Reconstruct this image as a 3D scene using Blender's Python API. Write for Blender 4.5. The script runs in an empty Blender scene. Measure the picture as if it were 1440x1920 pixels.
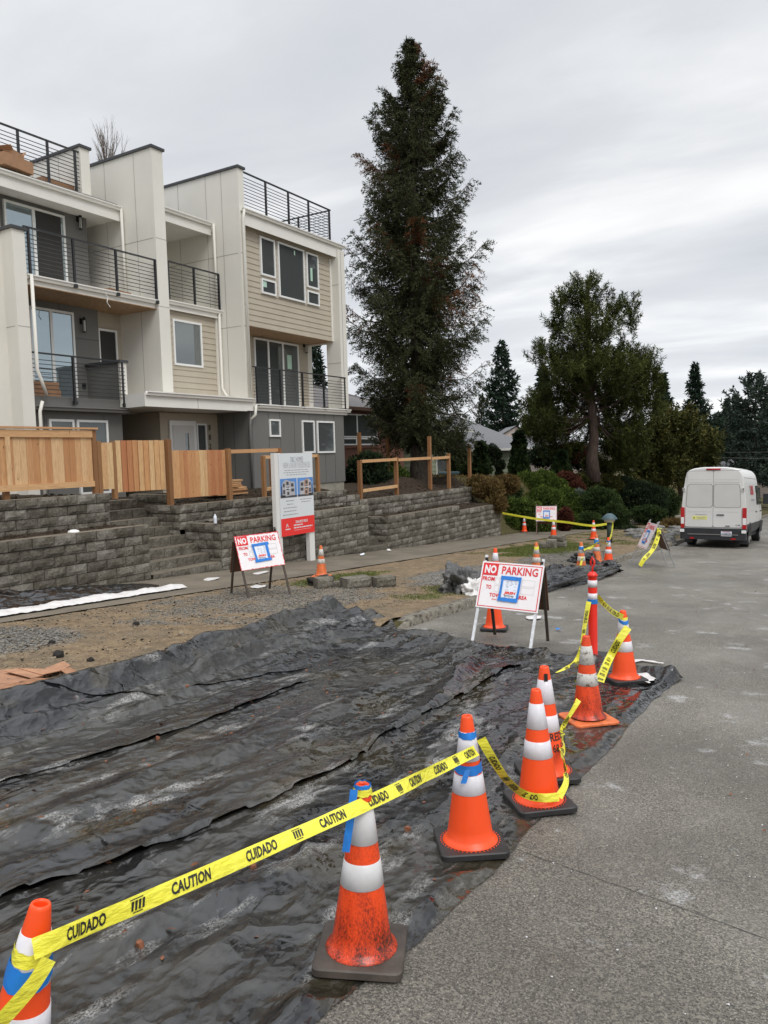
import bpy, math, random
import numpy as np
from mathutils import Vector, Matrix, noise
from bpy import data as D
random.seed(7); RNG = np.random.default_rng(7)
C = bpy.context.scene.collection
R = math.radians

# ------------------------------------------------------------------ camera
FPX, CH = 1443.0, 1.94
_p, _r, _y = R(4.3), R(1.6), R(31.4)
FW = np.array([-math.sin(_y)*math.cos(_p), math.cos(_y)*math.cos(_p), -math.sin(_p)])
_rt = np.array([math.cos(_y), math.sin(_y), 0]); _up = np.cross(_rt, FW)
UP = math.cos(_r)*_up + math.sin(_r)*_rt
RT = math.cos(_r)*_rt - math.sin(_r)*_up
cd = D.cameras.new('camera'); cam = D.objects.new('camera', cd); C.objects.link(cam)
cd.sensor_fit = 'HORIZONTAL'; cd.sensor_width = 36; cd.lens = 36*FPX/1440
cd.clip_start = 0.05; cd.clip_end = 2000
cam.matrix_world = Matrix([[RT[0], UP[0], -FW[0], 0], [RT[1], UP[1], -FW[1], 0], [RT[2], UP[2], -FW[2], CH], [0, 0, 0, 1]])
bpy.context.scene.camera = cam

# ------------------------------------------------------------------ light
SUN_EL, SUN_ROT = R(50), R(120)
W = D.worlds.new("World"); bpy.context.scene.world = W; W.use_nodes = True
nt = W.node_tree; N = nt.nodes; L = nt.links
bg = N['Background']; bg.inputs[1].default_value = 0.1
sky = N.new('ShaderNodeTexSky'); sky.sky_type = 'NISHITA'; sky.sun_disc = False
sky.sun_elevation = SUN_EL; sky.sun_rotation = SUN_ROT
tc = N.new('ShaderNodeTexCoord'); sep = N.new('ShaderNodeSeparateXYZ'); L.new(tc.outputs['Generated'], sep.inputs[0])
def wmath(op, a, b=None, c=None):
    n = N.new('ShaderNodeMath'); n.operation = op
    for i, v in enumerate((a, b, c)):
        if v is None: continue
        if isinstance(v, (int, float)): n.inputs[i].default_value = v
        else: L.new(v, n.inputs[i])
    return n.outputs[0]
zz = wmath('MAXIMUM', sep.outputs[2], 0.0); den = wmath('ADD', zz, 0.13)
cx = wmath('DIVIDE', sep.outputs[0], den); cy = wmath('DIVIDE', sep.outputs[1], den)
comb = N.new('ShaderNodeCombineXYZ'); L.new(cx, comb.inputs[0]); L.new(cy, comb.inputs[1])
mp = N.new('ShaderNodeMapping'); L.new(comb.outputs[0], mp.inputs[0])
mp.inputs['Rotation'].default_value = (0, 0, R(-31)); mp.inputs['Scale'].default_value = (0.55, 1.1, 1)
ns = N.new('ShaderNodeTexNoise'); L.new(mp.outputs[0], ns.inputs[0])
ns.inputs['Scale'].default_value = 1.35; ns.inputs['Detail'].default_value = 7; ns.inputs['Roughness'].default_value = 0.5
ns.inputs['Distortion'].default_value = 0.35
cr = N.new('ShaderNodeValToRGB'); L.new(ns.outputs[0], cr.inputs[0])
cr.color_ramp.elements[0].position = 0.30; cr.color_ramp.elements[0].color = (0.53, 0.555, 0.60, 1)
cr.color_ramp.elements[1].position = 0.68; cr.color_ramp.elements[1].color = (0.86, 0.865, 0.87, 1)
e = cr.color_ramp.elements.new(0.5); e.color = (0.64, 0.66, 0.69, 1)
# overcast brightening: a little at the horizon, strongly overhead
mr = N.new('ShaderNodeMapRange'); L.new(sep.outputs[2], mr.inputs[0])
mr.inputs[1].default_value = 0.55; mr.inputs[2].default_value = 1.0; mr.inputs[3].default_value = 1.0; mr.inputs[4].default_value = 2.6
mr2 = N.new('ShaderNodeMapRange'); L.new(sep.outputs[2], mr2.inputs[0])
mr2.inputs[1].default_value = 0.0; mr2.inputs[2].default_value = 0.30; mr2.inputs[3].default_value = 1.14; mr2.inputs[4].default_value = 1.0
mul = wmath('MULTIPLY', mr.outputs[0], mr2.outputs[0]); mul = wmath('MULTIPLY', mul, 10.0)
vm = N.new('ShaderNodeVectorMath'); vm.operation = 'SCALE'; L.new(cr.outputs[0], vm.inputs[0]); L.new(mul, vm.inputs['Scale'])
mx = N.new('ShaderNodeMix'); mx.data_type = 'RGBA'; mx.inputs[0].default_value = 0.97
L.new(sky.outputs[0], mx.inputs[6]); L.new(vm.outputs[0], mx.inputs[7]); L.new(mx.outputs[2], bg.inputs[0])
sl = D.lights.new('sun', 'SUN'); sl.energy = 1.15; sl.angle = R(28); sl.color = (1, 0.97, 0.93)
so = D.objects.new('sun', sl); C.objects.link(so)
sd = Vector((math.sin(SUN_ROT)*math.cos(SUN_EL), math.cos(SUN_ROT)*math.cos(SUN_EL), math.sin(SUN_EL)))
so.rotation_euler = sd.to_track_quat('Z', 'Y').to_euler()
vs = bpy.context.scene.view_settings
bpy.context.scene.display_settings.display_device = 'sRGB'
vs.view_transform = 'Standard'; vs.look = 'None'; vs.exposure = 0.22; vs.gamma = 1; vs.use_curve_mapping = False
bpy.context.scene.cycles.max_bounces = 6

# ------------------------------------------------------------------ where the photo's points lie in the world
# X: across the street (negative = towards the houses), Y: along the street, Z: up
def ray(px, py): return FW + RT*(px-720)/FPX - UP*(py-960)/FPX
def on(px, py, axis, val):
    d = ray(px, py); o = np.array([0, 0, CH]); return o + d*((val-o[axis])/d[axis])
def lerp(a, b, t): return a+(b-a)*t
def sm(a, b, x):
    t = min(1, max(0, (x-a)/(b-a))); return t*t*(3-2*t)
def road(Y):
    if Y > 130: return -0.055*130-0.01*(Y-130)
    return -0.055*max(Y, -40)
def lawn(Y): return 0.72-0.05*(Y-33)
def gz(X, Y):
    b = road(Y)
    if X > -5.4: return b
    kerbf = sm(8.6, 9.2, Y) if X > -6.6 else 1
    if X > -12.75:
        return b+kerbf*lerp(.13, .05, (-5.4-X)/7.2)
    if Y < 30.0:
        if X > -13.85:
            if Y < 11.2: return .58
            if Y < 13.42: return b+.05
            if Y < 19.6: return .38
            if Y < 20.95: return b+.05
            return lerp(-.09, -.2, (Y-20.95)/9)
        if Y < 11.2: return 1.22
        if Y < 13.22: return min(.75, -.80+.58*(-12.6-X))
        if Y < 20.2: return lerp(.82, .95, min(1, (-13.72-X)/2.5))
        t = min(1, (-13.72-X)/3.0)
        return lerp(.44, .8, t*t)
    t = sm(-12.6, -15.2, X) if False else min(1, max(0, (-12.62-X)/2.4))
    t = t*t*(3-2*t)
    l = lawn(Y) if Y < 90 else lawn(90)
    return lerp(b+.05, max(l, b+.2), t)
def ground(px, py, h=0.0):
    d = ray(px, py); o = np.array([0, 0, CH]); t = 0.5; s = .05
    while t < 200:
        p = o+d*t
        if p[2] < gz(p[0], p[1])+h: break
        t += s; s = min(.3, s*1.03)
    lo, hi = t-s, t
    for _ in range(20):
        m = (lo+hi)/2; p = o+d*m
        if p[2] < gz(p[0], p[1])+h: hi = m
        else: lo = m
    return o+d*hi
def depth(px, py, dist): return np.array([0, 0, CH])+ray(px, py)*dist

# ------------------------------------------------------------------ materials
MATS = {}
class NM:
    def __init__(s, name):
        s.m = D.materials.new(name); s.m.use_nodes = True; MATS[name] = s.m
        s.n = s.m.node_tree.nodes; s.l = s.m.node_tree.links; s.b = s.n['Principled BSDF']
        s.geo = s.n.new('ShaderNodeNewGeometry'); s.tc = s.n.new('ShaderNodeTexCoord')
    def i(s, sock, v):
        if isinstance(v, (int, float)): sock.default_value = (v, v, v, 1) if sock.type == 'RGBA' else v
        elif isinstance(v, tuple):
            sock.default_value = v+(1,) if (len(v) == 3 and sock.type == 'RGBA') else v
        else: s.l.new(v, sock)
    def pos(s, scale=(1, 1, 1), obj=False, rot=(0, 0, 0)):
        m = s.n.new('ShaderNodeMapping'); s.l.new(s.tc.outputs['Object'] if obj else s.geo.outputs['Position'], m.inputs[0])
        m.inputs['Scale'].default_value = scale; m.inputs['Rotation'].default_value = rot; return m.outputs[0]
    def noise(s, scale, detail=4, rough=.55, vec=None, dist=0):
        n = s.n.new('ShaderNodeTexNoise'); n.inputs['Scale'].default_value = scale; n.inputs['Detail'].default_value = detail
        n.inputs['Roughness'].default_value = rough; n.inputs['Distortion'].default_value = dist
        s.l.new(vec if vec is not None else s.geo.outputs['Position'], n.inputs['Vector']); return n.outputs[0]
    def vor(s, scale, vec=None, feat='F1', out=0):
        n = s.n.new('ShaderNodeTexVoronoi'); n.inputs['Scale'].default_value = scale; n.feature = feat
        s.l.new(vec if vec is not None else s.geo.outputs['Position'], n.inputs['Vector']); return n.outputs[out]
    def ramp(s, f, *stops):
        n = s.n.new('ShaderNodeValToRGB'); s.l.new(f, n.inputs[0]); els = n.color_ramp.elements
        while len(els) < len(stops): els.new(.5)
        for e_, (p, c) in zip(els, stops):
            e_.position = p; e_.color = (c, c, c, 1) if isinstance(c, (int, float)) else tuple(c)+(1,)
        return n.outputs[0]
    def mix(s, f, a, b, blend='MIX'):
        n = s.n.new('ShaderNodeMix'); n.data_type = 'RGBA'; n.blend_type = blend
        s.i(n.inputs[0], f); s.i(n.inputs[6], a); s.i(n.inputs[7], b); return n.outputs[2]
    def math(s, op, a, b=0.0):
        n = s.n.new('ShaderNodeMath'); n.operation = op; s.i(n.inputs[0], a); s.i(n.inputs[1], b); return n.outputs[0]
    def attr(s, name):
        n = s.n.new('ShaderNodeAttribute'); n.attribute_name = name; return n.outputs['Fac']
    def sep(s, axis, obj=False):
        n = s.n.new('ShaderNodeSeparateXYZ'); s.l.new(s.tc.outputs['Object'] if obj else s.geo.outputs['Position'], n.inputs[0]); return n.outputs[axis]
    def bump(s, h, strength=.3, dist=.01, prev=None):
        n = s.n.new('ShaderNodeBump'); n.inputs['Strength'].default_value = strength; n.inputs['Distance'].default_value = dist
        s.l.new(h, n.inputs['Height'])
        if prev is not None: s.l.new(prev, n.inputs['Normal'])
        return n.outputs[0]
    def out(s, col=None, rough=None, nrm=None, metal=None, spec=None):
        if col is not None: s.i(s.b.inputs['Base Color'], col)
        if rough is not None: s.i(s.b.inputs['Roughness'], rough)
        if nrm is not None: s.l.new(nrm, s.b.inputs['Normal'])
        if metal is not None: s.b.inputs['Metallic'].default_value = metal
        if spec is not None: s.b.inputs['Specular IOR Level'].default_value = spec
        return s.m
def plain(name, col, rough=.6, var=.12, scale=6, bump=.1, bscale=60, metal=0, spec=.5, dirt=None):
    m = NM(name); f = m.noise(scale, 5)
    lo = tuple(c*(1-var) for c in col); hi = tuple(min(1, c*(1+var)) for c in col)
    c = m.mix(m.ramp(f, (.3, 0), (.7, 1)), lo, hi)
    if dirt:
        g = m.noise(dirt[1], 6, .7); c = m.mix(m.ramp(g, (dirt[2], 0), (dirt[2]+.12, 1)), c, dirt[0])
    nr = m.bump(m.noise(bscale, 4), bump, .004) if bump else None
    return m.out(c, rough, nr, metal, spec)
def wood(name, a, b, c, board=True):
    m = NM(name); t = m.attr('tone')
    v = m.pos((1, 1, .12)) if board else m.pos((.6, .12, 1))
    g = m.noise(28, 4, .6, v, 1.2); col = m.ramp(t, (0, a), (.5, b), (1, c))
    col = m.mix(m.ramp(g, (.35, .0), (.75, .55)), col, tuple(x*.62 for x in a))
    k = m.vor(5.0, m.pos((1, 1, .45))); col = m.mix(m.ramp(k, (.03, .9), (.075, 0)), col, (.10, .045, .018))
    return m.out(col, .65, m.bump(g, .25, .004))
# --- ground kinds
def mk_asphalt():
    m = NM('asphalt')
    s1 = m.vor(70, None, 'F1', 1); s2 = m.noise(98, 6, .82)
    base = m.ramp(s2, (.37, (.020, .018, .015)), (.46, (.090, .082, .068)), (.55, (.215, .197, .165)), (.64, (.50, .46, .39)))
    bw = m.n.new('ShaderNodeRGBToBW'); m.l.new(s1, bw.inputs[0])
    base = m.mix(m.ramp(bw.outputs[0], (.74, 0), (.80, .55)), base, (.30, .275, .22))
    bigs = m.noise(.55, 5, .6); base = m.mix(m.ramp(bigs, (.36, .42), (.58, 0)), base, (.050, .043, .034)); pale = m.noise(.9, 6, .62, m.pos((1, .6, 1))); base = m.mix(m.ramp(pale, (.50, 0), (.66, .20)), base, (.40, .375, .33))
    chips = m.vor(26, None, 'F1', 0); base = m.mix(m.ramp(chips, (.035, .8), (.08, 0)), base, (.45, .42, .34))
    ch = m.noise(2.1, 5, .65); ch2 = m.noise(60, 3, .7)
    mask = m.math('MULTIPLY', m.ramp(ch, (.595, 0), (.67, .85)), m.ramp(ch2, (.40, 0), (.6, 1)))
    base = m.mix(mask, base, (.5, .5, .5))
    rust = m.noise(1.1, 5, .6, m.pos((1, 1, 1), rot=(0, 0, .8)))
    base = m.mix(m.ramp(rust, (.66, 0), (.76, .35)), base, (.13, .06, .03))
    wet = m.noise(.8, 4, .55)
    return m.out(base, m.ramp(wet, (.38, .46), (.62, .74)), m.bump(s2, .8, .008), spec=.5)
mk_asphalt()
def mk_walk():
    m = NM('pavement_concrete'); s = m.noise(150, 4, .65)
    c = m.ramp(s, (.3, (.085, .070, .050)), (.5, (.185, .155, .113)), (.72, (.33, .285, .22)))
    c = m.mix(m.ramp(m.noise(1.3, 5), (.4, .45), (.65, 0)), c, (.07, .058, .042))
    return m.out(c, .7, m.bump(s, .3, .004))
mk_walk()
def mk_strip():
    m = NM('strip_soil'); a = m.attr('gravel'); b = m.attr('moss')
    s = m.noise(30, 8, .8); s2 = m.noise(5, 7, .7)
    dirt = m.ramp(s, (.28, (.075, .050, .028)), (.5, (.245, .175, .105)), (.72, (.44, .34, .22)))
    dirt = m.mix(m.ramp(s2, (.38, .6), (.56, 0)), dirt, (.085, .060, .036)); dirt = m.mix(m.ramp(m.noise(1.7, 5, .65), (.46, 0), (.64, .45)), dirt, (.11, .10, .075))
    v = m.vor(42, None, 'F1', 1); bw = m.n.new('ShaderNodeRGBToBW'); m.l.new(v, bw.inputs[0])
    gr = m.ramp(bw.outputs[0], (.2, (.035, .032, .027)), (.5, (.14, .13, .11)), (.85, (.32, .30, .27)))
    ms = m.ramp(m.noise(90, 4, .7), (.3, (.03, .04, .008)), (.55, (.10, .125, .02)), (.8, (.20, .22, .06)))
    c = m.mix(a, dirt, gr); c = m.mix(b, c, ms)
    return m.out(c, .85, m.bump(m.vor(42), .8, .012, m.bump(s, .7, .012)), spec=.25)
mk_strip()
def mk_soil(name, a, b, c, sc=18):
    m = NM(name); s = m.noise(sc, 7, .7)
    return m.out(m.ramp(s, (.3, a), (.5, b), (.75, c)), .9, m.bump(s, .9, .04), spec=.2)
mk_soil('dark_soil', (.016, .011, .007), (.045, .032, .021), (.10, .075, .05))
mk_soil('lawn_ground', (.03, .028, .010), (.085, .075, .03), (.15, .12, .06), 12)
def mk_block(name='split_block', lo=(.105, .093, .072), hi=(.35, .32, .265)):
    m = NM(name); t = m.attr('tone'); s = m.noise(22, 7, .72)
    c = m.ramp(s, (.28, tuple(x*.45 for x in lo)), (.5, tuple((x+y)/2 for x, y in zip(lo, hi))), (.72, hi))
    c = m.mix(m.ramp(t, (0, .65), (.6, .15), (.8, 0)), c, tuple(x*.75 for x in lo))
    c = m.mix(m.ramp(t, (.72, 0), (1, .6)), c, (.36, .34, .30)); c = m.mix(m.ramp(m.noise(60, 5, .8), (.45, 0), (.65, .5)), c, (.045, .037, .026))
    c = m.mix(m.ramp(m.noise(3, 5, .6), (.45, 0), (.62, .55)), c, (.06, .05, .033))
    return m.out(c, .85, m.bump(s, .95, .03, m.bump(m.noise(90, 3), .4, .004)), spec=.3)
mk_block()
plain('kerb_concrete', (.19, .17, .135), .8, .35, 14, .6, 70, dirt=((.05, .042, .03), 9, .5))
plain('slab_concrete', (.30, .28, .23), .8, .2, 5, .4, 80)
plain('beige_panel', (.74, .715, .65), .55, .04, .8, .05, 40)
plain('white_trim', (.78, .76, .71), .5, .04, 2, .05)
plain('grey_panel', (.155, .152, .142), .6, .06, .8, .05)
plain('taupe_siding', (.46, .405, .32), .6, .05, 2, .08)
plain('joint', (.33, .31, .285), .7, .05)
plain('grey_joint', (.05, .05, .047), .7, .05)
plain('dark_cap', (.045, .047, .052), .5, .1, 3, .05)
plain('soffit_wood', (.34, .21, .11), .6, .25, 10, .2)
plain('roof_membrane', (.12, .125, .135), .6, .1)
plain('vinyl_white', (.80, .80, .78), .35, .02, 2, 0)
plain('door_white', (.62, .61, .59), .4, .03, 2, 0)
plain('rail_black', (.018, .018, .020), .35, .1, 3, 0)
plain('lamp_black', (.012, .012, .013), .4, .1, 3, 0)
plain('lamp_glass', (.55, .55, .52), .15, .05, 3, 0)
plain('interior_dark', (.03, .028, .025), .7, .1, 3, 0)
plain('sticker', (.45, .65, .52), .6, .1, 3, 0)
def mk_glass(name, base, metal, rough=.03):
    m = NM(name); n = m.noise(1.5, 2); return m.out(base, rough, m.bump(n, .02, .02), metal, .8)
mk_glass('glass_dark', (.10, .11, .11), .30); mk_glass('glass_sky', (.36, .43, .46), .75); mk_glass('glass_mid', (.20, .22, .22), .5)
wood('cedar', (.50, .235, .095), (.63, .36, .17), (.74, .50, .27))
wood('cedar_red', (.46, .17, .07), (.62, .33, .14), (.76, .54, .28))
wood('cedar_post', (.22, .10, .035), (.28, .13, .05), (.36, .18, .07))
wood('cedar_rail', (.55, .30, .14), (.60, .33, .15), (.70, .44, .22), False)
wood('old_wood', (.05, .038, .028), (.08, .06, .045), (.13, .10, .075))
wood('stand_wood', (.14, .085, .05), (.19, .125, .075), (.25, .17, .11))
def mk_brick():
    m = NM('brick'); b = m.n.new('ShaderNodeTexBrick'); s = m.n.new('ShaderNodeSeparateXYZ'); m.l.new(m.geo.outputs['Position'], s.inputs[0])
    cb = m.n.new('ShaderNodeCombineXYZ'); m.l.new(m.math('ADD', s.outputs[0], s.outputs[1]), cb.inputs[0]); m.l.new(s.outputs[2], cb.inputs[1])
    m.l.new(cb.outputs[0], b.inputs['Vector']); b.inputs['Color1'].default_value = (.20, .075, .045, 1); b.inputs['Color2'].default_value = (.13, .05, .032, 1)
    b.inputs['Mortar'].default_value = (.09, .07, .06, 1); b.inputs['Scale'].default_value = 1; b.inputs['Brick Width'].default_value = .3
    b.inputs['Row Height'].default_value = .09; b.inputs['Mortar Size'].default_value = .008
    return m.out(b.outputs[0], .85, m.bump(b.outputs[1], -.3, .01))
mk_brick()
def mk_shingle():
    m = NM('shingle'); s = m.noise(9, 5, .7, m.pos((1, 1, 6))); return m.out(m.ramp(s, (.3, (.10, .10, .105)), (.7, (.21, .215, .225))), .85, m.bump(s, .4, .02))
mk_shingle()
plain('shingle_brown', (.17, .155, .15), .85, .25, 9, .3)
plain('green_lap', (.26, .29, .20), .7, .08, 2, .1); plain('pink_lap', (.50, .42, .38), .7, .06, 2, .1)
# cones and plastics
plain('cone_orange', (.95, .085, .012), .38, .04, 6, .03)
def mk_dirty():
    m = NM('cone_dirty'); z = m.sep(2, True); s = m.noise(150, 6, .85, m.pos((1, 1, .5), True))
    low = m.ramp(z, (.04, .85), (.34, .35)); k = m.math('ADD', m.math('ADD', m.math('MULTIPLY', s, .62), m.math('MULTIPLY', m.noise(14, 5, .7, m.pos((1, 1, .35), True)), .38)), m.math('MULTIPLY', low, .20))
    c = m.ramp(k, (.56, (.88, .078, .012)), (.66, (.50, .042, .010)), (.72, (.055, .018, .010)))
    return m.out(c, .32, m.bump(s, .1, .002))
mk_dirty()
plain('cone_faded', (.72, .17, .05), .55, .25, 12, .1, 60, dirt=((.30, .10, .05), 14, .55))
plain('collar_white', (.74, .72, .76), .3, .05, 40, .08, 200)
plain('collar_scuffed', (.60, .58, .54), .5, .1, 20, .1, 100, dirt=((.13, .085, .05), 26, .54))
plain('collar_worn', (.66, .65, .65), .4, .06, 20, .05, 100, dirt=((.25, .2, .18), 60, .66))
plain('rubber_black', (.024, .023, .023), .5, .3, 9, .25, 60)
plain('rubber_dusty', (.065, .052, .042), .6, .5, 7, .4, 60)
plain('delineator_red', (.85, .03, .015), .3, .04, 5, .02)
def mk_tape():
    m = NM('tape_yellow'); m.out(m.mix(m.noise(9, 3, .6), (.80, .70, .03), (.88, .86, .10)), .22, m.bump(m.noise(22, 3, .5, m.pos((1, 1, 2.5))), .5, .02))
    m.b.inputs['Transmission Weight'].default_value = 0
    return m.m
mk_tape()
plain('ink_black', (.02, .02, .018), .4, 0, 3, 0); plain('tape_blue', (.012, .19, .62), .45, .18, 20, .25, 30)
plain('sign_white', (.84, .80, .80), .35, .03, 8, 0); plain('sign_red', (.72, .02, .03), .35, .08, 10, 0); plain('sign_pink', (.72, .10, .13), .4, .2, 12, 0)
plain('sign_line', (.62, .60, .58), .5, .05, 3, 0); plain('paper', (.78, .82, .90), .6, .02, 3, 0); plain('ink_grey', (.30, .31, .34), .5, 0, 3, 0)
plain('ink_red', (.80, .05, .02), .5, .05, 3, 0); plain('ink_orange', (.75, .30, .05), .5, .05, 3, 0)
plain('galvanised', (.45, .46, .46), .4, .3, 14, .1, 60, .6); plain('galv_white', (.66, .67, .68), .45, .2, 18, .1, 50, .1)
plain('panel_brown', (.12, .055, .028), .6, .2, 5, .1)
plain('board_white', (.70, .73, .75), .4, .02, 2, 0); plain('post_white', (.74, .73, .70), .5, .03, 2, 0)
plain('board_red', (.83, .035, .03), .4, .02, 2, 0); plain('ink_silver', (.48, .49, .50), .5, 0, 3, 0)
plain('pic_sky', (.10, .26, .60), .5, .2, 2, 0); plain('pic_wall', (.45, .44, .46), .5, .1, 5, 0); plain('pic_dark', (.06, .06, .07), .5, .1, 5, 0); plain('pic_tan', (.42, .27, .2), .5, .1, 5, 0)
plain('cardboard', (.36, .20, .11), .8, .12, 6, .15); plain('cardboard_wet', (.40, .205, .115), .7, .25, 6, .3, 30, dirt=((.16, .08, .05), 7, .56))
plain('van_paint', (.68, .67, .65), .28, .05, 1.2, 0, spec=.6); plain('van_panel', (.59, .58, .555), .33, .04, 2, 0)
plain('van_seam', (.16, .155, .15), .6, 0, 3, 0); plain('bumper_black', (.022, .023, .026), .45, .15, 4, .1); plain('tyre', (.018, .018, .018), .8, .2, 10, .3)
plain('lamp_red', (.45, .008, .012), .12, .1, 20, 0); plain('lamp_clear', (.80, .80, .80), .1, .1, 20, 0); plain('rim_grey', (.35, .36, .37), .4, .1, 5, 0, metal=.5)
plain('sticker_yellow', (.78, .76, .25), .5, .05, 3, 0); plain('plate_white', (.72, .74, .80), .4, .03, 3, 0); plain('plate_blue', (.06, .09, .22), .4, 0, 3, 0)
plain('logo_red', (.45, .04, .05), .5, .1, 9, 0)
plain('plastic_white', (.70, .68, .66), .4, .1, 8, .5, 12, dirt=((.28, .24, .2), 6, .62)); plain('teal_plastic', (.055, .10, .12), .5, .1, 5, 0)
plain('lantern_green', (.03, .05, .04), .5, .1, 5, 0); plain('rock', (.16, .155, .145), .85, .4, 6, .6, 30); plain('gravel_stone', (.17, .16, .14), .85, .55, 30, .3, 60)
plain('cobble', (.24, .19, .13), .7, .2, 9, .2); plain('clod_black', (.02, .017, .014), .9, .4, 30, .4); plain('leaf_litter', (.20, .075, .035), .8, .4, 30, .1)
def mk_tarp(name='tarp_plastic', dusty=True, base=(.010, .0103, .0115)):
    m = NM(name); v = m.pos((1.2, .45, 1), rot=(0, 0, .10))
    w = m.noise(3.4, 3, .5, v, 1.0); f = m.noise(13, 3, .5, m.pos((1.3, .8, 1), rot=(0, 0, .3)), .8)
    # crumpled film: flat facets meeting in sharp creases, their pattern pulled about by noise
    dn = m.n.new('ShaderNodeTexNoise'); dn.inputs['Scale'].default_value = 2.2; dn.inputs['Detail'].default_value = 3; m.l.new(m.geo.outputs['Position'], dn.inputs['Vector'])
    def warp(vec, k):
        q = m.n.new('ShaderNodeVectorMath'); q.operation = 'SCALE'; m.l.new(dn.outputs[1], q.inputs[0]); q.inputs['Scale'].default_value = k
        r_ = m.n.new('ShaderNodeVectorMath'); r_.operation = 'ADD'; m.l.new(vec, r_.inputs[0]); m.l.new(q.outputs[0], r_.inputs[1]); return r_.outputs[0]
    c1 = m.vor(2.6, warp(m.pos((1.5, .6, 1), rot=(0, 0, .2)), .9)); c2 = m.vor(7.5, warp(m.pos((1.3, .75, 1), rot=(0, 0, -.3)), .5)); c3 = m.vor(19, warp(m.pos((1.2, .9, 1), rot=(0, 0, .6)), .3))
    bigd = m.noise(1.0, 4, .6, m.pos((1.6, .45, 1)))
    c = base; rgh = m.ramp(m.noise(1.7, 4, .6), (.38, .13), (.62, .30))
    if dusty:
        d1 = m.math('MULTIPLY', m.ramp(bigd, (.46, 0), (.62, .9)), m.ramp(f, (.30, .45), (.65, .9)))
        c = m.mix(d1, c, (.047, .043, .034))
        st = m.noise(1.3, 5, .66, m.pos((2.6, .6, 1), rot=(0, 0, .12)))
        fine = m.noise(95, 4, .8, m.pos((1.4, .8, 1)))
        mk = m.math('MULTIPLY', m.ramp(st, (.555, 0), (.64, 1)), m.math('MULTIPLY', m.ramp(fine, (.44, 0), (.56, 1)), m.ramp(m.noise(6, 4, .6), (.40, 0), (.56, 1))))
        c = m.mix(mk, c, (.40, .39, .37))
        ol = m.ramp(m.noise(1.6, 4, .5, m.pos((1.4, .7, 1), rot=(0, 0, .5))), (.58, 0), (.64, .55)); c = m.mix(ol, c, (.050, .040, .021))
        rd = m.ramp(m.noise(2.6, 5, .7, m.pos((1, 1, 1), rot=(0, .0, 1.1))), (.68, 0), (.74, .45)); c = m.mix(rd, c, (.075, .02, .02))
        rgh = m.mix(mk, rgh, .8); rgh = m.mix(m.math('MULTIPLY', d1, .45), rgh, .5); rgh = m.mix(ol, rgh, .06)
    nb = m.bump(c1, .75, .06, m.bump(w, .6, .04, m.bump(c2, .6, .022, m.bump(c3, .40, .007, m.bump(f, .3, .010)))))
    return m.out(c, rgh, nb, spec=.75)
mk_tarp(); mk_tarp('tarp_clean', False, (.007, .0073, .0085))
m = NM('tarp_grey'); f = m.noise(9, 5, .6); m.out(m.ramp(f, (.35, (.03, .029, .028)), (.65, (.14, .135, .13))), .3, m.bump(m.noise(6, 5, .6), .8, .05))
def mk_leaf(name, stops, rough=.6):
    m = NM(name); t = m.attr('tone'); c = m.ramp(t, *stops); return m.out(c, .8, spec=.12)
mk_leaf('spruce_needles', ((0, (.020, .024, .011)), (.45, (.048, .054, .024)), (.80, (.098, .104, .050)), (.84, (.10, .055, .028)), (1, (.19, .075, .034))))
mk_leaf('pine_needles', ((0, (.016, .022, .007)), (.5, (.046, .058, .014)), (1, (.12, .135, .036))))
mk_leaf('fir_needles', ((0, (.012, .024, .016)), (.5, (.025, .045, .028)), (1, (.045, .07, .045))))
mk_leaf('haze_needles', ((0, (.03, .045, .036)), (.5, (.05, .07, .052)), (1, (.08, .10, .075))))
mk_leaf('olive_leaves', ((0, (.022, .028, .008)), (.5, (.06, .065, .018)), (1, (.14, .12, .035))))
mk_leaf('hedge_leaves', ((0, (.018, .032, .008)), (.45, (.060, .095, .018)), (1, (.17, .22, .045))))
mk_leaf('dark_leaves', ((0, (.008, .014, .007)), (.5, (.018, .030, .013)), (1, (.05, .07, .03))))
mk_leaf('red_leaves', ((0, (.03, .01, .008)), (.5, (.07, .020, .013)), (1, (.11, .045, .025))))
mk_leaf('brown_leaves', ((0, (.05, .03, .012)), (.5, (.13, .085, .03)), (1, (.20, .15, .06))))
mk_leaf('grey_leaves', ((0, (.05, .065, .05)), (.5, (.10, .125, .10)), (1, (.18, .20, .17))))
mk_leaf('arb_leaves', ((0, (.012, .022, .008)), (.5, (.028, .046, .014)), (1, (.06, .09, .025))))
mk_leaf('grass_blades', ((0, (.05, .06, .015)), (.5, (.10, .12, .03)), (1, (.19, .19, .07))))
m = NM('bark'); s = m.noise(11, 6, .7, m.pos((1, 1, .35))); m.out(m.ramp(s, (.3, (.035, .026, .02)), (.55, (.10, .080, .062)), (.75, (.19, .16, .13))), .9, m.bump(s, 1, .05))
m = NM('twig'); m.out((.16, .12, .095), .9)
m = NM('bark_red'); s = m.noise(7, 6, .7, m.pos((1, 1, .35))); m.out(m.ramp(s, (.3, (.03, .02, .015)), (.55, (.085, .055, .042)), (.75, (.16, .115, .09))), .9, m.bump(s, 1, .06))

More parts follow.
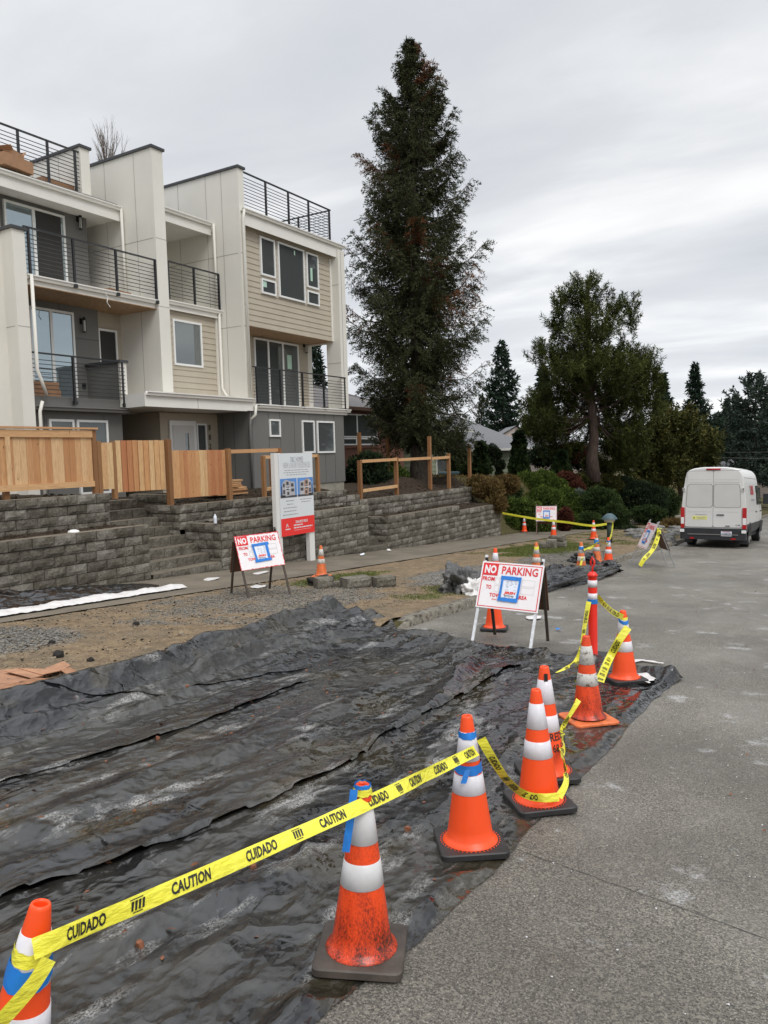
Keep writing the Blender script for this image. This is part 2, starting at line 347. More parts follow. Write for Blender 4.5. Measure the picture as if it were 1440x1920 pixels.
# ------------------------------------------------------------------ mesh building
def tag(o, label=None, cat=None, group=None, kind=None):
    if label: o['label'] = label
    if cat: o['category'] = cat
    if group: o['group'] = group
    if kind: o['kind'] = kind
    return o
def empty(name, loc, label, cat, group=None, rz=0):
    o = D.objects.new(name, None); C.objects.link(o); o.location = loc; o.rotation_euler = (0, 0, rz); o.empty_display_size = .2
    return tag(o, label, cat, group)
class MB:
    def __init__(s): s.v = []; s.f = []; s.m = []; s.t = []; s.mats = []
    def mi(s, mat):
        if mat not in s.mats: s.mats.append(mat)
        return s.mats.index(mat)
    def add(s, vs, fs, mat, tone=.5):
        o = len(s.v); s.v += [tuple(float(c) for c in p) for p in vs]; k = s.mi(mat)
        for f in fs: s.f.append(tuple(o+i for i in f)); s.m.append(k); s.t.append(tone)
    def box(s, x0, x1, y0, y1, z0, z1, mat, tone=.5, M=None, ch=0):
        vs = [(x, y, z) for x in (x0, x1) for y in (y0, y1) for z in (z0, z1)]
        if M is not None: vs = [M @ Vector(p) for p in vs]
        s.add(vs, [(0, 1, 3, 2), (4, 6, 7, 5), (0, 4, 5, 1), (2, 3, 7, 6), (0, 2, 6, 4), (1, 5, 7, 3)], mat, tone)
    def bar(s, a, b, w, h, mat, tone=.5, up=(0, 0, 1)):
        a, b = Vector(a), Vector(b); d = (b-a).normalized(); u = Vector(up)
        sx = d.cross(u)
        if sx.length < 1e-3: sx = d.cross(Vector((0, 1, 0)))
        sx.normalize(); u = sx.cross(d)
        vs = []
        for p in (a, b):
            for i, j in ((-1, -1), (1, -1), (1, 1), (-1, 1)): vs.append(p+sx*(i*w/2)+u*(j*h/2))
        s.add(vs, [(3, 2, 1, 0), (4, 5, 6, 7), (0, 1, 5, 4), (1, 2, 6, 5), (2, 3, 7, 6), (3, 0, 4, 7)], mat, tone)
    def tube(s, pts, rad, mat, n=8, tone=.5, cap=True):
        pts = [Vector(p) for p in pts]; rad = rad if hasattr(rad, '__len__') else [rad]*len(pts); vs = []; u = None
        for i, p in enumerate(pts):
            d = (pts[min(i+1, len(pts)-1)]-pts[max(i-1, 0)]).normalized()
            if u is None: u = d.orthogonal().normalized()
            u = (u-d*u.dot(d)).normalized(); w = d.cross(u)
            for k in range(n):
                a = 2*math.pi*k/n; vs.append(p+(u*math.cos(a)+w*math.sin(a))*rad[i])
        fs = [(i*n+k, i*n+(k+1) % n, (i+1)*n+(k+1) % n, (i+1)*n+k) for i in range(len(pts)-1) for k in range(n)]
        if cap: fs += [tuple(range(n-1, -1, -1)), tuple((len(pts)-1)*n+k for k in range(n))]
        s.add(vs, fs, mat, tone)
    def lathe(s, prof, mat, n=32, c=(0, 0, 0), cap0=False, cap1=False):
        vs = [(c[0]+r*math.cos(2*math.pi*k/n), c[1]+r*math.sin(2*math.pi*k/n), c[2]+z) for r, z in prof for k in range(n)]
        fs = [(i*n+k, i*n+(k+1) % n, (i+1)*n+(k+1) % n, (i+1)*n+k) for i in range(len(prof)-1) for k in range(n)]
        if cap0: fs.append(tuple(range(n-1, -1, -1)))
        if cap1: fs.append(tuple((len(prof)-1)*n+k for k in range(n)))
        s.add(vs, fs, mat)
    def prism(s, poly, z0, z1, mat, tone=.5):
        n = len(poly); vs = [(x, y, z0) for x, y in poly]+[(x, y, z1) for x, y in poly]
        s.add(vs, [tuple(range(n-1, -1, -1)), tuple(range(n, 2*n))]+[(k, (k+1) % n, n+(k+1) % n, n+k) for k in range(n)], mat, tone)
    def rbox(s, hx, hy, z0, z1, r, mat, n=5):
        poly = []
        for cx_, cy_, a0 in ((hx-r, hy-r, 0), (-hx+r, hy-r, 90), (-hx+r, -hy+r, 180), (hx-r, -hy+r, 270)):
            for k in range(n): a = R(a0+90*k/(n-1)); poly.append((cx_+r*math.cos(a), cy_+r*math.sin(a)))
        e_ = .006; k = len(poly); vs = []
        for z, sc in ((z0, 1), (z1-e_, 1), (z1, 1-e_/hx)): vs += [(x*sc, y*sc, z) for x, y in poly]
        fs = [tuple(range(k-1, -1, -1)), tuple(2*k+i for i in range(k))]+[(j*k+i, j*k+(i+1) % k, (j+1)*k+(i+1) % k, (j+1)*k+i) for j in range(2) for i in range(k)]
        s.add(vs, fs, mat)
    def build(s, name, parent=None, smooth=False, local=False):
        me = D.meshes.new(name); off = Vector((0, 0, 0))
        if parent is not None and not local:
            p = parent
            while p is not None: off = off+p.location; p = p.parent
        me.from_pydata([(x-off[0], y-off[1], z-off[2]) for x, y, z in s.v], [], s.f)
        for m_ in s.mats: me.materials.append(MATS[m_])
        me.polygons.foreach_set('material_index', s.m)
        a = me.attributes.new('tone', 'FLOAT', 'FACE'); a.data.foreach_set('value', s.t)
        if smooth: me.polygons.foreach_set('use_smooth', [True]*len(s.f))
        me.update(); o = D.objects.new(name, me); C.objects.link(o); o.parent = parent
        return o
def single(mb, name, label, cat, group=None, smooth=False, loc=None):
    o = mb.build(name, None, smooth)
    return tag(o, label, cat, group)
def struct(mb, name, smooth=False): return tag(mb.build(name, None, smooth), kind='structure')
_tx = {}
def text2d(s_, sx=1.0, shear=0.0, bold=0.0):
    key = (s_, bold)
    if key not in _tx:
        cu = D.curves.new('t', 'FONT'); cu.body = s_; cu.size = 1; cu.offset = bold; cu.resolution_u = 2; cu.align_x = 'CENTER'; cu.align_y = 'CENTER'
        o = D.objects.new('t', cu); C.objects.link(o); me = D.meshes.new_from_object(o)
        vs = np.array([v.co[:2] for v in me.vertices]); fs = [tuple(p.vertices) for p in me.polygons]
        D.objects.remove(o); D.curves.remove(cu); D.meshes.remove(me)
        c = (vs.max(0)+vs.min(0))/2; h = vs[:, 1].max()-vs[:, 1].min()
        _tx[key] = ((vs-c)/h, fs)
    vs, fs = _tx[key]; vs = vs.copy(); vs[:, 0] = vs[:, 0]*sx+vs[:, 1]*shear
    return vs, fs
def put_text(mb, s_, mat, fn, u, v, h, width=None, sx=1.0, shear=0.0, bold=0.0):
    vs, fs = text2d(s_, 1.0, 0, bold); vs = vs*h
    w = vs[:, 0].max()-vs[:, 0].min(); k = (width/w) if width else sx
    mb.add([fn(u+x*k+y*shear, v+y) for x, y in vs], fs, mat)
def np_mesh(name, verts, faces4, mat, tones, parent, smooth=False):
    """many quads (or triangles) as one mesh; verts world coordinates"""
    me = D.meshes.new(name); nv, nf, k = len(verts), len(faces4), faces4.shape[1]; off = Vector((0, 0, 0)); p = parent
    while p is not None: off = off+p.location; p = p.parent
    verts = verts-np.array(off)
    me.vertices.add(nv); me.vertices.foreach_set('co', verts.astype(np.float32).ravel())
    me.loops.add(nf*k); me.loops.foreach_set('vertex_index', faces4.astype(np.int32).ravel())
    me.polygons.add(nf); me.polygons.foreach_set('loop_start', np.arange(0, nf*k, k, dtype=np.int32))
    if smooth: me.polygons.foreach_set('use_smooth', np.ones(nf, dtype=bool))
    me.materials.append(MATS[mat]); me.update(calc_edges=True)
    if tones is not None:
        a = me.attributes.new('tone', 'FLOAT', 'FACE'); a.data.foreach_set('value', tones.astype(np.float32))
    o = D.objects.new(name, me); C.objects.link(o); o.parent = parent; return o
def norm(a): return a/np.maximum(1e-9, np.linalg.norm(a, axis=-1, keepdims=True))
def leaf_quads(cen, dr, ln, wd):
    """diamond shaped leaves or needle sprays: base, side, tip, side"""
    n = len(cen); dr = norm(dr); rnd = norm(RNG.normal(size=(n, 3))); sd_ = norm(np.cross(dr, rnd))
    ln = np.broadcast_to(ln, (n,))[:, None]; wd = np.broadcast_to(wd, (n,))[:, None]
    v = np.stack([cen, cen+dr*ln*.45+sd_*wd/2, cen+dr*ln, cen+dr*ln*.45-sd_*wd/2], 1).reshape(-1, 3)
    return v, np.arange(4*n).reshape(-1, 4)

# ------------------------------------------------------------------ ground
def fbm(x, y, z=0, s=1.0, o=4): return noise.fractal(Vector((x*s, y*s, z)), 0.9, 2.0, o)
def grid_sheet(name, xs, ys, zf, matf, kind='structure', smooth=True):
    nx, ny = len(xs), len(ys); me = D.meshes.new(name)
    vs = [(x, y, zf(x, y)) for y in ys for x in xs]
    fs = [(j*nx+i, j*nx+i+1, (j+1)*nx+i+1, (j+1)*nx+i) for j in range(ny-1) for i in range(nx-1)]
    me.from_pydata(vs, [], fs); o = D.objects.new(name, me); C.objects.link(o)
    mats = []
    if isinstance(matf, str): me.materials.append(MATS[matf])
    else:
        idx = []
        for f in fs:
            x = sum(vs[i][0] for i in f)/4; y = sum(vs[i][1] for i in f)/4; k = matf(x, y)
            if k not in mats: mats.append(k); me.materials.append(MATS[k])
            idx.append(mats.index(k))
        me.polygons.foreach_set('material_index', idx)
    if smooth: me.polygons.foreach_set('use_smooth', [True]*len(fs))
    if kind: o['kind'] = kind
    return o
def dens(a, b, n): return list(np.linspace(a, b, n))
xs = sorted(set([-900, -400, -200, -120, -80, -60, -50, -40, -35, -30, -27, -24, -22]+[round(v, 3) for v in dens(-20, -12.8, 50)]
    + [-13.86, -13.85, -13.84, -12.76, -12.75, -12.74, -10, -5.41, -5.39, 8, 15, 30, 60, 120, 300, 900]))
ys = sorted(set([-300, -100, -40, -20, -5]+[round(v, 2) for v in dens(0, 60, 180)]+[11.2, 11.21, 13.22, 13.23, 13.42, 13.43, 19.6, 19.61, 20.95, 20.96, 30.0, 30.01]
    + [65, 70, 80, 90, 110, 130, 180, 300, 600, 1500]))
def terr(x, y):
    z = gz(x, y)
    if x < -13.8 and 3 < y < 60: z += .05*fbm(x, y, 3, .9)+(.02*fbm(x, y, 8, 5) if x > -22 else 0)
    if -5.4 < x: z -= .03
    elif x > -12.76 and y < 62: z -= .05
    if x < -12.76 and y > 30: z += .06*fbm(x, y, 1, 1.2)
    # the heap of soil at the foot of the spruce
    if y < 33: z += .45*math.exp(-((x+15.2)**2/1.1+(y-26.6)**2/2.2))
    return z
grid_sheet('ground', xs, ys, terr, lambda x, y: 'dark_soil' if (x < -12.6 and x > -27 and 0 < y < 30.5) else 'lawn_ground')
# road: one sheet with a slight unevenness, joints between the concrete panels
grid_sheet('road', sorted(set(dens(-5.4, 9, 60)+[14, 25])), dens(-6, 30, 160)+dens(30.5, 62, 50)+[75, 90, 130],
           lambda x, y: road(y)+.004*fbm(x, y, 0, .8), 'asphalt')
mb = MB()
def joint(p, q, w=.012):
    (x0, y0), (x1, y1) = p, q; d = Vector((x1-x0, y1-y0, 0)).normalized(); nn = Vector((-d.y, d.x, 0))*w/2; k = 14; vs = []
    for i in range(k+1):
        x = lerp(x0, x1, i/k)+.01*fbm(i*.7, x0, 5); y = lerp(y0, y1, i/k)+.01*fbm(i*.7, y0, 9)
        ww = .5+.9*random.random()
        for s_ in (-1, 1):
            px, py = x+nn.x*s_*ww, y+nn.y*s_*ww; vs.append((px, py, road(py)+.004*fbm(px, py, 0, .8)+.003))
    mb.add(vs, [(2*i, 2*i+1, 2*i+3, 2*i+2) for i in range(k)], 'grey_joint')
a = ground(960, 1590); b = ground(1440, 1762); joint(a[:2], b[:2], .005)
struct(mb, 'road_joint')
def pave(name, cells, mat, th=.004):
    """a thin irregular patch lying on the road"""
    pass
# kerb
mb = MB(); pts = [9.05+i*.25 for i in range(0, 240)]
def kx(y): return -5.4+.012*fbm(y, 0, 0, 1.5)+(-.0 if y > 9.5 else 0)
prof = [(.06, -.10), (.045, .115), (.015, .135), (-.13, .135), (-.15, -.05)]
vs = []
for y in pts:
    e_ = sm(9.0, 9.6, y)
    for dx, dz in prof: vs.append((kx(y)+dx+.006*fbm(y*3, dz*9, 2), y, road(y)+(dz if dz < 0 else dz*e_+.004*fbm(y*4, dx*20, 7))))
k = len(prof)
mb.add(vs, [(i*k+j, (i+1)*k+j, (i+1)*k+j+1, i*k+j+1) for i in range(len(pts)-1) for j in range(k-1)]+[(0, 1, 2, 3, 4)], 'kerb_concrete')
struct(mb, 'kerb', True)
# far kerb returns where the van stands are the same kerb; planting strip between kerb and pavement
def gravel_w(x, y):
    g = 0
    n_ = fbm(x, y, 4, 1.6)
    g = max(g, sm(.1, .5, 1-((x+6.9)**2/1.9+(y-15.2)**2/7)+.35*n_))           # grey heap behind the blocks
    g = max(g, sm(.0, .6, 1-((x+9.0)**2/1.3+(y-5.2)**2/2.0)+.4*n_))
    g = max(g, sm(.0, .8, 1-((x+8.3)**2/3.4+(y-10.0)**2/8)+.9*n_)*.75)
    g = max(g, sm(.1, .5, 1-((x+6.6)**2/1.5+(y-20.3)**2/9)+.35*n_)*.85)
    return g
def moss_w(x, y):
    n_ = fbm(x, y, 11, 1.3)
    w_ = sm(.1, .6, 1-((x+9.2)**2/.35+(y-13.2)**2/3.2)+.5*n_)
    w_ = max(w_, sm(.2, .6, 1-((x+8.3)**2/2.6+(y-23)**2/16)+.7*n_))
    w_ = max(w_, sm(.2, .8, 1-((x+6.2)**2/.5+(y-12.2)**2/2.2)+.7*n_)*.7)
    w_ = max(w_, (sm(-.1, .5, n_))*(.75 if y > 26 else 0))
    return w_
def strip_sheet():
    X_ = dens(-10.15, -5.54, 70); Y_ = dens(1, 34, 300)+dens(34.5, 62, 40); nx = len(X_)
    # west of the pavement edge near the camera the same soil runs up to the wall
    vs, gw, mw = [], [], []
    for y in Y_:
        for i, x in enumerate(X_):
            z = gz(x, y)+.012*fbm(x, y, 0, 1.7)+.006*fbm(x, y, 0, 9)
            g = gravel_w(x, y)
            z += .05*sm(.2, .8, math.exp(-((x+6.9)**2/1.2+(y-15.2)**2/4)))
            if i in (0, nx-1): z = gz(x, y)-.03 if i == 0 else z-.01
            vs.append((x, y, z)); gw.append(g); mw.append(moss_w(x, y))
    fs = [(j*nx+i, j*nx+i+1, (j+1)*nx+i+1, (j+1)*nx+i) for j in range(len(Y_)-1) for i in range(nx-1)]
    me = D.meshes.new('planting_strip'); me.from_pydata(vs, [], fs); me.materials.append(MATS['strip_soil'])
    for nme, w_ in (('gravel', gw), ('moss', mw)):
        at = me.attributes.new(nme, 'FLOAT', 'POINT'); at.data.foreach_set('value', w_)
    me.polygons.foreach_set('use_smooth', [True]*len(fs)); o = D.objects.new('planting_strip', me); C.objects.link(o); o['kind'] = 'structure'
strip_sheet()
grid_sheet('pavement', dens(-12.55, -10.12, 14), dens(-2, 62, 200), lambda x, y: gz(x, y)+.012+.004*fbm(x, y, 0, 1), 'pavement_concrete')
mb = MB()
for y in [2.0+1.55*i for i in range(30)]: mb.box(-12.5, -10.15, y, y+.014, road(y)-.1, road(y)+.0, 'grey_joint') if False else None
# loose stones of the strip
def stones(name, n, fn, mat, smin, smax, kind='stuff'):
    ico = np.array([(0, 0, 1), (.89, 0, .45), (.28, .85, .45), (-.72, .53, .45), (-.72, -.53, .45), (.28, -.85, .45), (.72, .53, -.45), (-.28, .85, -.45), (-.89, 0, -.45), (-.28, -.85, -.45), (.72, -.53, -.45), (0, 0, -1)])
    ft = np.array([(0, 1, 2), (0, 2, 3), (0, 3, 4), (0, 4, 5), (0, 5, 1), (1, 6, 2), (2, 7, 3), (3, 8, 4), (4, 9, 5), (5, 10, 1), (6, 7, 2), (7, 8, 3), (8, 9, 4), (9, 10, 5), (10, 6, 1), (6, 11, 7), (7, 11, 8), (8, 11, 9), (9, 11, 10), (10, 11, 6)])
    P = []
    while len(P) < n:
        p = fn()
        if p is not None: P.append(p)
    P = np.array(P); sc = smin+(smax-smin)*RNG.random(n)**3
    v = ico[None]*(sc[:, None, None]*(0.6+.7*RNG.random((n, 12, 1))))*np.array([1, 1, .6])+P[:, None, :]
    f = (ft[None]+12*np.arange(n)[:, None, None]).reshape(-1, 3)
    o = np_mesh(name, v.reshape(-1, 3), f, mat, np.repeat(RNG.random(n), 20), None)
    if kind: o['kind'] = kind
    return o
def pick_gravel():
    x, y = random.uniform(-10.1, -5.6), random.uniform(2.5, 24)
    return (x, y, gz(x, y)+.008) if random.random() < gravel_w(x, y) else None
stones('gravel', 9000, pick_gravel, 'gravel_stone', .008, .03)
def pick_dirt():
    x, y = random.uniform(-10.1, -6.0), random.uniform(3, 14); return (x, y, gz(x, y)+.006)
stones('soil_crumbs', 7000, pick_dirt, 'cobble', .004, .022)
def pick_road():
    x, y = random.uniform(-1.3, 3.2), random.uniform(1.2, 9); return (x, y, road(y)+.004)
stones('road_grit', 1400, pick_road, 'collar_worn', .0015, .006)
stones('dark_crumbs', 1500, pick_dirt, 'dark_soil', .004, .02)
def pick_lumps():
    x, y = random.uniform(-16, -12.8), random.uniform(4, 30); return (x, y, terr(x, y)+.01)
stones('soil_lumps', 2500, pick_lumps, 'dark_soil', .01, .07)
# grass and moss tufts
def grass(name, n, fn, h0, h1, mat='grass_blades'):
    P = []
    while len(P) < n:
        p = fn()
        if p is not None: P.append(p)
    P = np.array(P); d = RNG.normal(size=(n, 3))*np.array([.6, .6, 0])+np.array([0, 0, 1]); ln = h0+(h1-h0)*RNG.random(n)
    v, f = leaf_quads(P, d, ln, ln*.16+.004); o = np_mesh(name, v, f, mat, RNG.random(n), None); o['kind'] = 'stuff'; return o
def pick_moss():
    x, y = random.uniform(-10.1, -5.6), random.uniform(8, 34)
    return (x, y, gz(x, y)) if random.random() < moss_w(x, y)*.9 else None
grass('grass', 30000, pick_moss, .015, .05)
def pick_bank():
    x, y = random.uniform(-19, -13.4), random.uniform(30.1, 60); return (x, y, terr(x, y))
grass('dry_grass', 24000, pick_bank, .05, .20, 'brown_leaves')

# ------------------------------------------------------------------ retaining walls of split-face blocks
BH = .2
def block_wall(name, segs, label, ztops=None, parent=None):
    """segs: list of (start xy, end xy, ztop, zbot function); each block a rough-faced box"""
    mb = MB(); MI = mb
    for (x0, y0), (x1, y1), zt, zb in segs:
        Lg = math.hypot(x1-x0, y1-y0); dx, dy = (x1-x0)/Lg, (y1-y0)/Lg; nx_, ny_ = dy, -dx      # outward normal to the right of travel
        z = zt; row = 0
        while True:
            zl = z-BH; cut = min(zb(x0, y0), zb(x1, y1))
            if z < cut-.02 or row > 12: break
            bl = .46; s0 = -bl*(.5 if row % 2 else 0); cap = row == 0
            while s0 < Lg-.01:
                a, b = max(0, s0), min(Lg, s0+bl*(1 if not cap else 1)); s0 += bl
                if b-a < .05: continue
                mx_, my_ = x0+dx*(a+b)/2, y0+dy*(a+b)/2
                if z < zb(mx_, my_)-.02: continue
                tone = random.random(); g = .006; out = random.uniform(-.008, .012)+(.03 if cap else 0); nu, nv = 6, 3; vs = []
                for j in range(nv+1):
                    for i in range(nu+1):
                        u = a+g+(b-a-2*g)*i/nu; w_ = zl+g+(BH-2*g)*j/nv
                        ed = (i in (0, nu)) or (j in (0, nv))
                        bu = out+(0 if ed else .022+.03*noise.noise(Vector((u*7+x0*3, w_*9, row*1.3+y0))))
                        if cap and j == nv: bu = out+.002
                        vs.append((x0+dx*u+nx_*bu, y0+dy*u+ny_*bu, w_))
                fs = [(j*(nu+1)+i, j*(nu+1)+i+1, (j+1)*(nu+1)+i+1, (j+1)*(nu+1)+i) for j in range(nv) for i in range(nu)]
                mb.add(vs, fs, 'split_block', tone)
                A = lambda u, o, w_: (x0+dx*u+nx_*o, y0+dy*u+ny_*o, w_)
                u0, u1, w0, w1 = a+g, b-g, zl+g, zl+BH-g; bk = -.24
                mb.add([A(u0, out, w0), A(u1, out, w0), A(u1, out, w1), A(u0, out, w1), A(u0, bk, w0), A(u1, bk, w0), A(u1, bk, w1), A(u0, bk, w1)],
                       [(0, 3, 7, 4), (2, 1, 5, 6), (1, 0, 4, 5), (5, 4, 7, 6)], 'split_block', tone); mb.add([A(u0, out, w1), A(u1, out, w1), A(u1, bk, w1), A(u0, bk, w1)], [(0, 1, 2, 3)], 'pavement_concrete')
            z -= BH; row += 1
    # dark core just behind the faces so the joints read as gaps
    for (x0, y0), (x1, y1), zt, zb in segs:
        Lg = math.hypot(x1-x0, y1-y0); dx, dy = (x1-x0)/Lg, (y1-y0)/Lg; nx_, ny_ = dy, -dx
        a = (x0-nx_*.03+dx*.03, y0-ny_*.03+dy*.03); b = (x1-nx_*.03-dx*.03, y1-ny_*.03-dy*.03); c_ = (b[0]-nx_*.15, b[1]-ny_*.15); d_ = (a[0]-nx_*.15, a[1]-ny_*.15)
        mb.prism([a, b, c_, d_], min(zb(x0, y0), zb(x1, y1))-.3, zt-.03, 'dark_soil')
    if parent is not None: return mb.build('block_course', parent)
    return single(mb, name, label, 'retaining wall')
gb = lambda x, y: road(y)-.05
cf = lambda v: (lambda x, y: v)
# travel along +Y puts the outward normal (dy,-dx) = (+1,0): the street side
block_wall('retaining_wall', [((-12.6, 2.0), (-12.6, 11.15), .61, gb)], 'lower grey block retaining wall at the left edge, before the stairs')
block_wall('retaining_wall', [((-13.72, 2.0), (-13.72, 11.1), 1.27, cf(.55))], 'upper grey block retaining wall under the tall cedar fence at left')
block_wall('retaining_wall', [((-14.0, 13.3), (-12.6, 13.3), .42, gb), ((-12.6, 13.3), (-12.6, 19.7), .42, gb)], 'lower grey block retaining wall behind the real estate sign')
block_wall('retaining_wall', [((-14.9, 13.1), (-13.72, 13.1), .86, cf(-.1)), ((-13.72, 13.1), (-13.72, 20.2), .86, cf(.38)), ((-13.70, 20.2), (-13.70, 20.9), .66, cf(.2)), ((-16.0, 13.6), (-14.2, 13.2), 1.1, cf(.86))],
           'upper grey block retaining wall under the half-height cedar fence')
block_wall('retaining_wall', [((-13.75, 20.8), (-12.6, 20.8), -.05, gb), ((-12.6, 20.8), (-12.6, 26.0), -.05, gb), ((-12.6, 26.0), (-12.6, 30.0), -.24, gb)],
           'lower grey block retaining wall that ends at the green hedges')
block_wall('retaining_wall', [((-13.72, 20.95), (-13.72, 29.6), .47, cf(-.15)), ((-13.72, 29.6), (-15.2, 30.6), .47, cf(.0))], 'upper grey block retaining wall below the open cedar fence frame')
# stairs
st = empty('block_stairs', (-13.5, 12.2, road(12)), 'flight of grey block steps between the two left retaining walls', 'stairs')
sx = [(-12.6, -.47), (-12.97, -.27), (-13.34, -.06), (-13.70, .15), (-14.06, .36), (-14.42, .57), (-14.78, .78), (-15.15, 1.0)]
for i, (x, z) in enumerate(sx):
    mb = MB(); y0 = 11.2; y1 = 13.28 if i < 4 else 13.08
    n_ = 4; wv = (y1-y0)/n_
    for j in range(n_):
        a, b = y0+j*wv+.004, y0+(j+1)*wv-.004; nu, nv = 5, 3; vs = []
        for jj in range(nv+1):
            for ii in range(nu+1):
                u = lerp(a, b, ii/nu); w_ = lerp(z-.205, z-.02 if jj == nv else z, jj/nv) if jj < nv else z
                ed = ii in (0, nu) or jj == nv
                vs.append((x+(0 if ed else .012+.022*noise.noise(Vector((u*8, w_*9, i)))), u, w_))
        mb.add(vs, [(q*(nu+1)+p_, q*(nu+1)+p_+1, (q+1)*(nu+1)+p_+1, (q+1)*(nu+1)+p_) for q in range(nv) for p_ in range(nu)], 'split_block', random.random()*.7)
        mb.add([(x, a, z), (x, b, z), (x-.40, b, z), (x-.40, a, z)], [(0, 1, 2, 3)], 'pavement_concrete', .7)
    mb.box(x-.40, x-.04, y0, y1, z-.6, z-.02, 'dark_soil')
    mb.build('step', st)
st2 = empty('block_stairs', (-12.8, 20.2, road(20)), 'small dark recess of block steps between the two long retaining walls', 'stairs')
for i in range(4):
    mb = MB(); x = -12.62-.3*i; z = road(20)+.18+.2*i
    for y0 in (19.72, 20.26): mb.box(x-.32, x, y0, y0+.52, z-.6, z, 'split_block', random.random()*.5)
    mb.build('step', st2)

# ------------------------------------------------------------------ the townhouse building
TH = empty('townhouse_building', (-16, 14, .8), 'new three-storey beige and grey townhouse building with black balcony railings', 'building')
def part(mb, name, parent=TH, smooth=False, label=None):
    o = mb.build(name, parent, smooth)
    if label: o['label'] = label
    return o
XB = -27
def joints_y(mb, X, ys_, z0, z1, mat='joint'):      # vertical panel joints on a street-facing wall
    for y in ys_: mb.box(X, X+.003, y-.008, y+.008, z0, z1, mat)
def joints_x(mb, Y, xs_, z0, z1, mat='joint'):      # ... on a side-facing wall
    for x in xs_: mb.box(x-.008, x+.008, Y-.003, Y, z0, z1, mat)
# party walls (fins)
def fin(y0, y1, xf, z0, z1, hz, vx, back=XB):
    mb = MB(); mb.box(back, xf, y0, y1, z0, z1, 'beige_panel')
    for z in hz:
        if z0 < z < z1: mb.box(back, xf+.003, y0-.003, y0, z-.008, z+.008, 'joint'); mb.box(xf, xf+.003, y0, y1, z-.008, z+.008, 'joint')
    joints_x(mb, y0, [v for v in vx if v < xf], z0, z1)
    # corner trim board, 3 mm proud
    mb.box(xf-.09, xf+.004, y0-.005, y0+.003, z0, z1, 'beige_panel')
    part(mb, 'wall')
    mb = MB(); mb.box(back-.05, xf+.05, y0-.05, y1+.05, z1, z1+.07, 'dark_cap'); part(mb, 'wall_cap')
VX = [-17.6, -18.85, -20.1, -21.35, -22.6]
fin(15.7, 16.1, -16.86, 3.85, 10.66, (6.3, 8.2), VX)
fin(18.35, 18.6, -16.06, 3.75, 10.72, (6.0, 8.2), [-16.75, -17.4, -18.6, -19.8, -21])
fin(11.3, 11.62, -16.86, -.2, 7.45, (2.6, 5.2), [-17.6, -18.8])
fin(14.5, 14.8, -18.35, 9.3, 10.62, (), [-19.3, -20.5])
# right unit: end wall and post
mb = MB(); mb.box(XB, -17.45, 23.45, 23.7, .8, 9.3, 'beige_panel'); mb.box(-17.45, -16.03, 23.51, 23.72, 6.05, 9.33, 'beige_panel')
part(mb, 'wall')
mb = MB(); mb.box(-16.62, -16.0, 23.5, 23.92, 3.66, 9.35, 'beige_panel'); mb.box(-16.0, -15.995, 23.66, 23.68, 3.7, 9.3, 'joint')
mb.box(-16.61, -15.997, 23.495, 23.5, 8.1, 8.115, 'joint'); mb.box(-16.61, -15.997, 23.495, 23.5, 5.3, 5.315, 'joint'); part(mb, 'post')
# grey ground floor, right unit
mb = MB(); mb.box(XB, -16.12, 18.52, 23.72, .98, 3.42, 'grey_panel'); joints_y(mb, -16.12, [18.62, 19.42, 20.0, 20.75, 21.6, 22.5, 23.1], 1.0, 3.4, 'grey_joint')
joints_x(mb, 18.52, [-16.8, -17.25], .8, 3.35, 'grey_joint'); mb.box(XB, -17.0, 18.515, 18.52, .8, .98, 'grey_panel')
part(mb, 'wall', label='grey panelled ground floor wall')
mb = MB(); mb.box(XB, -16.16, 18.55, 23.68, .3, .98, 'slab_concrete'); part(mb, 'foundation')
# lap siding
def siding(X, y0, y1, z0, z1, mat='taupe_siding', ex=.178, back=.3, holes=()):
    mb = MB(); z = z0
    while z < z1-.01:
        t = min(z+ex, z1)
        segs = [(y0, y1)]
        for a, b in segs:
            mb.add([(X+.022, a, z), (X+.022, b, z), (X+.004, b, t), (X+.004, a, t), (X-.01, a, z), (X-.01, b, z)], [(0, 1, 2, 3), (4, 5, 1, 0)], mat, random.random())
        z = t
    mb.box(X-back, X+.002, y0, y1, z0, z1, mat)
    return part(mb, 'siding')
def siding_side(Y, x0, x1, z0, z1, mat='taupe_siding', ex=.178):
    mb = MB(); z = z0
    while z < z1-.01:
        t = min(z+ex, z1); mb.add([(x0, Y-.022, z), (x1, Y-.022, z), (x1, Y-.004, t), (x0, Y-.004, t), (x0, Y, z), (x1, Y, z)], [(0, 1, 2, 3), (4, 5, 1, 0)], mat); z = t
    mb.box(x0, x1, Y, Y+.2, z0, z1, mat); return part(mb, 'siding')
siding(-16.34, 18.6, 23.5, 6.10, 9.3, back=1.1)
siding(-17.5, 18.6, 23.45, 3.7, 6.1)
siding(-17.12, 16.1, 18.35, 3.9, 6.4)
siding(-17.5, 16.1, 18.52, .7, 3.36)
siding(-18.5, 14.75, 15.72, 3.65, 6.3)
siding_side(16.1, -20.3, -17.5, .7, 3.36)
mb = MB(); mb.box(XB, -20.3, 14.4, 16.3, .7, 3.4, 'taupe_siding'); part(mb, 'wall')
# trims around the lap siding
mb = MB(); mb.box(-16.4, -16.28, 18.6, 23.5, 9.05, 9.3, 'taupe_siding'); mb.box(-17.1, -17.04, 18.18, 18.36, 3.9, 6.35, 'beige_panel'); mb.box(-16.36, -16.30, 18.58, 18.66, 6.1, 9.3, 'white_trim'); mb.box(-16.36, -16.30, 23.42, 23.5, 6.1, 9.3, 'white_trim'); part(mb, 'trim')
